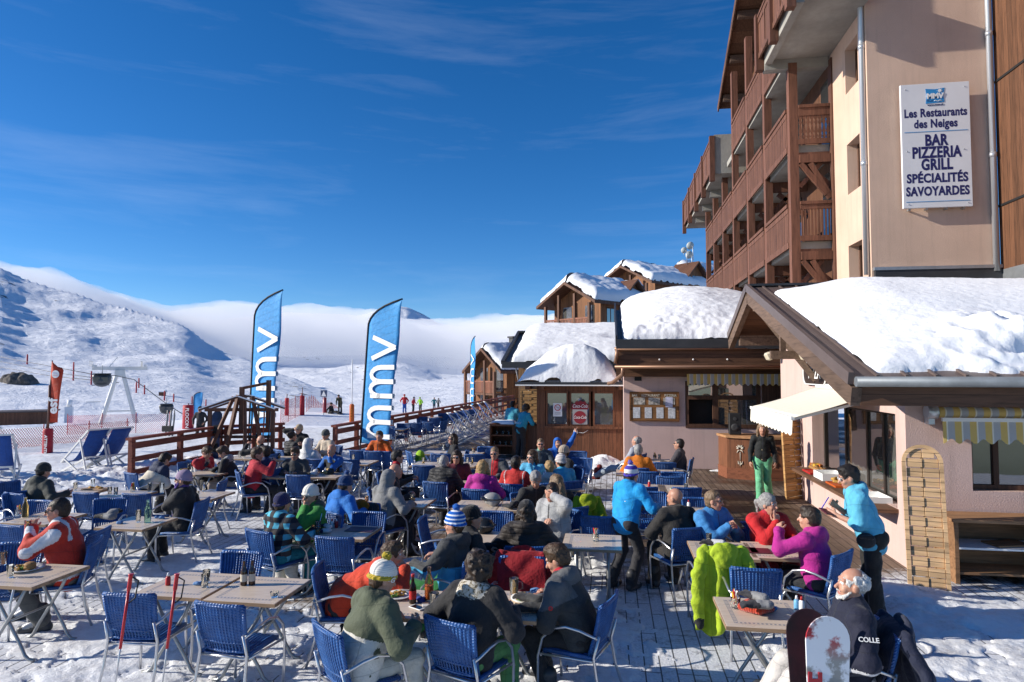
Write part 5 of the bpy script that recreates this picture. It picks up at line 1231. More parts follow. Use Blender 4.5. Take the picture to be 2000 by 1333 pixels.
person('lilac', (358, 937), -100, 'woman in a black coat, lilac beanie and purple gloves, chin on hand', BLK, BLK, style='none', hat=(.32, .235, .34), glasses=1, R=RST, L=('chin',), gloves=(.13, .07, .30), bulk=1.12, collar=(.10, .05, .2), hp=(8, 2, 0), lean=2, tone=.1)
person('redman', (113, 997), -116, 'man with glasses in a red and white ski jacket holding a glass', (.50, .035, .02), (.10, .10, .095), hair='dark', style='crop', glasses=SHADES, lean=10, R=('table', None, (.5, -.5, -.7)), L=('at', (-.02, .34, 1.0)), bulk=1.28, collar=(.62, .62, .64), hp=(4, -4, 0), tone=.3, scale=1.06, legs=[((.20, .44, .53), (.20, .38, .09)), ((-.20, .42, .53), (-.22, .16, .09))], mats=[cloth((.66, .66, .68))],
       paint=band(lambda x, fr, z, P: ((z > .34) & (np.abs(np.abs(x)-.10-.25*(.5-z)) < .022)) | ((np.abs(np.abs(x)-.262) < .016) & (z > .05)) | ((z < .02) & (z > -.03)), 1))
person('cream', (322, 898), 25, 'hunched person in a cream and navy jacket beside the wooden railing', (.62, .56, .45), hair='dark', lean=38, R=PL, L=PL, bulk=1.2, mats=[cloth((.03, .04, .08))], paint=band(lambda x, fr, z, P: z > .33, 1), hp=(0, -40, 0), hood='down', hoodcol=(.03, .04, .08))
person('couple1', (404, 884), 105, 'young person in a white and red jacket bending over a phone', (.68, .67, .68), BLK, lean=30, R=('phone',), L=('phone',), mats=[cloth((.45, .03, .04))], paint=band(lambda x, fr, z, P: z > .36, 1), hp=(0, -35, 0), tone=.15)
person('couple2', (436, 884), -105, 'young man in a black jacket with grey hood bending over a phone', BLK, (.35, .29, .24), hair='brown', lean=24, R=('phone',), L=('phone',), hood='down', hoodcol=(.30, .30, .30), hp=(20, -38, 0))
person('bald1', (509, 861), -70, 'bald man raising a hand beside the ski rack', BLK, style='none', lean=8, R=RST, L=('at', (-.16, .36, 1.08)), tone=.35)
person('navyw', (517, 884), -80, 'dark haired man in a navy and white jacket facing left', (.02, .035, .12), hair='dark', mats=[cloth((.6, .6, .62))], paint=band(lambda x, fr, z, P: np.abs(z-.2) < .04, 1), R=T_, L=T_, tone=.3)
person('puffer1', (571, 853), 35, 'woman with dark tied hair in a black puffer jacket, seen from behind', BLK, hair='dark', style='bun', R=T_, L=T_, puff=1.0, bulk=1.1)
person('cap', (584, 839), 185, 'man in a black sweater with beige cap shading his eyes', (.018, .018, .02), hat=(.42, .33, .22), style='none', R=('brow',), L=('at', (-.28, .34, .8)), glasses=1, bulk=1.12, hp=(-10, 0, 0), tone=.3)
person('whitehood', (602, 868), 5, 'person in a white hooded jacket, seen from behind', (.68, .67, .65), style='none', hood='up', R=T_, L=T_, bulk=1.15)
person('beige', (636, 850), -155, 'man in a beige jacket and grey beanie looking down', (.50, .42, .33), style='none', hat=(.10, .105, .10), R=PL, L=T_, hp=(10, -18, 0), bulk=1.1)
person('redback', (503, 888), 50, 'man in a red jacket with hand raised, seen from behind', (.42, .02, .035), hair='brown', style='short', R=('at', (.20, .36, 1.03)), L=T_, bulk=1.15, collar=BLK, hp=(-20, 0, 0))
person('greyshell', (576, 886), 175, 'man with sunglasses in a dark grey shell jacket writing at the table', (.06, .062, .066), hair='brown', glasses=1, R=PL, L=PL, bulk=1.08, hp=(5, -14, 0), lean=14, tone=.35)
person('vest', (648, 880), -165, 'bald man in blue sleeves and a black vest holding his face', (.015, .12, .42), style='none', R=T_, L=('mouth',), mats=[cloth(BLK)], paint=band(lambda x, fr, z, P: (np.abs(x) < .17) & (z < .47) & (fr > -.3), 1), hp=(0, -8, 0), lean=12, tone=.3)
person('orangefar', (741, 852), 178, 'man in an orange jacket behind two helmets by the second flag', (.52, .10, .012), hair='brown', R=T_, L=T_, bulk=1.15, tone=.4, collar=(.3, .06, .02))
person('sungl', (884, 858), -110, 'woman with dark hair and sunglasses in a black jacket sitting alone', BLK, hair='dark', style='bob', glasses=1, R=T_, L=T_, bulk=1.05, hp=(20, 4, 0))
person('redscarf', (777, 893), 75, 'dark haired man with a red scarf and black jacket facing right', BLK, hair='black', R=T_, L=T_, collar=(.42, .02, .03), tone=.35)
person('goggles', (773, 921), 70, 'bald man in black with yellow goggles pushed up on his head', BLK, style='none', R=WIDE, L=T_, bulk=1.25, lean=14, tone=.3)
person('greyhood', (760, 935), 28, 'person in a grey hooded sweatshirt with hood up, seen from behind', (.20, .205, .21), style='none', hood='up', R=WIDE, L=T_, bulk=1.22, lean=12)
person('plaid', (552, 984), 22, 'child in a turquoise and black checked jacket and navy beanie, seen from behind', PLAID, (.02, .22, .27), style='none', hat=(.028, .028, .09), jm=PLAID, R=('at', (.26, .36, .8)), L=T_, bulk=1.2, hood='down', scale=.97)
person('green', (606, 968), -140, 'person in a green jacket and white beanie, hand at mouth', (.035, .22, .04), (.55, .52, .46), style='none', hat=(.72, .69, .62), glasses=1, R=WIDE, L=('mouth',), bulk=1.15, hp=(18, -6, 0), hood='down', hoodcol=(.06, .08, .06))
person('bluehood', (675, 948), 30, 'person in a bright blue fleece and navy bobble hat, seen from behind', (.018, .16, .52), style='none', hat=(.02, .05, .14), pompom=(.02, .06, .2), R=WIDE, L=T_, lean=20, bulk=1.2, hood='down', hp=(0, -16, 0))
person('greyhair', (868, 903), 12, 'grey haired man in a black jacket, seen from behind', BLK, hair='grey', style='crop', R=T_, L=T_, bulk=1.3, collar=(.16, .11, .07), puff=.8)
person('burgundy', (892, 893), 170, 'woman with wavy dark hair and sunglasses in a burgundy jacket', (.10, .012, .025), hair='dark', style='long', glasses=1, R=T_, L=LAP, bulk=1.05, hp=(-10, -5, 0))
person('magenta1', (943, 914), 8, 'blond woman in a magenta jacket, seen from behind', (.40, .022, .24), hair='blond', style='bob', R=T_, L=T_, bulk=1.12, hood='down')
person('redshirt', (966, 886), 190, 'man with sunglasses, red shirt and grey jacket', (.075, .08, .09), hair='sand', style='crop', glasses=1, R=T_, L=T_, mats=[cloth((.5, .02, .03))], paint=band(lambda x, fr, z, P: (np.abs(x+.03) < .065) & (fr > .03), 1), bulk=1.1, tone=.3, hp=(5, -6, 0))
person('redwhite', (1008, 906), 10, 'dark haired person in a red jacket with white piping, seen from behind', RED, hair='black', R=T_, L=T_, bulk=1.15, mats=[cloth((.7, .7, .7))], paint=band(lambda x, fr, z, P: (np.abs(np.abs(x)-.165) < .008) & (z > .2) & (fr < 0), 1), collar=RED)
person('bluelady', (1039, 893), -160, 'woman in a light blue fleece and sunglasses, hand on her mouth', (.08, .36, .58), hair='brown', style='bob', glasses=1, R=T_, L=('mouth',), bulk=1.08, hp=(-12, -5, 0))
person('shades', (1056, 868), 175, 'man with close cropped hair and sunglasses in a dark jacket', (.05, .07, .09), hair='sand', style='crop', glasses=1, R=LAP, L=T_, collar=(.2, .42, .3))
person('pointing', (1089, 866), 165, 'boy in a blue hooded jacket pointing up at the kiosk', (.012, .11, .45), style='none', hood='up', R=T_, L=('at', (-.44, .1, 1.42), (-.2, -.6, -.5), dict(point=True)), scale=.95, tone=.15)
person('knit', (1101, 884), -120, 'person in a black coat and beige knitted hat', BLK, hat=(.40, .32, .25), style='none', R=T_, L=T_, bulk=1.15, hp=(0, -10, 0))
person('whitehat', (1095, 902), -35, 'person in a light blue jacket and patterned white hat, seen from behind', (.04, .32, .55), hat=(.55, .5, .47), style='none', R=T_, L=T_, bulk=1.1, hatm=striped_knit('patterned_knit', (.6, .57, .54), (.34, .30, .30), 38))
person('blondboy', (1073, 914), -12, 'blond boy in a pale grey jacket, seen from behind', (.42, .43, .42), hair='blond', R=T_, L=T_, scale=.93, hood='down')
person('greyold', (1046, 937), 150, 'grey haired man in a black sweater looking down', (.022, .022, .024), hair='grey', R=LAP, L=T_, hp=(-25, -35, 0), lean=18, tone=.3)
person('longblond', (1086, 945), -38, 'woman with long blond hair in a dark coat, seen from behind', (.025, .026, .026), hair='sand', style='long', R=T_, L=T_, lean=20, bulk=1.15, hp=(0, -25, 0))
person('forehead', (1078, 962), -150, 'man in a grey hooded sweatshirt with his hand on his forehead', (.36, .365, .37), (.2, .2, .2), hair='dark', style='crop', R=('at', (.05, .25, .78)), L=('brow',), bulk=1.25, hood='down', hp=(5, -12, 0), lean=12, tone=.2)
person('blackbeanie', (1028, 1001), -8, 'person in a brown black padded jacket and black beanie, seen from behind', (.028, .022, .020), hat=(.02, .018, .018), hair='dark', style='bob', R=WIDE, L=WIDE, bulk=1.32, hood='down', puff=.6)
person('bobble', (888, 1024), -70, 'man in a blue and white bobble hat and white framed sunglasses', (.05, .33, .58), (.02, .16, .04), style='none', hat=(.03, .12, .42), pompom=(.012, .12, .50), R=T_, L=WIDE, glasses=SHADES, hatm=striped_knit('blue_white_knit', (.02, .12, .46), (.72, .73, .76), 26, .01, .62), mats=[cloth((.05, .053, .055))], paint=band(lambda x, fr, z, P: z > .26, 1), hood='down', hoodcol=(.04, .042, .045), bulk=1.2, hp=(8, -4, 0), lean=0)
person('blackcap', (922, 1012), 60, 'person in black with a black beanie facing right, behind the bobble hat man', BLK, hat=(.016, .015, .016), style='none', R=T_, L=T_, bulk=1.2)
person('orangered', (768, 1084), 76, 'man in an orange red jacket bending to eat', (.56, .05, .018), DK, hair='brown', style='short', R=('mouth',), L=T_, lean=50, bulk=1.28, hp=(-12, 4, 0), tone=.3, collar=BLK)
person('packers', (748, 1130), 40, 'person in olive and white jacket with mustard pompom hat, seen from behind', (.085, .10, .062), (.55, .53, .46), style='none', hat=(.70, .69, .63), pompom=(.36, .27, .02), brim=(.50, .36, .03), R=('at', (.24, .36, .8)), L=T_, lean=20, bulk=1.3, mats=[cloth((.60, .59, .54))], paint=band(lambda x, fr, z, P: (z < .23) & (np.abs(x) < .22), 1), hood='down', hp=(-10, -20, 0))
person('camo', (938, 1112), 22, 'person with curly dark hair, black jacket and camouflage hood, seen from behind', BLK, (.10, .26, .09), hair='dark', style='curly', R=('at', (.22, .34, .8)), L=('at', (-.26, .2, .62)), hood='down', hoodcol=CAMO, bulk=1.3, lean=16, hp=(10, -14, 0))
person('eater', (1088, 1092), -72, 'young man in a grey and black ski jacket with red collar cutting his food', (.04, .042, .043), BLK, hair='brown', style='short', R=PL, L=PL, collar=(.45, .012, .03), hood='down', hoodcol=(.12, .125, .13), bulk=1.25, lean=20, hp=(10, -26, 0), mats=[cloth((.10, .105, .11))], paint=band(lambda x, fr, z, P: (z > .33) & (np.abs(x) > .1), 1), legs=[((.15, .43, .51), (.16, .42, .09)), ((-.17, .42, .51), (-.18, .22, .09))])
person('bluecoat', (1234, 927), 38, 'half standing person in bright blue jacket and purple white bobble hat', (.012, .30, .66), (.03, .03, .033), style='none', hat=(.08, .06, .32), pompom=(.12, .10, .42), R=('at', (.26, .40, 1.1)), L=('at', (-.1, .35, 1.05)), lean=14, bulk=1.22, stand=True, scale=.92, hatm=striped_knit('purple_white_knit', (.07, .055, .34), (.72, .72, .74), 9.5, .045, .45), hood='down', legs=[((.12, .16, .50), (.14, -.06, .09)), ((-.12, .1, .49), (-.13, -.16, .09))])
person('shaved', (1318, 973), -25, 'shaven headed man in a black jacket on a chair by the bright blue jacket', (.024, .022, .021), (.03, .026, .024), style='none', R=LAP, L=T_, bulk=1.25, hood='down', tone=.45, hp=(30, -8, 0))
person('orangeback', (1247, 881), 8, 'grey haired person in an orange jacket, seen from behind by the pink wall', (.56, .16, .012), hair='grey', R=T_, L=T_, bulk=1.18)
person('legsup', (1243, 862), -65, 'balding man leaning back with his jeans stretched out', (.34, .36, .42), (.32, .38, .45), hair='grey', style='fringe', R=LAP, L=LAP, lean=-12, boots=(.22, .03, .025), legs=[((.08, .46, .50), (.05, .86, .36)), ((-.1, .46, .52), (-.06, .88, .30))], tone=.25)
person('smoke', (1326, 868), -75, 'man with dark cropped hair in a dark grey jacket leaning on the table', (.055, .05, .056), hair='black', style='crop', R=LAP, L=T_, bulk=1.12, tone=.45, hp=(0, 6, 0), glasses=1, lean=0)
person('phone', (1394, 978), 145, 'man with glasses in a blue fleece holding a phone', (.045, .21, .48), DK, hair='sand', style='crop', R=('at', (-.02, .33, .90)), L=('at', (-.13, .33, .88)), glasses=1, bulk=1.25, hp=(35, -3, 0), tone=.2, collar=BLK)
person('redlady', (1501, 985), 165, 'woman with tied grey hair in a red jacket raising a finger', (.46, .014, .018), (.3, .02, .03), hair='grey', style='tail', R=('at', (.02, .32, 1.0), (.5, -.4, -.7), dict(point=True, dir=V3(0, .1, 1), pn=V3(0, -1, 0))), L=T_, collar=(.36, .02, .04), bulk=1.18, hp=(30, 0, 0), tone=.2)
person('magenta2', (1580, 1013), -48, 'dark haired woman in a magenta jacket with raised hand, seen from behind', (.40, .02, .22), DK, hair='dark', style='short', R=T_, L=('at', (-.16, .36, 1.02)), bulk=1.15, hood='down', hp=(12, 0, 0))
person('oldman', (1664, 1142), -88, 'old man with white hair and beard in a navy jacket', (.014, .016, .034), (.56, .53, .50), hair='white', style='fringe', beard='white', R=LAP, L=RST, lean=-4, bulk=1.25, hp=(4, 6, 0), tone=.28, legs=[((.14, .43, .53), (.2, .62, .12)), ((-.14, .43, .52), (-.22, .66, .12))], mats=[cloth((.6, .6, .62))], paint=band(lambda x, fr, z, P: (np.abs(z-.16) < .012) & (np.abs(x) > .1), 1))
person('waiter', (1657, 932), -82, 'standing waiter in a light blue hooded sweatshirt writing an order', (.10, .42, .60), (.022, .02, .019), hair='black', style='short', R=('at', (.06, .34, 1.20), (.4, -.6, -.7)), L=('at', (-.06, .36, 1.12), (-.4, -.6, -.7)), stand=True, glasses=mat('white_frames', (.6, .58, .6), .4), hood='down', bulk=1.1, sleeve=.62, scale=1.03, lean=20, hp=(4, -18, 0), tone=.3, hem=.06)
person('staff1', (1002, 791), 20, 'standing waiter in light blue at the dark outdoor counter', (.08, .40, .52), BLK, hair='black', R=('at', (.14, .34, 1.12)), L=('at', (-.1, .3, 1.1)), stand=True, scale=1.02, bulk=1.12, hem=.05)
person('staff2', (1028, 799), 40, 'waiter with fluffy brown hair bending over the dark outdoor counter', (.03, .30, .42), BLK, hair='brown', style='curly', R=('at', (.2, .42, 1.05)), L=('at', (-.1, .4, 1.05)), stand=True, lean=22, scale=1.02, bulk=1.1, hp=(0, -25, 0))
person('waitress', (1489, 838), -172, 'woman in a black cardigan and green trousers walking under the cream awning', (.02, .022, .022), (.15, .48, .26), hair='sand', style='long', R=('at', (.25, .10, .87), (.2, -1, 0)), L=('at', (-.24, .12, .87), (-.2, -1, 0)), stand=True, bulk=.86, sleeve=1, legs=[((.08, .12, .50), (.07, .12, .09)), ((-.09, -.02, .48), (-.14, -.24, .14))], mats=[mat('gold_buttons', (.6, .5, .3), .4)], paint=band(lambda x, fr, z, P: (np.abs(x) < .012) & (fr > .03) & (np.abs(np.sin(z*75)) > .6), 1))
# skiers standing on the piste
SK = 'skiers standing on the piste edge'
for k, x, y, fc, jc, tc, lb, hcol in (('sk1', 757, 804, -20, (.62, .62, .63), BLK, 'skier in a white jacket with a rucksack', BLK), ('sk2', 790, 805, 170, (.45, .02, .03), (.03, .1, .4), 'skier in a red jacket and blue trousers', (.4, .02, .02)), ('sk3', 807, 804, 100, (.40, .02, .03), BLK, 'skier in a red jacket and black trousers', BLK), ('sk4', 821, 803, 200, (.25, .55, .03), (.03, .04, .03), 'skier in a lime green jacket', (.25, .55, .03)), ('sk5', 848, 798, 160, (.03, .17, .19), (.03, .05, .08), 'skier in a dark teal jacket', BLK), ('sk6', 856, 797, 20, (.12, .12, .13), BLK, 'skier in dark grey beside the teal skier', BLK), ('sk7', 872, 795, 180, (.45, .13, .02), (.12, .08, .05), 'skier in an orange brown jacket', (.2, .1, .05))):
    g_ = ground_px(x, y+3); person(k, None, fc, lb+' far out on the piste', jc, tc, style='none', hat=hcol, stand=True, feet=g_, R=('at', (.3, .22, 1.0)), L=('at', (-.28, .2, .95)), group=SK, cat='skier')
g_ = ground_px(664, 808); person('sk8', None, 175, 'snowboarder in olive camouflage bending down by the piste', (.06, .06, .035), (.05, .05, .04), style='none', hat=BLK, stand=True, lean=40, feet=g_, R=('at', (.2, .4, .5)), L=('at', (-.2, .4, .5)), scale=.95, cat='snowboarder')
g_ = ground_px(645, 809); g_.z -= .42; person('sk9', None, 100, 'snowboarder in black sitting in the snow', BLK, BLK, style='none', hat=BLK, feet=g_, chair=False, R=('at', (.3, -.1, .55)), L=LAP, legs=[((.15, .45, .62), (.16, .85, .48)), ((-.15, .45, .62), (-.16, .85, .48))], cat='snowboarder')
g_ = ground_px(391, 867); person('walker', None, 170, 'walker in dark clothes carrying a snowboard behind the railing', (.03, .03, .035), BLK, style='none', hat=BLK, stand=True, feet=g_, R=('at', (.26, .15, .9)), L=('at', (-.25, .2, .95)), legs=[((.1, .12, .5), (.1, .1, .09)), ((-.1, -.04, .48), (-.12, -.3, .14))], scale=.98)
# ================================================================ chairs and tables
ALU = mat('aluminium_tube', (.62, .62, .63), .28, .85)
STEEL = mat('grey_steel', (.34, .35, .35), .35, .7)
def wicker():
    m, N, ma, mix, ramp, out, b = nodes('blue_wicker', .42, .5)
    t = N('ShaderNodeTexCoord').outputs['Object']; s = N('ShaderNodeSeparateXYZ', {0: t})
    n = N('ShaderNodeTexNoise', {0: t, 'Scale': 7.0, 'Detail': 5, 'Roughness': .65}); c = ramp(n.outputs[0], [(.3, (.013, .06, .20)), (.68, (.028, .128, .385))])
    u = ma('SINE', ma('MULTIPLY', ma('ADD', s.outputs['Z'], s.outputs['Y']), 330.0)); v = ma('SINE', ma('MULTIPLY', s.outputs['X'], 220.0))
    bp = N('ShaderNodeBump', {'Strength': .6, 'Distance': .004, 'Height': ma('ADD', u, v)}); out(c, bp.outputs[0]); return m
WICK = wicker()
def make_chair():
    t = empty('wicker_chair', (0, 0, 0))
    def back(u, z):      # u across -1..1, z height
        f = (z-.45)/.43; w = .195+.03*f; return (u*w, -.205-.10*f+.03*u*u-.02*math.sin(f*2.6), z)
    mb = MB()
    for k in range(15):
        u = -1+2*k/14; mb.tube([back(u, z) for z in (.47, .56, .65, .74, .82, .87)], .0105 if k % 2 else .0092, 5, caps=False)
    V = [Vector(back(u, z))+Vector((0, -.004, 0)) for z in (.56, .64, .72, .80, .87) for u in np.linspace(-1, 1, 9)]
    for i in range(4):
        for q in range(8):
            vs = [mb.bm.verts.new(V[i*9+q]), mb.bm.verts.new(V[i*9+q+1]), mb.bm.verts.new(V[(i+1)*9+q+1]), mb.bm.verts.new(V[(i+1)*9+q])]
            f = mb.bm.faces.new(vs)
    mb.tube([back(u, .875) for u in np.linspace(-1.03, 1.03, 9)], .019, 7); mb.tube([back(u, .475) for u in np.linspace(-1.03, 1.03, 7)], .016, 6); mb.tube([back(u, .555) for u in np.linspace(-1.0, 1.0, 7)], .013, 6)
    for s in (-1, 1): mb.tube([back(s*1.03, z) for z in (.47, .6, .75, .875)], .017, 6)
    mb.build('backrest', WICK, t)
    mb = MB()
    for k in range(13):
        x = -.2+.4*k/12; mb.tube([(x, -.2, .455), (x, -.05, .452), (x, .12, .458), (x, .205, .45), (x, .222, .42)], .0115, 5, caps=False)
    mb.span((-.205, -.2, .437), (.205, .20, .445)); mb.tube([(-.215, .21, .435), (.215, .21, .435)], .022, 7)
    for s in (-1, 1): mb.tube([(s*.215, -.21, .45), (s*.215, .21, .445)], .018, 6)
    mb.build('seat', WICK, t)
    for s in (-1, 1):
        mb = MB(); pts = [(s*.245, .25, 0), (s*.25, .262, .2), (s*.255, .26, .4), (s*.262, .215, .56), (s*.268, .12, .655), (s*.268, 0, .685), (s*.262, -.12, .67), (s*.245, -.22, .635), (s*.22, -.268, .61)]
        mb.tube(pts, .0125, 7); mb.build('armrest', ALU, t)
        mb = MB(); mb.tube([(s*.222, -.272, .64), (s*.226, -.225, .46), (s*.235, -.26, .25), (s*.245, -.34, 0)], .0125, 7); mb.build('leg', ALU, t)
    mb = MB(); mb.tube([(-.232, -.22, .43), (.232, -.22, .43)], .011, 6); mb.tube([(-.25, .235, .41), (.25, .235, .41)], .011, 6)
    for s in (-1, 1): mb.tube([(s*.232, -.22, .43), (s*.252, .24, .42)], .011, 6)
    mb.build('seat_frame', ALU, t)
    return t
CH0 = make_chair(); _chfirst = [True]; CHG = 'blue wicker chairs with aluminium frames'
def chair(x, y, face, label, z=0.0, tilt=0.0):
    if _chfirst[0]: c = CH0; _chfirst[0] = False
    else: c = copy_tree(CH0)
    c.location = (x, y, z); c.rotation_euler = (R_(tilt), 0, -R_(face)); tag(c, label, 'chair', CHG); return c
def chair_px(px, py, face, label, z=0.0, tilt=0.0):
    p = G(px, py, .86+z); f = R_(face); return chair(p.x+.30*math.sin(f), p.y+.30*math.cos(f), face, label, z, tilt)
SHORT = {'parka': 'the man in the dark parka', 'lilac': 'the woman in the lilac beanie', 'redman': 'the man in red and white', 'cream': 'the hunched person in cream and navy', 'couple1': 'the phone user in white and red', 'couple2': 'the phone user with grey hood', 'bald1': 'the bald man by the ski rack', 'navyw': 'the man in navy and white', 'puffer1': 'the woman with tied hair in black puffer', 'cap': 'the man shading his eyes', 'whitehood': 'the white hooded person', 'beige': 'the man in beige jacket', 'redback': 'the red jacketed man with raised hand', 'greyshell': 'the writing man in grey shell', 'vest': 'the man in black vest and blue sleeves', 'orangefar': 'the orange jacketed man behind the helmets', 'sungl': 'the lone woman in black', 'redscarf': 'the man with the red scarf', 'goggles': 'the man with yellow goggles', 'greyhood': 'the grey hooded person', 'plaid': 'the checked jacket child', 'green': 'the person in green', 'bluehood': 'the person in bright blue fleece', 'greyhair': 'the grey haired man in black puffer', 'burgundy': 'the woman in burgundy', 'magenta1': 'the blond woman in magenta', 'redshirt': 'the man in red shirt and grey jacket', 'redwhite': 'the red jacket with white piping', 'bluelady': 'the woman in light blue fleece', 'shades': 'the man with cropped sandy hair', 'pointing': 'the pointing boy', 'knit': 'the person in beige knitted hat', 'whitehat': 'the person in patterned white hat', 'blondboy': 'the blond boy', 'greyold': 'the grey man in black sweater', 'longblond': 'the woman with long blond hair', 'forehead': 'the man with hand on forehead', 'blackbeanie': 'the black beanie in padded jacket', 'bobble': 'the blue and white bobble hat', 'blackcap': 'the black beanie facing right', 'orangered': 'the orange red eating man', 'packers': 'the mustard pompom hat', 'camo': 'the curly haired person', 'eater': 'the young man cutting food', 'shaved': 'the shaven headed man', 'orangeback': 'the orange jacket by the wall', 'legsup': 'the man stretching his jeans', 'smoke': 'the man in dark grey by the bar wall', 'phone': 'the man in blue fleece with phone', 'redlady': 'the red jacketed woman', 'magenta2': 'the dark haired woman in magenta', 'oldman': 'the white bearded old man'}
CHP = {}
for k, q in PEOPLE.items():
    if not q['chair'] or k not in SHORT: continue
    l = q['root'].matrix_basis @ Vector((0, .03, 0)); CHP[k] = chair(l.x, l.y, q['face'], 'blue wicker chair that seats '+SHORT[k])
for a in ((250, 1166, -4, 'empty blue wicker chair with two red ski poles leaning on it'), (426, 1186, 6, 'empty blue wicker chair in front of the table with beer bottles'), (475, 1082, 180, 'empty blue wicker chair behind the beer bottle table'), (652, 1054, 2, 'empty blue wicker chair beside the checked jacket child'),
    (722, 1004, 178, 'empty blue wicker chair at the far side of the table with the closed menu'), (437, 942, -105, 'empty blue wicker chair right of the lilac beanie woman'), (165, 966, 3, 'blue wicker chair right of the dark parka man, back to the viewer'), (265, 968, -3, 'shaded blue wicker chair behind the green bottle table'),
    (218, 977, 160, 'sunlit blue wicker chair behind the black gloves'), (78, 981, 178, 'sunlit blue wicker chair behind the amber carafe'), (37, 964, 110, 'blue wicker chair left of the dark parka man'), (10, 945, 100, 'blue wicker chair below the large deck chairs'), (18, 1030, 5, 'shaded blue wicker chair cut by the left edge'), (46, 1064, 168, 'sunlit blue wicker chair behind the burger plate'),
    (196, 1040, -100, 'blue wicker chair with round arms behind the red and white jacket'), (581, 931, 0, 'empty blue wicker chair between the red jacket and the navy beanie'), (594, 882, 178, 'blue wicker chair behind the grey shell man'), (612, 899, 5, 'blue wicker chair right of the grey shell man'), (680, 901, -20, 'blue wicker chair right of the vest man'),
    (700, 882, 0, 'leftmost of three blue chairs before the helmets'), (728, 884, 5, 'middle of three blue chairs before the helmets'), (746, 884, 10, 'rightmost of three blue chairs before the helmets'), (797, 884, 55, 'pale blue lit wicker chair holding the lime rucksack'), (827, 912, 0, 'empty blue wicker chair left of the grey haired man in black'),
    (860, 889, 2, 'blue wicker chair in front of the lone woman'), (927, 890, -5, 'blue wicker chair right of the burgundy woman'), (951, 875, 178, 'blue wicker chair left of the two waiters at the counter'), (969, 1003, 180, 'tilted blue wicker chair beside the black helmet'), (822, 1017, 85, 'blue wicker chair in side view left of the bobble hat man'),
    (1170, 1013, 2, 'empty blue wicker chair behind the table with two post legs'), (1146, 985, -12, 'blue wicker chair covered by the yellow green jacket'), (1127, 884, 180, 'blue wicker chair behind the pointing boy'), (1137, 897, 190, 'blue wicker chair right of the knitted hat'), (1133, 917, -115, 'blue wicker chair right of the patterned white hat'),
    (1298, 906, 0, 'blue wicker chair between the orange jacket and the dark grey man'), (1315, 925, 180, 'blue wicker chair facing the viewer across the middle bar tables'), (1308, 934, 3, 'sunlit blue chair with its back to the viewer at the middle bar tables'), (1262, 924, 8, 'blue wicker chair right of the purple bobble hat'), (1257, 955, -8, 'blue wicker chair half hidden by the bright blue jacket'),
    (1272, 964, 178, 'sunlit striped blue chair beside the shaven head'), (1342, 956, -4, 'blue wicker chair behind the shaven head'), (1363, 976, 178, 'blue wicker chair above the blue fleece man'), (1477, 1116, 3, 'empty blue wicker chair right of the lime jacket'), (1410, 1083, -5, 'blue wicker chair draped with the lime green jacket'), (1020, 1092, 178, 'blue wicker chair draped with the dark red jacket'),
    (812, 828, 0, 'far blue chair nearest the second flag'), (760, 834, 20, 'far blue chair left of the fence tables'), (836, 826, 5, 'far blue chair in the front of the fence row'), (825, 816, 180, 'far blue chair backing onto the railing'), (849, 818, -5, 'far blue chair in the middle of the fence row'), (868, 824, -70, 'far blue chair turned sideways'),
    (884, 809, 0, 'far blue chair beyond the sideways one'), (896, 805, 175, 'far blue chair facing the viewer by the fence'), (908, 803, 20, 'small far blue chair near the third flag'), (925, 801, -10, 'far blue chair under the third flag'), (788, 829, 175, 'far blue chair facing the viewer near the second flag'), (866, 809, 175, 'far blue chair against the fence middle')):
    chair_px(*a)
def table_mat():
    m, N, ma, mix, ramp, out, b = nodes('table_laminate', .32, .45)
    t = N('ShaderNodeTexCoord').outputs['Object']; s = N('ShaderNodeSeparateXYZ', {0: t})
    ax = ma('ABSOLUTE', s.outputs['X']); ay = ma('ABSOLUTE', s.outputs['Y']); d = ma('MAXIMUM', ax, ay)
    mp = N('ShaderNodeMapping', {0: t, 'Scale': (3, 30, 3)}); n = N('ShaderNodeTexNoise', {0: mp.outputs[0], 'Scale': 2.0, 'Detail': 6, 'Roughness': .6})
    c = ramp(n.outputs[0], [(.3, (.54, .43, .33)), (.7, (.66, .55, .44))])
    al = N('ShaderNodeMix', {0: ma('GREATER_THAN', ax, ay), 2: s.outputs['X'], 3: s.outputs['Y']}).outputs[0]
    inb = ma('LESS_THAN', ma('ABSOLUTE', ma('SUBTRACT', d, .255)), .017); ln = ma('GREATER_THAN', ma('ABSOLUTE', ma('SUBTRACT', d, .255)), .0125)
    k = ma('LESS_THAN', ma('ABSOLUTE', ma('SUBTRACT', ma('FRACT', ma('MULTIPLY', al, 30.0)), .5)), .25)
    msk = ma('MULTIPLY', inb, ma('MAXIMUM', ln, k)); c = mix(ma('MULTIPLY', msk, .75), c, (.15, .17, .22, 1))
    n2 = N('ShaderNodeTexNoise', {0: t, 'Scale': 5.0, 'Detail': 6}); rg = N('ShaderNodeMapRange', {0: n2.outputs[0], 1: .35, 2: .65, 3: .22, 4: .5}).outputs[0]
    out(c, None, rg); return m
TAB = table_mat(); TABE = wood('table_edge', (.38, .25, .15), 'X', .5, gap=0)
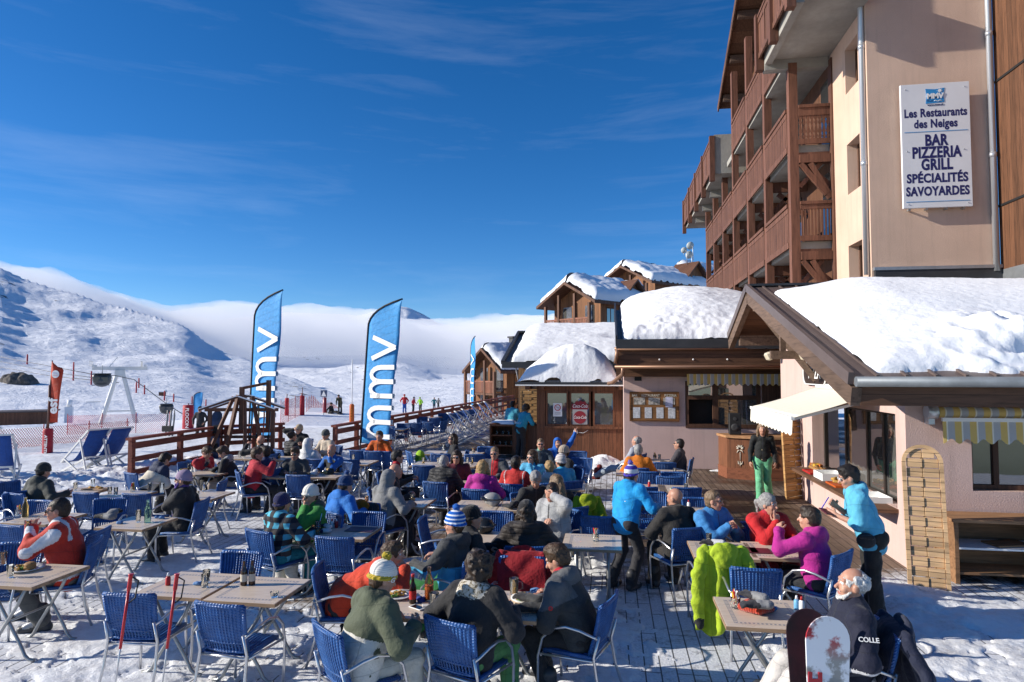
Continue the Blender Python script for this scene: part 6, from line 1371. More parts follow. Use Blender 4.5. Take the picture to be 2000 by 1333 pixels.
def make_table(w=.70, d=.70, post=False):
    t = empty('terrace_table', (0, 0, 0))
    mb = MB(); mb.span((-w/2+.004, -d/2+.004, .722), (w/2-.004, d/2-.004, .75), .004); mb.build('tabletop', TAB, t)
    mb = MB(); e = .006
    mb.span((-w/2, -d/2, .718), (w/2, -d/2+.0035, .7485)); mb.span((-w/2, d/2-.0035, .718), (w/2, d/2, .7485)); mb.span((-w/2, -d/2+.0036, .718), (-w/2+.0035, d/2-.0036, .7485)); mb.span((w/2-.0035, -d/2+.0036, .718), (w/2, d/2-.0036, .7485)); mb.build('table_edge', TABE, t)
    if post:
        for s in (-1, 1):
            mb = MB(); mb.tube([(w/2-.16, s*.04, .03), (w/2-.16, s*.04, .72)], .022, 8); mb.build('leg', STEEL, t)
        for s in (-1, 1):
            mb = MB(); mb.tube([(-w/2+.16, s*.04, .03), (-w/2+.16, s*.04, .72)], .022, 8); mb.build('leg', STEEL, t)
        mb = MB(); mb.span((-w/2+.13, -.28, .005), (-w/2+.19, .28, .03)); mb.span((w/2-.19, -.28, .005), (w/2-.13, .28, .03)); mb.build('foot', STEEL, t)
    else:
        for y in (-d/2+.10, d/2-.10):
            for s in (-1, 1):
                yy = y+s*.014; mb = MB(); q = .8*w/.7
                mb.tube([(-s*.26*q, yy, .72), (-s*.16*q, yy, .56), (s*.16*q, yy, .17), (s*.235*q, yy, .06), (s*.29*q, yy, .025), (s*.36*q, yy, .022)], .016, 7); mb.build('leg', STEEL, t)
        mb = MB(); mb.tube([(0, -d/2+.09, .37), (0, d/2-.09, .37)], .011, 6); mb.tube([(-.18, -d/2+.09, .70), (-.18, d/2-.09, .70)], .011, 6); mb.tube([(.18, -d/2+.09, .70), (.18, d/2-.09, .70)], .011, 6); mb.build('cross_bar', STEEL, t)
    return t
TG = 'beige terrace tables with a patterned border'
_t0 = make_table(); _t0u = [True]
TABLES = []
def table(px, py, label, rz=0.0, kind=None):
    p = G(px, py, .75)
    if kind: t = make_table(*kind)
    elif _t0u[0]: t = _t0; _t0u[0] = False
    else: t = copy_tree(_t0)
    t.location = (p.x, p.y, 0); t.rotation_euler = (0, 0, R_(rz)); tag(t, label, 'table', TG); TABLES.append((p.x, p.y)); return t
for a in ((372, 1141, 'beige table with tumblers and a crumpled blue napkin'), (506, 1151, 'beige table with two brown beer bottles'), (62, 1122, 'beige table with the burger plate'), (268, 1021, 'beige table with the green bottle and black gloves'), (398, 967, 'beige table with one glass right of the lilac beanie'), (88, 1012, 'beige table with the amber carafe'), (153, 960, 'beige table with the wooden serving board'),
    (243, 966, 'beige table crowded with glasses behind the lilac beanie woman', 2), (412, 923, 'beige table before the couple with a phone', -6), (570, 928, 'beige table of the writing man in grey', 2), (636, 928, 'beige table with tan gloves before the vest man', 2), (478, 893, 'beige table with two plastic cups near the ski rack'), (545, 895, 'beige table behind the red jacketed man'), (632, 879, 'beige table of the man in beige jacket'),
    (645, 902, 'beige table left of the three empty chairs'), (700, 903, 'bare beige table in front of the three empty chairs'), (657, 1038, 'wide beige table with sauce bottles and closed menu', 0, (.98, .68)), (712, 982, 'beige table of the bright blue fleece'), (798, 981, 'beige table of the grey hooded person'), (838, 907, 'beige table with a single glass left of the grey haired man'), (902, 907, 'beige table of the burgundy woman'),
    (855, 884, 'beige table of the lone woman with sunglasses'), (917, 885, 'beige table with a small candle behind the red shirt man'), (922, 942, 'beige table between the grey haired man and the magenta jacket'), (978, 943, 'beige table between the magenta and red jackets'), (934, 987, 'beige table with the silver grey helmet'), (1018, 989, 'beige table with black gloves and a candle glass'), (1105, 950, 'beige table right of the long blond hair'),
    (1157, 1058, 'beige table on two steel posts with a condiment cup', 0, (.70, .70, True)), (962, 1052, 'beige table behind the padded jacket', -4), (832, 1180, 'beige table with cola bottle and glass carafe'), (979, 1180, 'beige table with beer mug and pizza plate'), (1291, 901, 'beige table of the dark grey man by the pink wall'), (1238, 923, 'beige table with a yellow cup beside the orange jacket'), (1303, 923, 'bare beige table between the blue chairs near the bar'),
    (1262, 953, 'beige table with ketchup left of the shaven head'), (1326, 955, 'bare beige table with grey border behind the shaven head'), (1345, 1000, 'beige table with a white shaker beside the blue fleece'), (1410, 1074, 'beige table with black and white gloves by the blue fleece'), (1520, 1075, 'beige table with burgundy menus before the magenta jacket'), (1488, 1197, 'beige table with the red hat and grey gloves'),
    (741, 886, 'beige table holding the two helmets'), (775, 838, 'far beige table left of the fence row'), (800, 828, 'far beige table in the middle of the fence row'), (845, 815, 'far beige table by the railing'), (900, 802, 'farthest beige table near the third flag')):
    table(a[0], a[1], a[2], a[3] if len(a) > 3 else 0, a[4] if len(a) > 4 else None)
# ================================================================ things on the tables
def clear_glass(name, col=(.9, .93, .92), rough=.03, al=.42):
    m = mat(name, col, rough, spec=.8); b = m.node_tree.nodes['Principled BSDF']; b.inputs['Transmission Weight'].default_value = .96; b.inputs['IOR'].default_value = 1.18; return m
CLEAR = clear_glass('clear_glass'); AMBER = clear_glass('amber_glass', (.75, .5, .16)); GREENG = clear_glass('green_glass', (.45, .75, .55)); BROWNG = mat('brown_bottle_glass', (.04, .016, .006), .08, spec=.7)
BEER = mat('beer', (.55, .27, .03), .2); FOAM = mat('foam', (.75, .71, .6), .8); COLA = mat('cola', (.02, .008, .005), .15); REDM = mat('red_plastic', (.45, .02, .02), .4); BLUEM = mat('napkin_blue', (.12, .25, .48), .8, var=.2, vscale=20); PLATE = mat('china', (.72, .72, .70), .2)
LABELM = mat('paper_label', (.55, .5, .4), .7); YEL = mat('yellow_sachet', (.60, .38, .04), .6); ORA = mat('orange_sachet', (.55, .16, .03), .6); FOOD = mat('fries', (.50, .28, .06), .7, var=.4, vscale=45); BUN = mat('bread', (.36, .18, .06), .7, var=.3, vscale=25); LEAF = mat('salad', (.10, .22, .03), .6, var=.4, vscale=50); BURG = mat('burgundy_cover', (.10, .018, .03), .45); DMENU = mat('plum_cover', (.045, .02, .05), .45)
ITEMS = 0
def onT(px, py, z=.752): return G(px, py, z)
def glass(px, py, lab, h=.13, r=.034, fill=0.0, fm=None, straw=False, z=.752, mug=False):
    t = empty('drinking_glass', onT(px, py, z), 0, lab, 'glass', 'drinking glasses on the tables')
    mb = MB(); mb.lathe([(r*.78, 0), (r*.8, .002), (r, h), (r-.003, h), (r*.76, .012), (.001, .011)], n=14, caps=False); mb.lathe([(.001, 0), (r*.78, 0)], n=14, caps=False)
    if mug: mb.tube([(r-.004, 0, h*.8), (r+.03, 0, h*.78), (r+.034, 0, h*.4), (r-.004, 0, h*.25)], .006, 6)
    mb.build('vessel', CLEAR, t)
    if fill:
        mb = MB(); mb.lathe([(r*.72, .013), (r*.74, .014), (r*.78+.004*fill, h*fill)], n=14); mb.build('drink', fm or BEER, t)
    if straw: mb = MB(); mb.tube([(-.01, 0, .015), (.045, .01, h+.09)], .004, 6); mb.build('straw', mat('straw_blue', (.3, .5, .75), .5), t)
def bottle(px, py, lab, m, h=.24, r=.031, lm=None, cap=None, z=.752, fill=None):
    t = empty('bottle', onT(px, py, z), 0, lab, 'bottle')
    mb = MB(); mb.lathe([(r*.9, 0), (r, .006), (r, h*.55), (r*.8, h*.64), (r*.42, h*.78), (r*.38, h*.96), (r*.45, h*.965), (r*.45, h)], n=14); mb.build('glass_body', m, t)
    if fill: mb = MB(); mb.lathe([(r*.92, .01), (r*.93, h*.45)], n=12); mb.build('drink', fill, t)
    if lm: mb = MB(); mb.lathe([(r+.0012, h*.16), (r+.0012, h*.46)], n=14, caps=False); mb.build('paper_band', lm, t)
    if cap: mb = MB(); mb.lathe([(r*.5, h-.012), (r*.5, h+.012)], n=10); mb.build('cap', cap, t)
def cup(px, py, lab, seed=0, z=.752):
    t = empty('condiment_cup', onT(px, py, z), 0, lab, 'condiment cup', 'condiment cups full of sachets')
    mb = MB(); mb.lathe([(.036, 0), (.042, .09), (.039, .09), (.034, .004)], n=14, caps=False); mb.lathe([(.001, .001), (.036, .001)], n=14, caps=False); mb.build('cup_body', CLEAR, t); r = random.Random(seed)
    for k in range(9):
        a = r.uniform(0, 6.28); mb = MB(); mb.box((.018*math.cos(a), .018*math.sin(a), .075+r.uniform(0, .03)), (.018, .006, .11), (r.uniform(-.25, .25), r.uniform(-.25, .25), a)); mb.build('sachet', (YEL, ORA, REDM, WHITE, YEL)[k % 5], t)
def sauce(px, py, lab, m, z=.752):
    t = empty('sauce_bottle', onT(px, py, z), 0, lab, 'sauce bottle'); mb = MB(); mb.lathe([(.022, 0), (.024, .01), (.023, .07), (.012, .085)], n=12); mb.build('squeeze_body', m, t); mb = MB(); mb.lathe([(.013, .085), (.008, .115)], n=10); mb.build('cap', WHITE if m is not WHITE else REDM, t)
def plate(px, py, lab, kind='fries', r=.14, z=.752):
    t = empty('plate', onT(px, py, z), 0, lab, 'plate'); mb = MB(); mb.lathe([(r*.6, 0), (r*.65, .004), (r, .02), (r, .024), (r*.62, .010), (.001, .009)], n=24, caps=False); mb.build('dish', PLATE, t); rr = random.Random(int(px))
    mb = MB()
    for k in range(34):
        a, q = rr.uniform(0, 6.28), rr.uniform(0, r*.55); mb.box((q*math.cos(a)-.02, q*math.sin(a), .018+rr.uniform(0, .022)), (.055, .008, .008), (rr.uniform(-.4, .4), rr.uniform(-.4, .4), rr.uniform(0, 3)))
    mb.build('fries' if kind != 'pizza' else 'pizza_strips', FOOD, t)
    if kind == 'burger': s = Soft(); s.ell((.05, -.01, .03), (.055, .055, .022)); s.ell((.05, -.01, .06), (.052, .052, .026)); link('burger', s.mesh('burger', .006, fur(3), .002), t, (BUN,))
    s = Soft()
    for k in range(7): a = rr.uniform(0, 6.28); s.ell((-.05+.04*math.cos(a), .05*math.sin(a), .022), (.02, .02, .012))
    link('salad', s.mesh('salad', .007, fur(5, 1.3), .008), t, (LEAF,))
def helmet(px, py, lab, m, rz=0, z=.752, inner=None):
    t = empty('ski_helmet', onT(px, py, z), R_(rz), lab, 'helmet')
    s = Soft(); s.ell((0, 0, .085), (.112, .138, .105), None, 0, .02); s.ell((.085, -.02, .045), (.03, .05, .05), None, 0, .03); s.ell((-.085, -.02, .045), (.03, .05, .05), None, 0, .03); s.ell((0, .03, .0), (.085, .10, .07), None, 0, .01, True); s.ell((0, .15, .06), (.08, .06, .05), None, 0, .01, True)
    for x in (-.04, 0, .04): s.cap((x, -.05, .2), (x*1.2, .05, .195), .008, .008, 0, .004, None, True)
    link('shell', s.mesh('shell', .0075), t, (m,))
    s = Soft(); s.ell((0, .02, .05), (.088, .105, .05)); s.ell((0, .06, .02), (.07, .09, .05), None, 0, .01, True); link('lining', s.mesh('lining', .008), t, (inner or cloth(BLK),))
    s = Soft(); s.chain([(-.085, .09, .10), (-.05, .135, .11), (0, .148, .112), (.05, .135, .11), (.085, .09, .10)], [.022, .028, .03, .028, .022]); link('goggles', s.mesh('goggles', .008), t, (SHADES,))
    s = Soft(); s.chain([(-.11, .08, .105), (-.122, -.03, .10), (-.09, -.11, .095), (0, -.148, .09), (.09, -.11, .095), (.122, -.03, .10), (.11, .08, .105)], .011, 0, .005); link('strap', s.mesh('strap', .008), t, (cloth((.05, .05, .055)),))
def gloves(px, py, lab, col, col2=None, rz=0, z=.752, big=1.0):
    t = empty('gloves', onT(px, py, z), R_(rz), lab, 'gloves')
    for i, (x, y, a) in enumerate(((-.05, 0, .3), (.06, .03, -.5))):
        s = Soft(); ca, sa = math.cos(a), math.sin(a); tr = lambda u, v, w: V3(x+(u*ca-v*sa)*big, y+(u*sa+v*ca)*big, w*big+i*.035)
        s.cap(tr(0, -.09, .04), tr(0, -.02, .04), .052*big, .045*big, 1, .02, (V3(0, 0, 1), 1.4)); s.cap(tr(0, -.02, .04), tr(0, .05, .035), .047*big, .045*big, 0, .02, (V3(0, 0, 1), 1.6))
        for k, o in enumerate((-.033, -.011, .011, .033)): s.chain([tr(o, .05, .035), tr(o*1.15, .095, .04), tr(o*1.1, .12, .022)], [.015*big, .0145*big, .011*big], 0, .005)
        s.chain([tr(.035, -.01, .035), tr(.068, .025, .035), tr(.066, .055, .03)], [.018*big, .015*big, .012*big], 0, .008)
        link('glove', s.mesh('glove', .007, folds(i+7), .002), t, (cloth(col), cloth(col2 or col)))
def menu(px, py, lab, m, w=.24, d=.33, rz=0, z=.752):
    t = empty('menu_folder', onT(px, py, z), R_(rz), lab, 'menu'); mb = MB(); mb.box((0, 0, .007), (w, d, .003), None, .001); mb.box((0, 0, .0015), (w, d, .003), None, .001); mb.bar((-w/2, -d/2, .004), (-w/2, d/2, .004), .004, .0085); mb.build('cover', m, t); mb = MB(); mb.box((.003, 0, .0042), (w-.012, d-.012, .0025)); mb.build('pages', PLATE, t)
def napkin(px, py, lab, m=None, r=.05, z=.752):
    s = Soft(); rr = random.Random(int(px)); 
    for k in range(5): s.ell((rr.uniform(-r, r)*.7, rr.uniform(-r, r)*.7, .015), (r*.6, r*.45, .018), None, 0, .01)
    o = link('paper_napkin', s.mesh('paper_napkin', .007, fur(int(px), .8), .009), None, (m or BLUEM,)); o.location = onT(px, py, z); tag(o, lab, 'napkin')
def phone(px, py, lab, rz=0, z=.752):
    t = empty('mobile_phone', onT(px, py, z), R_(rz), lab, 'phone'); mb = MB(); mb.box((0, 0, .005), (.075, .145, .009), None, .003); mb.build('case', WHITE, t); mb = MB(); mb.box((0, 0, .0102), (.064, .115, .001)); mb.build('screen', SHADES, t)
bottle(49, 1010, 'amber carafe on the table behind the red and white jacket', AMBER, .27, .042)
cup(36, 1008, 'condiment cup beside the amber carafe', 1); cup(259, 961, 'condiment cup on the crowded table behind the lilac beanie', 2); cup(377, 919, 'condiment cup before the couple with a phone', 3); cup(674, 1026, 'condiment cup behind the closed plum menu', 4); cup(593, 927, 'condiment cup beside the writing man', 5); cup(1163, 1057, 'condiment cup on the table with steel posts', 6); cup(1279, 897, 'condiment cup by the man in dark grey', 7); cup(1437, 1188, 'condiment cup beside the red hat', 8)
glass(214, 967, 'tumbler on the left of the crowded table'); glass(226, 968, 'second tumbler on the crowded table'); glass(292, 960, 'glass of cola on the crowded table', .14, .034, .7, COLA); glass(316, 963, 'large glass beside the lilac beanie', .16, .04); glass(270, 1020, 'tall clear glass left of the green bottle', .16, .035); bottle(288, 1021, 'green water bottle before the lilac beanie woman', GREENG, .30, .042)
napkin(233, 1023, 'blue napkin beside the black gloves on the table'); napkin(312, 1013, 'blue napkin right of the green bottle'); gloves(214, 1014, 'long black gloves lying on the table before the lilac beanie', BLK, (.2, .2, .2), 60, big=1.3)
glass(398, 960, 'tall glass on the bare table right of the lilac beanie', .15, .035); glass(369, 919, 'glass of cola before the couple with a phone', .14, .033, .7, COLA); plate(361, 920, 'plate of fries beside the couple with a phone', 'fries', .11); gloves(420, 922, 'black gloves before the couple with a phone', BLK, None, 30)
plate(52, 1113, 'plate with a burger before the red and white jacket', 'burger', .16); glass(6, 1104, 'orange drink at the left edge', .14, .035, .8, mat('orange_drink', (.55, .18, .01), .2)); glass(147, 958, 'small tumbler on the serving board table'); glass(181, 950, 'tumbler beyond the serving board', .12)
glass(400, 1147, 'front of two stacked tumblers beside the blue napkin', .12, .036); glass(403, 1138, 'rear tumbler beside the blue napkin', .12, .036); napkin(385, 1142, 'crumpled blue napkin beside the tumblers', None, .04); sauce(328, 1143, 'small ketchup bottle on the tumbler table', REDM)
bottle(476, 1143, 'left of two brown beer bottles', BROWNG, .23, .031, LABELM); bottle(492, 1142, 'right of two brown beer bottles', BROWNG, .23, .031, LABELM); glass(536, 1166, 'low glass ashtray on the beer bottle table', .045, .04)
glass(621, 1044, 'tall glass with a blue straw before the green jacket', .17, .035, .35, AMBER, True); glass(611, 1037, 'half full amber glass before the green jacket', .15, .036, .6, BEER); sauce(648, 1031, 'white sauce bottle left of the ketchup', WHITE); sauce(657, 1031, 'ketchup bottle beside the white sauce', REDM); menu(706, 1035, 'closed plum menu on the wide table', DMENU, .36, .24, 0); gloves(635, 1040, 'navy and white gloves before the green jacket', (.02, .03, .09), (.6, .6, .6), 80, big=.8)
bottle(806, 1178, 'cola bottle with red band before the mustard pompom hat', COLA, .24, .032, REDM, REDM); bottle(838, 1172, 'clear carafe with orange drink', clear_glass('peach_glass', (.8, .5, .3)), .29, .04, None, None, fill=mat('peach_drink', (.4, .13, .03), .2)); napkin(822, 1174, 'dark blue napkin behind the cola bottle', mat('dark_napkin', (.02, .04, .2), .8)); phone(815, 1188, 'white phone on the table beside the cola bottle', 60); glass(848, 1190, 'patterned empty beer glass beside the phone', .14, .042); plate(780, 1166, 'plate of fries before the orange red jacket', 'fries', .13)
bx = empty('cigarette_packet', onT(831, 1186), R_(20), 'small cigarette packet beside the phone', 'packet'); mb = MB(); mb.box((0, 0, .011), (.055, .085, .022), None, .002); mb.build('carton', mat('packet_white', (.6, .58, .55), .4), bx); mb = MB(); mb.box((0, .03, .0225), (.056, .026, .001)); mb.build('lid', mat('packet_brown', (.2, .12, .08), .4), bx)
helmet(886, 1190, 'black and red ski helmet with goggles on the front table', mat('helmet_black', (.03, .012, .012), .25, var=.8, vscale=6, dark=(.2, .012, .015)), 150, inner=cloth((.2, .02, .02))); glass(1004, 1162, 'mug half full of beer', .15, .044, .5, BEER, mug=True); plate(1030, 1172, 'plate of pizza before the young man', 'pizza', .15); gloves(1036, 1192, 'black quilted gloves on the pizza table', BLK, (.05, .05, .05), 85, big=1.15); napkin(1046, 1157, 'pale blue napkin in front of the young man')
helmet(961, 987, 'silver grey ski helmet with goggles', mat('helmet_silver', (.33, .32, .30), .3), 100); gloves(999, 993, 'black gloves beside the candle glass', BLK, None, 20); glass(1003, 984, 'red and yellow candle glass', .08, .035, .8, ORA); bottle(1032, 978, 'pale bottle before the grey haired man in the sweater', AMBER, .24, .03, LABELM); helmet(946, 1040, 'black ski helmet behind the bobble hat man', mat('helmet_dark', (.012, .013, .014), .25), 60)
menu(568, 922, 'notebook under the writing man', DMENU, .2, .15, 5); gloves(643, 926, 'tan gloves before the vest man', (.42, .28, .10), (.02, .02, .02), 70); gloves(612, 928, 'black and white gloves left of the tan gloves', BLK, (.6, .6, .6), 60); glass(468, 894, 'left plastic cup near the ski rack', .14, .034); glass(477, 895, 'right plastic cup near the ski rack', .14, .034)
helmet(731, 879, 'left of two dark helmets before the orange jacket', mat('helmet_dark', (.012, .013, .014), .25), 170); helmet(753, 878, 'right of two dark helmets before the orange jacket', mat('helmet_grey', (.06, .062, .066), .35), 170)
glass(827, 907, 'single glass left of the grey haired man', .14, .035, .3, BEER); glass(856, 905, 'glass beside the grey haired man in black', .12); glass(913, 907, 'left of two glasses before the red shirt man', .14); glass(922, 907, 'right of two glasses before the red shirt man', .14, .035, .4, BEER); glass(866, 881, 'glass before the lone woman', .15); napkin(877, 884, 'blue napkin before the lone woman'); cup(925, 887, 'condiment cup behind the red shirt man', 9); menu(975, 942, 'white menu before the red jacket with piping', PLATE, .22, .3, 10)
glass(1288, 899, 'glass beside the man in dark grey', .13); glass(1254, 920, 'yellow cup on the table right of the purple hat', .11, .035, .95, YEL); sauce(1268, 951, 'ketchup bottle left of the shaven head', REDM); sauce(1345, 992, 'white shaker on the table beside the blue fleece', WHITE)
menu(1452, 1075, 'left burgundy menu before the red jacketed woman', BURG, .3, .22, 0); menu(1485, 1077, 'right burgundy menu before the red jacketed woman', BURG, .22, .22, 0); gloves(1400, 1076, 'black and white gloves on the table of the blue fleece', BLK, (.62, .62, .62), 100, big=1.1)
s = Soft(); s.ell((0, 0, .045), (.13, .10, .05)); s.chain([(-.12, 0, .03), (0, -.10, .035), (.12, 0, .03)], .028); s.ell((.02, .01, .1), (.05, .04, .03), None, 0, .01, True)
o = link('knitted_hat', s.mesh('knitted_hat', .007, folds(3, 1.6), .006), None, (knit((.42, .05, .025)),)); o.location = onT(1477, 1194); tag(o, 'red knitted hat lying under grey gloves', 'hat')
gloves(1478, 1186, 'grey and black gloves heaped on the red hat', (.03, .03, .032), (.25, .25, .25), 75, .83); sauce(1556, 1190, 'light blue tube bottle by the old man', mat('tube_blue', (.15, .4, .65), .4)); sauce(1566, 1192, 'white tube bottle by the old man', WHITE)
bd = empty('serving_board', onT(188, 956), 0, 'wooden serving board with food', 'board'); mb = MB(); mb.box((0, 0, .01), (.42, .2, .018), None, .004); mb.build('board', TABE, bd); s = Soft(); [s.ell((x, y, .03), (.05, .035, .02)) for x, y in ((-.1, 0), (0, .03), (.1, -.02))]; link('food', s.mesh('food', .009, fur(9), .008), bd, (FOOD,))
for x, y, lab, h, fl, m_ in ((566, 933, 'small glass left of the condiment cup of the writing man', .12, .5, BEER), (655, 922, 'glass of cola right of the tan gloves', .13, .7, COLA), (690, 900, 'glass on the left of the bare table before the three chairs', .14, 0, None), (640, 905, 'glass of beer left of the three empty chairs', .15, .6, BEER),
    (806, 985, 'glass of beer before the grey hooded person', .15, .6, BEER), (716, 986, 'glass of juice before the bright blue fleece', .13, .7, ORA), (920, 946, 'glass of wine coloured drink before the magenta jacket', .12, .6, BURG), (1112, 955, 'glass right of the long blond hair', .13, 0, None), (1318, 928, 'glass on the bare table between the chairs near the bar', .13, .4, BEER),
    (1535, 1080, 'glass of water before the magenta jacket', .13, 0, None), (1385, 1066, 'glass of cola at the left end of the blue fleece table', .14, .7, COLA), (20, 1128, 'tumbler left of the burger plate', .12, 0, None), (110, 1016, 'glass right of the amber carafe', .13, .5, BEER), (1340, 960, 'glass behind the shaven head', .13, 0, None), (545, 897, 'glass before the red jacketed man', .14, .5, BEER), (385, 972, 'small glass left of the tall glass', .1, 0, None)):
    glass(x, y, lab, h, .034, fl, m_)
plate(946, 948, 'plate of fries before the blond woman in magenta', 'fries', .12); plate(578, 931, 'plate of pizza beside the writing man', 'pizza', .13); plate(1322, 958, 'plate of fries on the bare table near the shaven head', 'fries', .12); napkin(1112, 948, 'blue napkin right of the long blond hair'); napkin(700, 906, 'blue napkin on the bare table before the three chairs'); napkin(925, 992, 'blue napkin left of the silver helmet'); napkin(1505, 1190, 'pale blue napkin beside the red hat')
# things held in hands
def held(key, arm, off):
    q = PEOPLE[key]; a = q['arms'][arm]; w = q['root'].matrix_basis @ Vector(a[3]); return w
w = held('redman', 1, 0); t = empty('drinking_glass', w+Vector((-.03, -.02, .0)), 0, 'glass of beer held by the man in red and white', 'glass'); mb = MB(); mb.lathe([(.03, -.05), (.036, .10), (.033, .10), (.028, -.046)], n=14, caps=False); mb.build('vessel', CLEAR, t); mb = MB(); mb.lathe([(.027, -.045), (.031, .06)], n=14); mb.build('drink', BEER, t)
w = held('phone', 0, 0); t = empty('mobile_phone', w+Vector((.10, -.09, .06)), R_(35), 'black phone held by the man in blue fleece', 'phone'); mb = MB(); mb.box((0, 0, 0), (.075, .15, .01), (R_(35), 0, 0), .003); mb.build('case', BLACK, t); mb = MB(); mb.box((0, -.004, .006), (.066, .12, .001), (R_(35), 0, 0)); mb.build('screen', SHADES, t)
w = held('waiter', 1, 0); t = empty('order_pad', w+Vector((-.10, .02, .035)), R_(20), 'dark order pad held by the waiter', 'order pad'); mb = MB(); mb.box((0, 0, 0), (.10, .15, .014), (R_(15), R_(10), 0), .003); mb.build('pad', BURG, t)
w = held('waiter', 0, 0); t = empty('pen', w+Vector((-.12, -.01, .02)), 0, 'blue pen in the hand of the waiter', 'pen'); mb = MB(); mb.tube([(-.04, 0, -.05), (.04, .0, .08)], .006, 6); mb.build('barrel', mat('pen_blue', (.03, .05, .5), .3), t)
w = wpt('waiter', (-.21, .10, .90)); t = empty('belt_pouch', w, PEOPLE['waiter']['rz'], 'black belt pouch on the hip of the waiter', 'pouch'); s = Soft(); s.ell((0, 0, 0), (.05, .1, .085)); s.cap((-.05, -.06, .05), (-.05, .06, .05), .02); link('pouch_body', s.mesh('pouch_body', .01), t, (cloth(BLK),))
w = held('couple1', 0, 0); phone_ = empty('mobile_phone', w+Vector((.1, -.05, .02)), 0, 'phone shared by the couple', 'phone'); mb = MB(); mb.box((0, 0, 0), (.07, .13, .012), (R_(40), 0, 0)); mb.build('case', BLACK, phone_)
# jackets hanging on chairs
def draped(key_chair, lab, col, h0=.9, drop=.72, w=.30, sleeves=True, hoodc=None, seed=1, m=None, rz=0):
    """jacket hung over a chair back; local frame of the chair"""
    c = key_chair; t = empty('hanging_jacket', c.location, c.rotation_euler.z, lab, 'jacket')
    mm = m or cloth(col); mh = cloth(hoodc) if hoodc else mm
    # thin cloth laid over the chair back, falling in folds that open towards the hem
    path = [(-.16, h0-.36), (-.22, h0-.16), (-.285, h0-.03), (-.325, h0+.015), (-.365, h0-.03), (-.375, h0-.2), (-.39, h0-.4), (-.41, h0-.58), (-.43, h0-drop)]; nu, nv = 46, 33; V = []
    for k in range(nv):
        f = k/(nv-1)*(len(path)-1); i = min(int(f), len(path)-2); g = f-i; y = path[i][0]*(1-g)+path[i+1][0]*g; z = path[i][1]*(1-g)+path[i+1][1]*g; dn = max(0, (k/(nv-1)-.42)/.58); wd = w*(.80+.38*dn)
        for q in range(nu):
            u = -1+2*q/(nu-1); fo = .042*dn**.8*math.sin(u*8.5+seed+1.2*dn)+.016*dn*math.sin(u*19+2*seed+3*z)+.010*math.sin(u*5+z*21+seed)
            V.append((u*wd+.012*math.sin(z*13+u*4), y-fo-.03*dn-.035*(1-u*u)*(k > 10), z+.012-.008*abs(u)**3-dn*(.045*math.sin(u*3.1+seed)+.02*math.sin(u*9))))
    o = link('jacket_cloth', npmesh('jacket_cloth', V, gridquads(nv, nu)), t, (mm,)); md = o.modifiers.new('thickness', 'SOLIDIFY'); md.thickness = .014; md.offset = 0
    s = Soft(); s.ell((0, -.40, h0-.02), (.145, .05, .10), None, 0, .04); s.ell((0, -.435, h0-.10), (.10, .035, .08), None, 0, .03); s.ell((0, -.36, h0+.045), (.09, .04, .05), None, 0, .01, True)
    link('hood', s.mesh('hood', .011, folds(seed, 1.1), .009), t, (mh,))
    if sleeves:
        for g in (-1, 1):
            e = 1 if g < 0 else .55; s = Soft(); s.chain([(g*w*.72, -.34, h0-.03), (g*w*1.02, -.43, h0-.24), (g*w*1.10, -.47, h0-.24-.26*e), (g*w*1.04, -.48, h0-.24-.46*e)], [.066, .064, .058, .05], 0, .03, (V3(0, 1, 0), 1.5)); s.cap((g*w*1.04, -.48, h0-.25-.46*e), (g*w*1.035, -.48, h0-.27-.46*e), .046, .046, 1, .004)
            link('sleeve', s.mesh('sleeve', .010, folds(seed+g, 1.5), .010), t, (mm, cloth(BLK)))
def find_chair(px, py, face):
    p = G(px, py, .86); f = R_(face); v = Vector((p.x+.30*math.sin(f), p.y+.30*math.cos(f), 0)); return min((o for o in bpy.data.objects if o.get('category') == 'chair'), key=lambda o: (o.location-v).length)
draped(find_chair(1410, 1083, -5), 'lime green jacket hanging over a chair back', (.37, .50, .025), .93, .80, .27, True, None, 3)
draped(find_chair(1020, 1092, 178), 'dark red jacket spread over a chair back', (.28, .010, .016), .9, .5, .30, True, None, 5)
draped(find_chair(1146, 985, -12), 'yellow green jacket heaped over a chair', (.30, .36, .012), .95, .6, .2, True, None, 7)
draped(CHP['greyhood'], 'black and orange jacket hung on the chair of the grey hooded person', BLK, .86, .45, .28, True, (.45, .13, .01), 9)
draped(CHP['oldman'], 'navy jacket hung on the chair of the old man', (.014, .018, .04), .9, .62, .3, True, (.03, .035, .06), 11)
c = find_chair(797, 884, 55); t = empty('rucksack', c.location, c.rotation_euler.z, 'lime green and black rucksack on the pale blue chair', 'rucksack'); s = Soft(); s.ell((0, .0, .68), (.15, .12, .22), None, 0, .03); s.ell((0, .1, .6), (.11, .06, .12), None, 1, .02); s.cap((-.12, -.05, .5), (.12, .1, .5), .06, .06, 1, .03); link('rucksack_body', s.mesh('rucksack_body', .012, folds(4), .006), t, (cloth((.28, .50, .02)), cloth(BLK)))
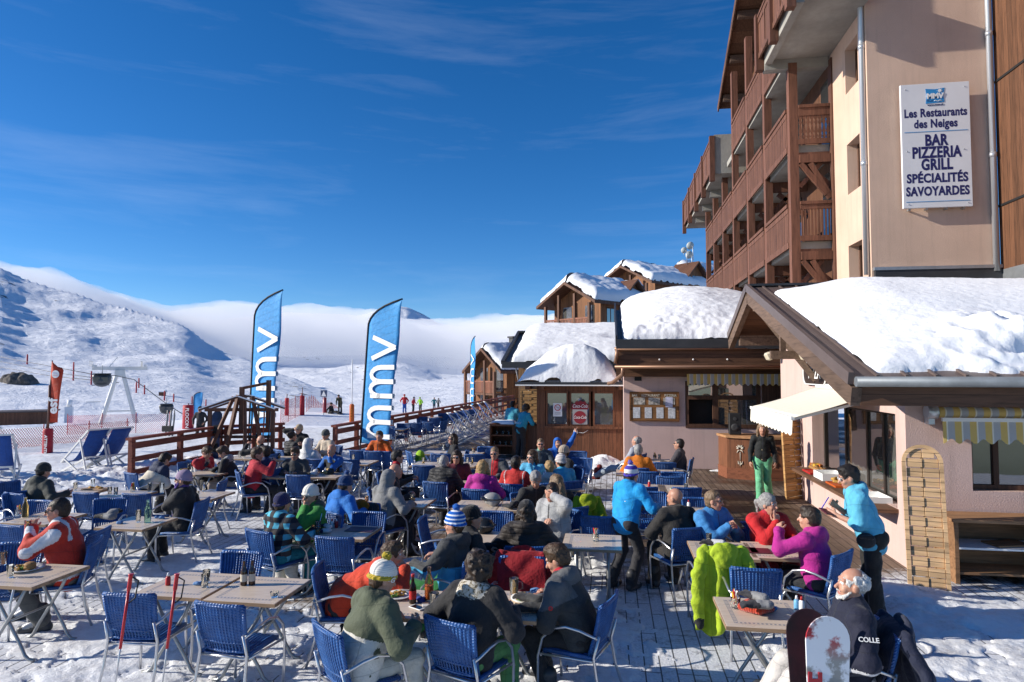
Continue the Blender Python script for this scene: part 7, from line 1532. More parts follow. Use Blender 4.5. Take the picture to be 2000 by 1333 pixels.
# ski poles and snowboards
def pole(top, bot, lab, col, shaft):
    t = empty('ski_pole', bot, 0, lab, 'ski pole'); v = Vector(top)-Vector(bot); L_ = v.length; u = v/L_
    mb = MB(); mb.tube([u*.0, u*L_*.62], [.006, .008], 8); mb.build('shaft', shaft, t); mb = MB(); mb.tube([u*L_*.45, u*(L_-.13)], .0115, 8); mb.build('coloured_sleeve', col, t)
    mb = MB(); mb.tube([u*(L_-.14), u*(L_-.12), u*(L_-.02), u*L_], [.012, .017, .016, .022], 10); mb.build('grip', BLACK if col is not REDP else REDP, t)
    side = u.orthogonal(); mb = MB(); mb.tube([u*(L_-.02), u*(L_-.06)+side*.045, u*(L_-.2)+side*.04, u*(L_-.24)+side*.01], .006, 6); mb.build('strap', BLACK, t)
    mb = MB(); mb.lathe([(.003, .06), (.032, .062), (.034, .07), (.004, .075)], n=12); mb.build('basket', BLACK, t)
REDP = mat('red_lacquer', (.48, .02, .025), .3); SILV = mat('silver_shaft', (.6, .6, .6), .3, .6)
def pxp(x, y, Y): return AY(x, y, Y)
for lab, x in (('left red ski pole leaning on the empty chair', 256), ('right red ski pole beside the empty chair', 346)):
    q = G(x, 1166, .86); a = AY(x, 1121, q.y-.09); pole(a, (a.x-.06, q.y-.2, 0), lab, REDP, SILV)
pole(pxp(668, 1222, 5.95), G(684, 1385), 'black and grey ski pole hanging on the chair of the orange red man', BLACK, mat('teal_shaft', (.12, .17, .17), .4))
def board(name, loc, rz, tilt, lab, top, L_=1.5, w=.145, extra=True, roll=0.0):
    t = empty('snowboard', loc, rz, lab, 'snowboard'); t.rotation_euler = (tilt, roll, rz)
    mb = MB(); pts = []
    for k in range(13): a = math.pi*k/12; pts.append((w*math.cos(a), 0, L_-.16+.16*math.sin(a)))
    side = [(-w*.86, 0, L_*.5)]; 
    for k in range(13): a = math.pi+math.pi*k/12; pts.append((w*math.cos(a), 0, .16+.16*math.sin(a)))
    pts = pts[:13]+[(-w*.86, 0, L_*.5)]+pts[13:]+[(w*.86, 0, L_*.5)]
    mb.poly(pts, .012, (0, 1, 0)); mb.build('deck', top, t)
    if extra:
        for z in (.45, .98):
            mb = MB(); mb.box((0, -.03, z), (.17, .05, .26), None, .015); mb.box((0, -.09, z-.1), (.15, .1, .04), None, .015); mb.build('binding', BLACK, t)
    return t
def board_mat():
    m, N, ma, mix, ramp, out, b = nodes('snowy_board_top', .45, .4)
    t = N('ShaderNodeTexCoord').outputs['Object']; n = N('ShaderNodeTexNoise', {0: t, 'Scale': 6.0, 'Detail': 7, 'Roughness': .65}); s = N('ShaderNodeSeparateXYZ', {0: t})
    base = ramp(ma('MULTIPLY', s.outputs['Z'], .66), [(.0, (.05, .05, .05)), (.8, (.30, .30, .28)), (.9, (.4, .02, .03)), (1.0, (.03, .03, .03))])
    out(mix(ramp(n.outputs[0], [(.42, (0, 0, 0)), (.5, (1, 1, 1))]), base, (.74, .76, .78, 1)), None); return m
BTOP = board_mat()
p = AY(1598, 1212, 4.75); b1 = board('b', (p.x, 4.62, p.z-1.46), R_(10), R_(-4), 'snow caked white and grey snowboard propped beside the old man', BTOP, 1.5, .15, False, R_(3))
text('lettering', 'H', .14, mat('board_red', (.4, .02, .03), .4), b1, (-.09, -.004, 1.08), (R_(90), 0, 0), bold=.006)
p = AY(1580, 1200, 4.95); board('b', (p.x, 4.85, p.z-1.46), R_(6), R_(-4), 'black and red snowboard standing behind the white one', mat('dark_board', (.05, .012, .016), .4, var=.8, vscale=3, dark=(.012, .012, .013)), 1.5, .15, False)
# ================================================================ around the terrace
def fence(pts, lab, h=1.05, base=0.0, step=1.55, drop=0.0):
    """post and rail fence; pts: list of ground points"""
    a, b = Vector((*pts[0], base)), Vector((*pts[1], base+drop)); t = empty('wooden_railing', a, 0, lab, 'railing'); v = b-a; L_ = v.length; n = max(2, round(L_/step)); u = v.normalized()
    for k in range(n+1):
        p = u*(L_*k/n); mb = MB(); mb.box(p+Vector((0, 0, h/2-.1)), (.12, .12, h+.2), (0, 0, math.atan2(v.y, v.x))); mb.build('post', WFENCE, t)
    sd = Vector((-u.y, u.x, 0))*-.08
    for z, hh, nm in ((h+.03, .07, 'top_rail'), (h-.14, .16, 'rail'), (h-.48, .13, 'rail'), (h-.80, .13, 'rail')):
        mb = MB(); o = sd if nm == 'rail' else Vector((0, 0, 0)); mb.bar(o+Vector((0, 0, z))-u*.12, v+o+Vector((0, 0, z))+u*.12, .04 if nm == 'rail' else .17, hh); mb.build(nm, WFENCE, t)
    mb = MB(); 
    return t
a = G(258, 856, 1.1); b = G(430, 832, 1.1); c = G(548, 827, 1.1)
fence([(a.x, a.y), (b.x, b.y)], 'red brown railing from the deck chairs to the ski rack', 1.05); fence([(b.x+.15, b.y+.1), (c.x, c.y)], 'short red brown railing behind the ski rack', 1.05)
a = G(655, 831, 1.1); b = G(1002, 773, 1.1); fence([(a.x, a.y), (b.x, b.y)], 'long red brown railing running off beside the far tables', 1.05, 0, 1.45)
# flags
FBL = cloth((.035, .27, .60), .6, name='flag_blue_cloth')
def feather(base, h, wid, lab, turn=0.0, lean=0.0, words=True, tipx=1.0, m=None):
    t = empty('feather_flag', base, turn, lab, 'flag', 'blue feather flags'); n = 26
    def edge(f):      # pole edge: straight, bending over at the top
        b_ = max(0, (f-.80)/.20); return (lean*f+wid*.98*b_**1.9*tipx, 0, h*(f-.055*b_**2.2))
    mb = MB(); mb.tube([edge(k/30) for k in range(31)], [.022-.012*k/30 for k in range(31)], 7); mb.build('pole', mat('flag_pole', (.03, .03, .035), .4), t)
    V = []; nn = 9
    z0 = .085
    for k in range(n+1):
        f = z0+(1-z0)*k/n; e = edge(f); right = (lean*f*.98+wid*(.86+.14*f), e[2]) if f < .995 else (e[0]+.01, e[2])
        for q in range(nn):
            g = q/(nn-1); x = e[0]+(max(right[0], e[0]+.004)-e[0])*g; y = .035*math.sin(3.1*g+f*7)*g+.02*math.sin(f*15+g*4)*g; V.append((x, y, e[2]))
    me = npmesh('flag_cloth', V, gridquads(n+1, nn)); o = link('flag_cloth', me, t, (m or FBL,)); md = o.modifiers.new('thickness', 'SOLIDIFY'); md.thickness = .004
    mb = MB(); mb.tube([Vector(edge(f)) for f in np.linspace(z0, 1, 30)], .032, 6); mb.build('hem', mat('hem_black', (.015, .016, .02), .7), t)
    if words:       # letters m m v reading upwards, drawn as rounded strokes
        sw = wid*.112; mid = wid*.5
        def cv(l, s):   # l: along the flag height from the baseline start, s: 0 (right, baseline) .. 1 (left, top of letters)
            f = l/h; e = edge(min(f, .8)); return Vector((lean*f+wid*.90-s*wid*.66, -.055, l))
        hu = h
        def stroke(pts, nm):
            for sg in (-1, 1):
                m2 = MB(); P = [cv(l*hu, s) for l, s in pts]
                for p, q in zip(P[:-1], P[1:]):
                    d_ = (q-p); 
                    if d_.length < 1e-4: continue
                    m2.bar(p-d_.normalized()*sw*.25, q+d_.normalized()*sw*.25, sw*.95, .004+.0007*(P.index(p) % 2), up=(0, 1, 0))
                if sg > 0:
                    for v in m2.bm.verts: v.co.y = .055+(v.co.y+.055)
                m2.build('lettering', WHITE, t)
        for l0 in (.135, .375):
            sp = .085; arc = lambda a0: [(l0+a0+sp/2-sp/2*math.cos(th), .55+.45*math.sin(th)) for th in np.linspace(0, math.pi, 9)]
            stroke([(l0, 0), (l0, .95)], 'm'); stroke(arc(0)+[(l0+sp, 0)], 'm'); stroke(arc(sp)+[(l0+2*sp, 0)], 'm')
        stroke([(.60, 1), (.662, 0), (.724, 1)], 'v')
    return t
def at_base(px, Y, z): p = AY(px, 724, Y); return Vector((p.x, Y, z))
p = at_base(487, 21.6, -.05); feather(p, 5.95, 1.5, 'tall blue feather flag behind the ski rack', R_(-24), .30)
p = at_base(704, 20.2, 0); feather(p, 5.32, 1.4, 'blue feather flag rising from the end of the long railing', R_(-24), .42)
p = at_base(918, 42, 0); feather(p, 5.3, .9, 'small distant blue feather flag seen edge on by the far railing', R_(-60), .2)
# ski rack with a little roof
def rack():
    a = G(470, 905); t = empty('ski_rack', (a.x, a.y, 0), R_(10), 'dark red timber ski rack with a small gabled frame on top', 'ski rack')
    for x in (-.95, .95):
        mb = MB(); mb.bar((x*.35, -.5, 0), (x*.10, -.02, 2.05), .10, .10); mb.bar((x*.95, -.5, 0), (x*.30, .1, 2.0), .09, .09); mb.span((x-.05, -.05, 0), (x+.05, .05, 1.62)); mb.build('upright', WPOST, t)
    mb = MB()
    mb.span((-.06, -.06, 1.0), (.06, .06, 2.3)); mb.span((.62, .3, 1.0), (.74, .42, 2.5)); mb.bar((0, 0, 2.26), (.7, .4, 2.42), .1, .08); mb.span((-1.1, -.04, 1.56), (1.1, .04, 1.66)); mb.build('frame', WPOST, t)
    for y in (-.35, .55):
        mb = MB()
        for s in (-1, 1): mb.bar((0, y, 2.0), (s*1.12, y, 1.62), .09, .05)
        mb.build('gable_rafter', WPOST, t)
        mb = MB()
        for s in (-1, 1): mb.bar((s*.02, y, 2.035), (s*1.12, y, 1.655), .10, .022)
        mb.build('snow_strip', SNOW, t)
    mb = MB(); mb.span((-1.0, -.06, .75), (1.0, .06, .83)); mb.build('rail', WPOST, t)
    cols = [(.5, .5, .52), (.05, .05, .06), (.3, .3, .1), (.45, .06, .03), (.02, .03, .05), (.35, .36, .4)]
    def ski(x, y, tilt, col, ln, lab):
        s_ = empty('pair_of_skis', t.matrix_basis @ Vector((x, y, 0)), R_(10), lab, 'skis', 'skis standing in the rack'); s_.rotation_euler = (R_(tilt), 0, R_(10))
        for q in (0, 1):
            mb = MB(); mb.tube([(q*.03, 0, 0), (q*.03, 0, ln*.85), (q*.03, -.03, ln*.95), (q*.03, -.07, ln)], [.03, .035, .04, .02], 4); bm = mb.bm
            bmesh.ops.scale(bm, vec=(.35, 1, 1), verts=bm.verts); o = mb.build('ski', mat('ski_%d' % (int(col[0]*100)), col, .35, var=.5, vscale=4), s_)
        mb = MB(); mb.box((.015, -.05, ln*.45), (.05, .07, .2), None, .01); mb.build('binding', BLACK, s_)
    xs = [.15, .32, .5, .66, .82]
    for k, x in enumerate(xs): ski(x, -.28+.04*k, -9, cols[k], 1.6+.08*(k % 3), '%s skis standing in the rack' % ('pale grey', 'black', 'olive', 'red tipped', 'dark')[k])
    q = t.matrix_basis @ Vector((-.72, -.22, .0)); board('b', (q.x, q.y, .05), R_(10), R_(-8), 'dark blue snowboard standing at the left of the rack', mat('blue_board', (.02, .035, .10), .4, var=.5, vscale=5), 1.55, .15, True)
rack()
g = ground_px(326, 872); t = empty('pair_of_skis', g, 0, 'skis and poles planted upright in the snow behind the railing', 'skis')
for q, dx in enumerate((-.12, .05, .2)):
    mb = MB(); mb.tube([(dx, 0, 0), (dx+.12, 0, 1.3), (dx+.15, -.05, 1.55)], [.035, .04, .02], 4); mb.build('ski', mat('ski_planted', (.22, .24, .26), .35, var=.6, vscale=5), t)
mb = MB(); mb.box((.05, -.06, .75), (.5, .1, .25), None, .02); mb.build('binding', BLACK, t)
# deck chairs
STR = cloth((.016, .07, .30), .8, name='deck_chair_canvas'); WHS = mat('white_lacquered_wood', (.66, .66, .64), .4)
def deckchair(x, y, z, face, lab, w=.58, sc=1.0):
    t = empty('deck_chair', (x, y, z), -R_(face), lab, 'deck chair', 'blue canvas deck chairs'); t.scale = (sc,)*3
    for s in (-1, 1):
        mb = MB(); mb.bar((s*w/2, .62, .30), (s*w/2, -.58, 1.22), .04, .045); mb.bar((s*w/2, .62, .30), (s*w/2, -.35, .02), .04, .045) if False else None; mb.build('side_rail', WHS, t)
        mb = MB(); mb.bar((s*(w/2-.045), .75, .02), (s*(w/2-.045), -.45, .48), .04, .045); mb.build('side_rail', WHS, t)
        mb = MB(); mb.bar((s*(w/2+.045), .42, .42), (s*(w/2+.045), -.42, .02), .035, .04); mb.build('strut', WHS, t)
        mb = MB(); mb.bar((s*(w/2+.045), -.28, .98), (s*(w/2+.045), -.62, .03), .035, .04); mb.build('strut', WHS, t)
    mb = MB()
    for yy, zz in ((-.58, 1.22), (.62, .30), (-.45, .48), (.75, .03), (-.62, .05)): mb.bar((-w/2, yy, zz), (w/2, yy, zz), .04, .04)
    mb.build('crossbar', WHS, t)
    n = 16; V = []
    for k in range(n+1):
        f = k/n; yy = -.57+1.18*f; zz = 1.21-.90*f-.30*math.sin(math.pi*min(1, f*1.02))**1.1
        for q in range(5): V.append((-w/2+.03+(w-.06)*q/4, yy, zz-.015*math.sin(math.pi*q/4)))
    o = link('canvas', npmesh('canvas', V, gridquads(n+1, 5)), t, (STR,)); md = o.modifiers.new('thickness', 'SOLIDIFY'); md.thickness = .006
    return t
for px, py, fc, lab, sc in ((168, 925, -72, 'left of two sunlit deck chairs beside the railing', 1.0), (212, 920, -72, 'right of two sunlit deck chairs beside the railing', 1.0), (-2, 950, -38, 'large deck chair cut by the left edge, front one', 1.05), (-30, 935, -38, 'large deck chair cut by the left edge, rear one', 1.05)):
    g = G(px, py); deckchair(g.x, g.y, .0, fc, lab, .6, sc)
for k, (px, py) in enumerate(((905, 872), (918, 866), (930, 858), (945, 845), (957, 838), (968, 832))):
    g = G(px, py); deckchair(g.x, g.y, 0, 70, '%s deck chair of the row left of the outdoor counter' % ('nearest', 'second', 'third', 'fourth', 'fifth', 'farthest')[k])
# dark outdoor counter with shelves where the waiters stand
g = G(1005, 896); t = empty('outdoor_counter', (g.x, g.y+.5, 0), 0, 'dark outdoor counter with open shelves and piled snow beside the kiosk', 'counter')
mb = MB(); mb.span((-.85, -.3, 1.0), (.95, .35, 1.06)); mb.span((-.85, .3, .02), (.95, .35, 1.0)); mb.span((-.85, -.3, .02), (-.8, .3, 1.0)); mb.span((-.1, -.28, .02), (-.05, .3, 1.0)); mb.span((.9, -.3, .02), (.95, .3, 1.0)); mb.span((-.05, -.3, .02), (.9, -.26, 1.0)); mb.build('cabinet', WKIOSK, t)
mb = MB(); mb.span((-.8, -.26, .35), (-.1, .3, .39)); mb.span((-.8, -.26, .68), (-.1, .3, .72)); mb.build('shelf', WKIOSK, t)
sn = snow_sheet('counter_snow', t, (-.8, -.28, 1.062), (.75, 0, 0), (0, .55, 0), cushion(.75, .55, .12, .2, .03, 170), 24, 18, m=SNOW)
for k in range(7):
    q = Vector((g.x-.72+.095*k, g.y+.35, .722 if k % 2 else .392)); o = empty('stored_glass', q, 0, 'glass stored on the dark counter shelf', 'glass', 'glasses on the dark counter shelves'); mb = MB(); mb.lathe([(.03, 0), (.036, .12), (.033, .12), (.028, .005)], n=10, caps=False); mb.build('vessel', CLEAR, o)
q = empty('food_tray', (g.x+.35, g.y+.45, 1.062), 0, 'tray of glasses on the dark outdoor counter', 'tray'); mb = MB(); mb.box((0, 0, .015), (.5, .3, .03), None, .005); mb.build('tray_base', BLACK, q); mb = MB(); [mb.lathe([(.03, .03), (.035, .13)], (-.15+.1*k, .03*(k % 2), 0), 10) for k in range(4)]; mb.build('tray_glasses', CLEAR, q)
# cut lattice shutters
def lattice(loc, rz, tilt, lab, w=.55, h=2.0, m=None, round_=True, roll=0.0):
    t = empty('lattice_panel', loc, rz, lab, 'lattice panel'); t.rotation_euler = (tilt, roll, rz); r = w if round_ else 0; hw = w
    def outline(off):
        W2 = hw-off; pts = [(-W2, off)]
        if round_: pts = [(W2, off)]+[(W2*math.cos(a), h-hw+ (hw-off)*math.sin(a)) for a in np.linspace(0, math.pi, 15)]+[(-W2, off)]
        else: pts = [(W2, off), (W2, h-off), (-W2, h-off), (-W2, off)]
        return pts
    pm = m or WPINE2; mb = MB(); o_, i_ = outline(0), outline(.045)
    for k in range(len(o_)):
        a0, a1, b0, b1 = o_[k], o_[(k+1) % len(o_)], i_[k], i_[(k+1) % len(i_)]; mb.poly([(a0[0], -.02, a0[1]), (a1[0], -.02, a1[1]), (b1[0], -.02, b1[1]), (b0[0], -.02, b0[1])], .045, (0, 1, 0))
    mb.build('rim', pm, t)
    mb = MB(); n = int((h-.1)/.125)
    for k in range(n):
        z = .06+k*.125; zz = z+.06; ww = hw-.05 if zz < h-hw or not round_ else math.sqrt(max(.004, (hw-.05)**2-max(0, zz-(h-hw))**2))
        for s in (0, 1):
            dd = .012 if (k+s) % 2 else -.004
            x0, x1 = (-ww, 0) if s == 0 else (0, ww); mb.box(((x0+x1)/2, dd, zz), (x1-x0-.004, .012, .113), (0, 0, R_(.7 if (k+s) % 2 else -.7)), .003)
    mb.build('woven_slats', pm, t)
    mb = MB(); mb.span((-.02, .022, .05), (.02, .032, h-.1)); mb.build('upright', pm, t)
    return t
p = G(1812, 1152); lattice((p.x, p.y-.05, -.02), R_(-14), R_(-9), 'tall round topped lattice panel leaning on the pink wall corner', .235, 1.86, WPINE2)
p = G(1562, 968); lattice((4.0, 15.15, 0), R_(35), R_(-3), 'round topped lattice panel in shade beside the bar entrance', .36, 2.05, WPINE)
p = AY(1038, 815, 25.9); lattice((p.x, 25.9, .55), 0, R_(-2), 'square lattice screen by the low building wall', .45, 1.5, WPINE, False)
# shelf unit and bin at the right
t = empty('wooden_shelf', (5.15, 9.72, 0), 0, 'low wooden shelf unit standing against the pink wall', 'shelf'); ws = wood('shelf_timber', (.26, .14, .07), 'X', .4, gap=0); zt = .84
mb = MB(); mb.span((-.72, -.28, zt-.04), (.5, .27, zt)); mb.span((-.72, .24, .0), (.5, .27, zt-.04)); mb.span((-.70, -.26, .0), (-.65, .24, zt-.04)); mb.span((.43, -.26, 0), (.48, .24, zt-.04)); mb.span((-.65, -.25, .12), (.43, .24, .15)); mb.build('carcass', ws, t)
mb = MB(); mb.span((-.65, -.26, .45), (.43, .24, .475)); mb.build('middle_shelf', WHITE, t)
q = empty('serving_board', (5.2, 9.7, .478), R_(15), 'brown board lying on the white shelf', 'board'); mb = MB(); mb.box((0, 0, .012), (.5, .3, .024), None, .004); mb.build('board', ws, q)
t = empty('waste_bin', (5.98, 9.55, 0), 0, 'white waste bin with a black bag at the right edge', 'bin'); mb = MB(); mb.lathe([(.22, 0), (.27, .82), (.25, .82), (.21, .02)], n=20, caps=False); mb.build('bin_body', WHITE, t); s = Soft(); s.chain([(.27*math.cos(a), .27*math.sin(a), .82+.03*math.sin(3*a)) for a in np.linspace(0, 6.28, 13)], .05, 0, .02); s.ell((-.1, -.1, .84), (.2, .16, .05)); link('bin_bag', s.mesh('bin_bag', .014, folds(2, 1.4), .012), t, (mat('bin_bag', (.012, .012, .013), .3),))
s = Soft(); s.ell((0, 0, .1), (.16, .14, .12)); s.ell((.08, .05, .18), (.1, .09, .08)); o = link('blue_bag', s.mesh('blue_bag', .014, folds(8, 1.5), .012), None, (cloth((.02, .07, .2)),)); o.location = (5.98, 9.75, .9); tag(o, 'dark blue bag resting on the white bin', 'bag')
# bar counter with flower emblem
g = G(1472, 941); t = empty('bar_counter', (3.45, 17.75, 0), 0, 'dark wooden bar counter with a carved white flower on its angled front', 'counter')
A = [(-.62, .55), (-.5, -.05), (.12, -.28), (1.0, -.28), (1.05, .55)]
mb = MB(); mb.poly([(x, y, .02) for x, y in A], 1.03, (0, 0, 1)); mb.build('counter_body', wood('counter_boards', (.22, .085, .04), 'Z', .17, gap=.03), t)
mb = MB(); mb.poly([(x*1.07-.0, y*1.12-.03, 1.05) for x, y in A], .06, (0, 0, 1)); mb.build('counter_top', wood('counter_top_timber', (.36, .19, .09), 'X', .3, gap=.01), t)
mb = MB(); B2 = [(x*1.025, y*1.05-.01) for x, y in A]
mb.poly([(x, y, 0) for x, y in B2], .28, (0, 0, 1)); mb.build('plinth', wood('plinth_timber', (.20, .07, .035), 'X', .6, gap=0), t)
CARV = mat('carved_white', (.62, .57, .47), .7)
def flower(cx, cy, ang, m=None):
    d = Vector((math.cos(ang), math.sin(ang), 0)); nrm = Vector((math.sin(ang), -math.cos(ang), 0)); mb = MB(); c0 = Vector((cx, cy, .78))+nrm*.012
    for a, l in ((90, .10), (62, .115), (118, .115), (30, .11), (150, .11), (5, .09), (175, .09)):
        r = R_(a); v = d*math.cos(r)+Vector((0, 0, math.sin(r))); mb.tube([c0+v*.03, c0+v*l*.6, c0+v*l], [.008, .017, .004], 6)
    for s in (-1, 1):
        mb.tube([c0-Vector((0, 0, .03)), c0+d*s*.05-Vector((0, 0, .05)), c0+d*s*.085-Vector((0, 0, .11))], [.006, .014, .004], 6)
        mb.tube([c0-Vector((0, 0, .40)), c0+d*s*.045-Vector((0, 0, .38)), c0+d*s*.055-Vector((0, 0, .31))], [.008, .016, .004], 6)
    mb.tube([c0-Vector((0, 0, .08)), c0-Vector((0, 0, .3))], .007, 6); mb.tube([c0-Vector((0, 0, .32)), c0-Vector((0, 0, .44))], .009, 6); return mb.build('flower_carving', m or CARV, t)
flower(-.19, -.165, math.atan2(-.23, .62)); flower(.62, -.28, 0, mat('carved_dark', (.13, .075, .045), .7))
sp = empty('loudspeaker', (3.2, 17.98, 1.11), R_(-5), 'black loudspeaker standing on the bar counter', 'loudspeaker'); mb = MB(); mb.box((0, 0, .28), (.3, .3, .56), None, .02); mb.build('cabinet', BLACK, sp); mb = MB(); mb.lathe([(.1, 0), (.09, .012), (.03, .006)], (0, -.152, .2), 18, rot=(R_(90), 0, 0)); mb.lathe([(.045, 0), (.04, .012)], (0, -.152, .42), 14, rot=(R_(90), 0, 0)); mb.build('speaker_cone', mat('cone_grey', (.035, .035, .037), .6), sp)
s = Soft()
for k in range(6): s.chain([(.09*k-.25, .04*math.sin(k*2), 2.1), (.09*k-.22, .05*math.sin(k*2+1), 1.1), (.09*k-.24, .05*math.sin(k*2+.5), .05)], [.05, .06, .07], 0, .03)
o = link('entrance_curtain', s.mesh('entrance_curtain', .02, folds(6, .6), .012), None, (cloth((.012, .02, .07)),)); o.location = (4.62, 16.3, 0); tag(o, 'dark blue curtain hanging in the entrance between bar and pizzeria', 'curtain')
# goods on the serving shelf
for k, (y, lab, c) in enumerate(((13.75, 'red tray with wrapped rolls on the serving shelf', REDM), (13.0, 'white plastic crate on the serving shelf', WHITE), (12.3, 'orange red tray on the serving shelf', mat('tray_orange', (.5, .1, .02), .4)), (11.0, 'shallow white tray at the near end of the shelf', WHITE))):
    q = empty('serving_tray', (4.0, y, .777), 0, lab, 'tray'); mb = MB(); hh = (.03, .13, .03, .09)[k]
    mb.span((-.2, -.27, 0), (.2, .27, .012)); mb.span((-.2, -.27, .012), (-.185, .27, hh)); mb.span((.185, -.27, .012), (.2, .27, hh)); mb.span((-.185, -.27, .012), (.185, -.255, hh)); mb.span((-.185, .255, .012), (.185, .27, hh)); mb.build('tray_base', c, q)
    rr = random.Random(k)
    if k in (0, 2):
        s = Soft(); [s.cap((rr.uniform(-.15, .15), rr.uniform(-.2, .2), .05+.05*rr.random()), (rr.uniform(-.15, .15), rr.uniform(-.2, .2), .06+.04*rr.random()), .028) for _ in range(9)]; link('bread_rolls', s.mesh('bread_rolls', .012, fur(k), .004), q, (BUN if k == 0 else FOOD,))
for k in range(6):
    q = empty('pastry_box', (4.05+.08*(k % 2), 14.0+.14*(k//2)-.02*k, .80+.0*k), 0, 'small yellow pastry box on the far end of the shelf', 'box', 'yellow pastry boxes on the shelf'); mb = MB(); mb.box((0, 0, .05), (.07, .1, .12), (0, 0, .3*k), .006); mb.build('carton', (YEL, ORA, BUN)[k % 3], q)
# ================================================================ piste furniture
NETM = None
def net_mat():
    m, N, ma, mix, ramp, out, b = nodes('red_net', .8, .1)
    t = N('ShaderNodeTexCoord').outputs['Object']; s = N('ShaderNodeSeparateXYZ', {0: t})
    u = ma('FRACT', ma('MULTIPLY', ma('ADD', s.outputs['X'], s.outputs['Z']), 9.0)); v = ma('FRACT', ma('MULTIPLY', ma('SUBTRACT', s.outputs['X'], s.outputs['Z']), 9.0))
    e = ma('MAXIMUM', ma('LESS_THAN', u, .11), ma('LESS_THAN', v, .11)); b.inputs['Base Color'].default_value = (.5, .05, .06, 1)
    n = b.inputs['Alpha']; m.node_tree.links.new(e, n); return m
NET = net_mat()
def net(p, q, lab, h=1.1):
    """safety net between two terrain points, with posts"""
    p, q = Vector(p), Vector(q); t = empty('safety_net', p, math.atan2(q.y-p.y, q.x-p.x), lab, 'net'); L_ = math.hypot(q.x-p.x, q.y-p.y); n = max(3, int(L_/2.5)); V = []
    ca, sa = math.cos(t.rotation_euler.z), math.sin(t.rotation_euler.z)
    for k in range(n+1):
        x = L_*k/n; gz = HZ(p.x+x*ca, p.y+x*sa)-p.z
        V += [(x, .05*math.sin(k), gz), (x, .05*math.sin(k)+.03, gz+h*.5), (x, .05*math.sin(k*1.7), gz+h)]
        m2 = MB(); m2.tube([(x, .06, gz-.2), (x, .06, gz+h+.1)], .02, 5); m2.build('net_post', mat('net_post_red', (.42, .04, .04), .5), t)
    o = link('netting', npmesh('netting', V, gridquads(n+1, 3)), t, (NET,)); md = o.modifiers.new('thickness', 'SOLIDIFY'); md.thickness = .012
def npx(a, b, lab, h=1.1): net(ground_px(*a), ground_px(*b), lab, h)
npx((-20, 905), (250, 872), 'red net across the snow behind the left deck chairs'); npx((130, 850), (330, 845), 'faint red net along the piste behind the padded posts'); npx((550, 832), (590, 810), 'red net right of the first flag', 1.5); npx((600, 806), (690, 800), 'red net along the piste crest', 1.0)
def padded(px, py, lab, h=1.2, r=.17, words=None, col=(.40, .022, .035), top=None, Y=None):
    g = ground_px(px, py); t = empty('padded_post', g, 0, lab, 'padded post'); mb = MB(); mb.lathe([(r, 0), (r*1.04, .06), (r, h-.05), (r*.9, h)], n=14); mb.build('pad', cloth(col, .5), t)
    mb = MB(); mb.tube([(0, 0, h-.05), (0, 0, top or h+.3)], .03, 8); mb.build('pole', mat('rust_post', (.16, .07, .05), .6), t)
    if words: text('lettering', words, r*1.0, WHITE, t, (r*.45, -r-.012, h*.47), (R_(90), R_(90), 0), spacing=.95, bold=.003)
    return t
E_ = padded(92, 905, 'red padded post with white lettering below the red flag', 1.15, .15, 'ATTENTION', top=2.6)
g = E_.location; t = empty('piste_flag', (g.x+.02, g.y, g.z+1.35), R_(5), 'tall red orange flag with white esf lettering', 'flag'); fl = cloth((.52, .055, .022), .6, name='flag_red_cloth')
V = []
for k in range(15):
    f = k/14; wd = .40*(1-.5*max(0, (f-.86)/.14)**1.2)*(.9+.1*f); z = 2.05*f-.22*max(0, (f-.86)/.14)*0
    for q in range(6): s_ = q/5; V.append((-.06+.12*f+wd*s_, .03*math.sin(3*s_+5*f), z+(.0 if f < .9 else -.22*s_*(f-.9)/.1)))
o = link('flag_cloth', npmesh('flag_cloth', V, gridquads(15, 6)), t, (fl,)); md = o.modifiers.new('thickness', 'SOLIDIFY'); md.thickness = .004
mb = MB(); mb.tube([(-.08, 0, -.3), (.05, 0, 2.08)], .02, 6); mb.build('pole', mat('flag_pole', (.03, .03, .035), .4), t)
text('lettering', 'esf', .46, WHITE, t, (.17, -.06, .55), (R_(90), R_(-90), 0), bold=.014); mb = MB(); mb.lathe([(.13, 0), (.13, .01)], (.22, -.05, 1.62), 18, rot=(R_(90), 0, 0)); em = mb.build('round_emblem', WHITE, t); mb = MB(); mb.bar((.14, -.064, 1.66), (.29, -.064, 1.66), .04, .006); mb.build('emblem_blue', mat('emblem_blue', (.02, .07, .35), .5), em); mb = MB(); mb.bar((.15, -.064, 1.58), (.29, -.064, 1.58), .04, .006); mb.build('emblem_red', REDM, em)
padded(367, 838, 'red padded post with lettering behind the railing', 1.5, .32, 'FLOCON', top=1.6); padded(590, 812, 'red padded marker post on the piste', 1.5, .17, None, top=2.1); padded(634, 807, 'thin red marker post at the net', 1.2, .14); padded(560, 812, 'red padded post left of the net', 1.3, .15); padded(497, 850, 'red padded post beside the first flag', 1.6, .14)
g = ground_px(687, 826); t = empty('marker_pole', g, 0, 'tall white pole with an orange padded foot and yellow emblem', 'pole'); mb = MB(); mb.lathe([(.16, 0), (.17, .05), (.16, 1.2), (.12, 1.28)], n=14); mb.build('pad', cloth((.52, .11, .015), .5), t); mb = MB(); mb.tube([(0, 0, 1.2), (0, 0, 4.35)], .045, 8); mb.build('pole', WHITE, t); mb = MB(); [mb.bar((-.06, -.17, z), (.06, -.17, z+.07*s_), .03, .01) for z in (.45, .65, .85) for s_ in (1, -1)]; mb.build('emblem', YEL, t)
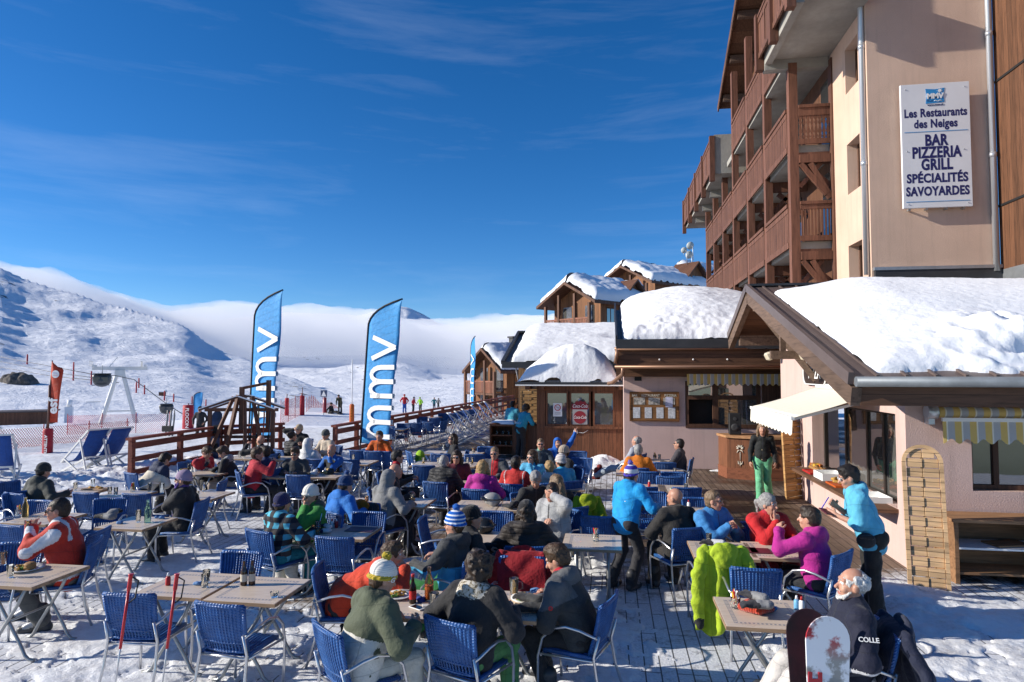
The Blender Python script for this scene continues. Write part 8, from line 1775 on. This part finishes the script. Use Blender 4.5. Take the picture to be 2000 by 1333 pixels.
g = ground_px(907, 798); t = empty('marker_cone', g, 0, 'slim orange marker cone beyond the third flag', 'cone'); mb = MB(); mb.lathe([(.22, 0), (.2, .6), (.05, 1.9), (.02, 2.0)], n=12); mb.build('cone_body', cloth((.55, .13, .02), .5), t)
for k, (x, y, lab) in enumerate(((265, 815, 'small blue flag left of the cable car pylon foot'), (376, 815, 'small blue flag behind the padded post'))):
    g = ground_px(x, y+4); feather(g, 2.2 if k else 2.4, .75, lab, 0, .1, False, .7)
g = ground_px(632, 812); t = empty('pedestrian_sign', g, 0, 'small white and blue sign beside the thin red marker', 'sign'); mb = MB(); mb.tube([(0, 0, 0), (0, 0, 1.5)], .025, 6); mb.build('pole', STEEL, t); mb = MB(); mb.box((0, 0, 1.65), (.5, .03, .5)); mb.build('plate', mat('sign_navy', (.03, .05, .12), .5), t); mb = MB(); mb.poly([(-.2, -.02, 1.45), (.2, -.02, 1.45), (0, -.02, 1.85)], .003, (0, -1, 0)); mb.build('triangle', WHITE, t)
# cable car: pylon, cabins, cables
def at_scale(px, py, dist):  # point on the line of sight at a distance
    d = ray(px, py); d = d/math.hypot(d.x, d.y); return CAMP+d*dist
PW = mat('pylon_white', (.62, .62, .60), .5, var=.1, vscale=1)
base = at_scale(232, 822, 175); hz0 = HZ(base.x, base.y); t = empty('cable_car_pylon', (base.x, base.y, base.z-1), R_(35), 'white cable car pylon with splayed legs at the foot of the slope', 'pylon')
for s in (-1, 1):
    for q in (-1, 1):
        mb = MB(); mb.bar((s*3.6, q*1.6, 0), (s*.5, q*.4, 12.2), .6, .6); mb.build('leg', PW, t)
mb = MB(); mb.span((-1.0, -.8, 11.2), (1.0, .8, 12.6)); mb.span((-5.5, -.5, 12.6), (5.5, .5, 13.4)); mb.bar((-3.4, 0, 3.2), (3.4, 0, 3.2), .3, .3); mb.build('head_beam', PW, t)
mb = MB()
for x in (-5, 5):
    mb.bar((x, -3, 13.6), (x, 3, 13.6), .3, .5)
    for y in (-3, -1.5, 0, 1.5, 3): mb.tube([(x-.7, y, 13.4), (x-.7, y, 14.6)], .05, 5)
    mb.bar((x-.7, -3, 14.6), (x-.7, 3, 14.6), .1, .1)
mb.build('catwalk', PW, t)
mb = MB(); mb.bar((-3.6, 0, 5.4), (-6.5, 0, 5.4), .4, .2); mb.bar((-2.8, 0, 12.5), (-.5, 0, 15.6), .15, .15); mb.build('ladder_platform', PW, t)
CABG = mat('cabin_glass', (.03, .035, .04), .1, spec=.8)
def cabin(px, py, dist, lab, sc=1.0):
    p = at_scale(px, py, dist); t = empty('cable_cabin', p, R_(30), lab, 'cable car cabin', 'cable car cabins'); t.scale = (sc,)*3
    s = Soft(); s.ell((0, 0, 0), (1.7, 1.3, 1.35), None, 0, .1); s.cap((-1.1, 0, .75), (1.1, 0, .75), .75, .75, 0, .3); link('cabin_shell', s.mesh('cabin_shell', .14), t, (mat('cabin_dark', (.05, .055, .06), .3),))
    mb = MB(); mb.span((-1.35, -1.24, -.25), (-.1, -1.16, .75)); mb.span((.1, -1.24, -.25), (1.35, -1.16, .75)); mb.build('cabin_window', CABG, t)
    mb = MB(); mb.span((-1.5, -1.0, 1.45), (1.5, 1.0, 1.6)); mb.span((-1.6, -1.35, -1.0), (1.6, -1.1, -.85)); mb.span((-1.5, 1.02, .4), (1.5, 1.1, 1.5)); mb.build('ski_carrier', mat('cabin_rack', (.12, .12, .13), .4), t)
    mb = MB(); mb.tube([(0, 0, 1.4), (0, .3, 2.4), (0, 0, 3.3)], .09, 6); mb.build('hanger', STEEL, t); return t
cabin(199, 744, 165, 'dark cable car cabin left of the pylon', 1.0); cabin(325, 800, 165, 'dark cable car cabin low to the right of the pylon', .8)
def cable(pts, lab, r=.05):
    P = [at_scale(*p) for p in pts]; mb = MB(); mb.tube(P, r, 5); o = mb.build('lift_cable', mat('cable_dark', (.08, .08, .085), .5), None); tag(o, lab, 'cable')
cable([(-30, 692, 260), (100, 716, 210), (199, 735, 168), (225, 734, 172), (262, 742, 172), (325, 789, 168), (420, 850, 150)], 'upper lift cable running down past the pylon', .09); cable([(-30, 700, 262), (100, 727, 212), (225, 744, 175)], 'middle lift cable left of the pylon', .08); cable([(-30, 712, 258), (100, 735, 208), (232, 748, 175)], 'lower lift cable left of the pylon', .08)
for k, (x, y, dd, hh) in enumerate(((317, 768, 150, 1), )):
    p = ground_px(x, y+6, 2500); p.z += .8; t = empty('slope_hut', p, R_(15), 'tiny brown hut on the slope right of the pylon', 'hut'); mb = MB(); mb.span((-1.4, -1, -1), (1.4, 1, 1.4)); mb.build('hut_walls', WCHALD, t); mb = MB(); mb.poly([(-1.8, -1.4, 1.3), (1.8, -1.4, 1.3), (1.8, 0, 2.3), (-1.8, 0, 2.3)], .35, (0, 0, 1)); mb.poly([(-1.8, 1.4, 1.3), (1.8, 1.4, 1.3), (1.8, 0, 2.3), (-1.8, 0, 2.3)], .35, (0, 0, 1)); mb.build('hut_roof', SNOWR, t); mb = MB(); mb.tube([(0, 0, -1), (0, 0, -4)], .4, 6); mb.build('hut_stilt', WCHALD, t)
mk = mat('marker_red', (.42, .03, .04), .6)
for k, (x, y, hh) in enumerate(((53, 712, 2.2), (143, 745, 4.5), (178, 752, 3.2), (271, 757, 2.2), (266, 768, 2.6), (282, 772, 2.4), (321, 783, 2.4), (339, 787, 2.2), (375, 792, 2.2), (388, 794, 2.2), (402, 798, 2.2))):
    p = ground_px(x, y, 2500); dd = (p-CAMP).length; t = empty('piste_marker', p, 0, 'red piste marker on the far slope', 'piste marker', 'red piste markers on the slope'); t.scale = (dd/190,)*3; mb = MB(); mb.lathe([(.16, -1), (.18, 0), (.16, hh), (.05, hh+.2)], n=8); mb.build('marker_pole', mk, t)
# low dark building and equipment at the far left edge
p = at_scale(40, 815, 120); t = empty('lift_station', (p.x, p.y, p.z), R_(35), 'low dark lift station with a flat roof at the left edge', 'building'); mb = MB(); mb.span((-7, -2, -1), (4.2, 2, .75)); mb.build('station_wall', WCHALD, t); mb = MB(); mb.span((-7.3, -2.4, .752), (4.5, 2.4, .95)); mb.build('station_roof', mat('station_roof', (.08, .06, .055), .7), t)
mb = MB(); mb.span((5.5, -1, -1), (6.5, 0, 1.4)); mb.tube([(6, -.5, 1.4), (6.1, -.5, 2.4)], .35, 8); mb.build('white_figure_block', WHITE, t)
rk = Soft(); rk.ell((0, 0, 0), (3.2, 2.2, 1.9)); rk.ell((1.8, .5, -.6), (2.2, 2, 1.5)); rk.ell((-2.0, 0, .2), (1.7, 1.5, .7)); g = ground_px(34, 748, 2500); o = link('boulder', rk.mesh('boulder', .22, lambda x, y, z: fbm(x*.8, y*.8, z*.8, 4, 3), .75, relax=0), None, (mat('boulder_rock', (.13, .115, .10), .9, var=.6, vscale=1.5, bump=.6, bscale=3),)); sc_ = (g-CAMP).length/260*1.45; o.scale = (sc_,)*3; o.location = g+Vector((0, 0, .8)); tag(o, 'dark boulder breaking through the snow of the left slope', 'boulder')
# tip of a young conifer at the left edge
g = ground_px(-14, 880); t = empty('young_conifer', g, 0, 'dark green young conifer cut by the left edge', 'tree'); mb = MB(); mb.tube([(0, 0, 0), (0, 0, 1.6)], [.05, .01], 6); mb.build('trunk', WCHALD, t); mb = MB(); rr = random.Random(4)
for k in range(900):
    z = rr.uniform(.1, 1.55); r_ = (1.65-z)*.42*rr.uniform(.25, 1); a = rr.uniform(0, 6.28); p_ = Vector((r_*math.cos(a), r_*math.sin(a), z-.1*r_)); q = p_+Vector((math.cos(a)*.1, math.sin(a)*.1, rr.uniform(-.03, .05))); w_ = Vector((-math.sin(a), math.cos(a), .3))*.012; mb.poly([p_-w_, p_+w_, q])
mb.build('crown', mat('needles', (.03, .055, .03), .7, var=.4, vscale=4), t)
# ================================================================ small marks on clothes
bpy.context.view_layer.update()
def patch(o, pt, body, size, m, part='emblem', up=None):
    ok, loc, nor, _ = o.closest_point_on_mesh(Vector(pt))
    me = text_mesh(body, size, depth=.0015, bold=size*.02); me.materials.clear(); c = link(part, me, o, (m,)); c.location = loc+nor*.006; c.rotation_euler = nor.to_track_quat('Z', 'Y').to_euler(); return c
def child(key, nm): return next(c for c in PEOPLE[key]['root'].children if c.name.split('.')[0] == nm)
q = PEOPLE['packers']; h = child('packers', 'hat'); patch(h, q['hd'](.12, .05, .012), 'G', .06, WHITE)
patch(child('oldman', 'jacket'), (-.4, -.02, .93), 'COLLE', .045, WHITE); patch(child('blackbeanie', 'jacket'), (0, -.4, .78), 'A', .05, WHITE); patch(child('staff2', 'jacket'), (0, -.4, 1.25), 'MMV', .12, mat('pale_print', (.35, .55, .62), .6))
patch(child('eater', 'jacket'), (-.4, .1, .86), 'o', .07, mat('badge_red', (.5, .02, .02), .5)); patch(child('phone', 'jacket'), (-.08, .4, .9), 'o', .04, WHITE); patch(child('bluecoat', 'jacket'), (.12, -.4, 1.3), '-', .06, WHITE)
for o in [o for o in bpy.data.objects if o.name.startswith('jacket_cloth') and 'orange' in str(o.parent.get('label'))]: patch(o, (.08, -.6, .62), 'DC', .08, WHITE)
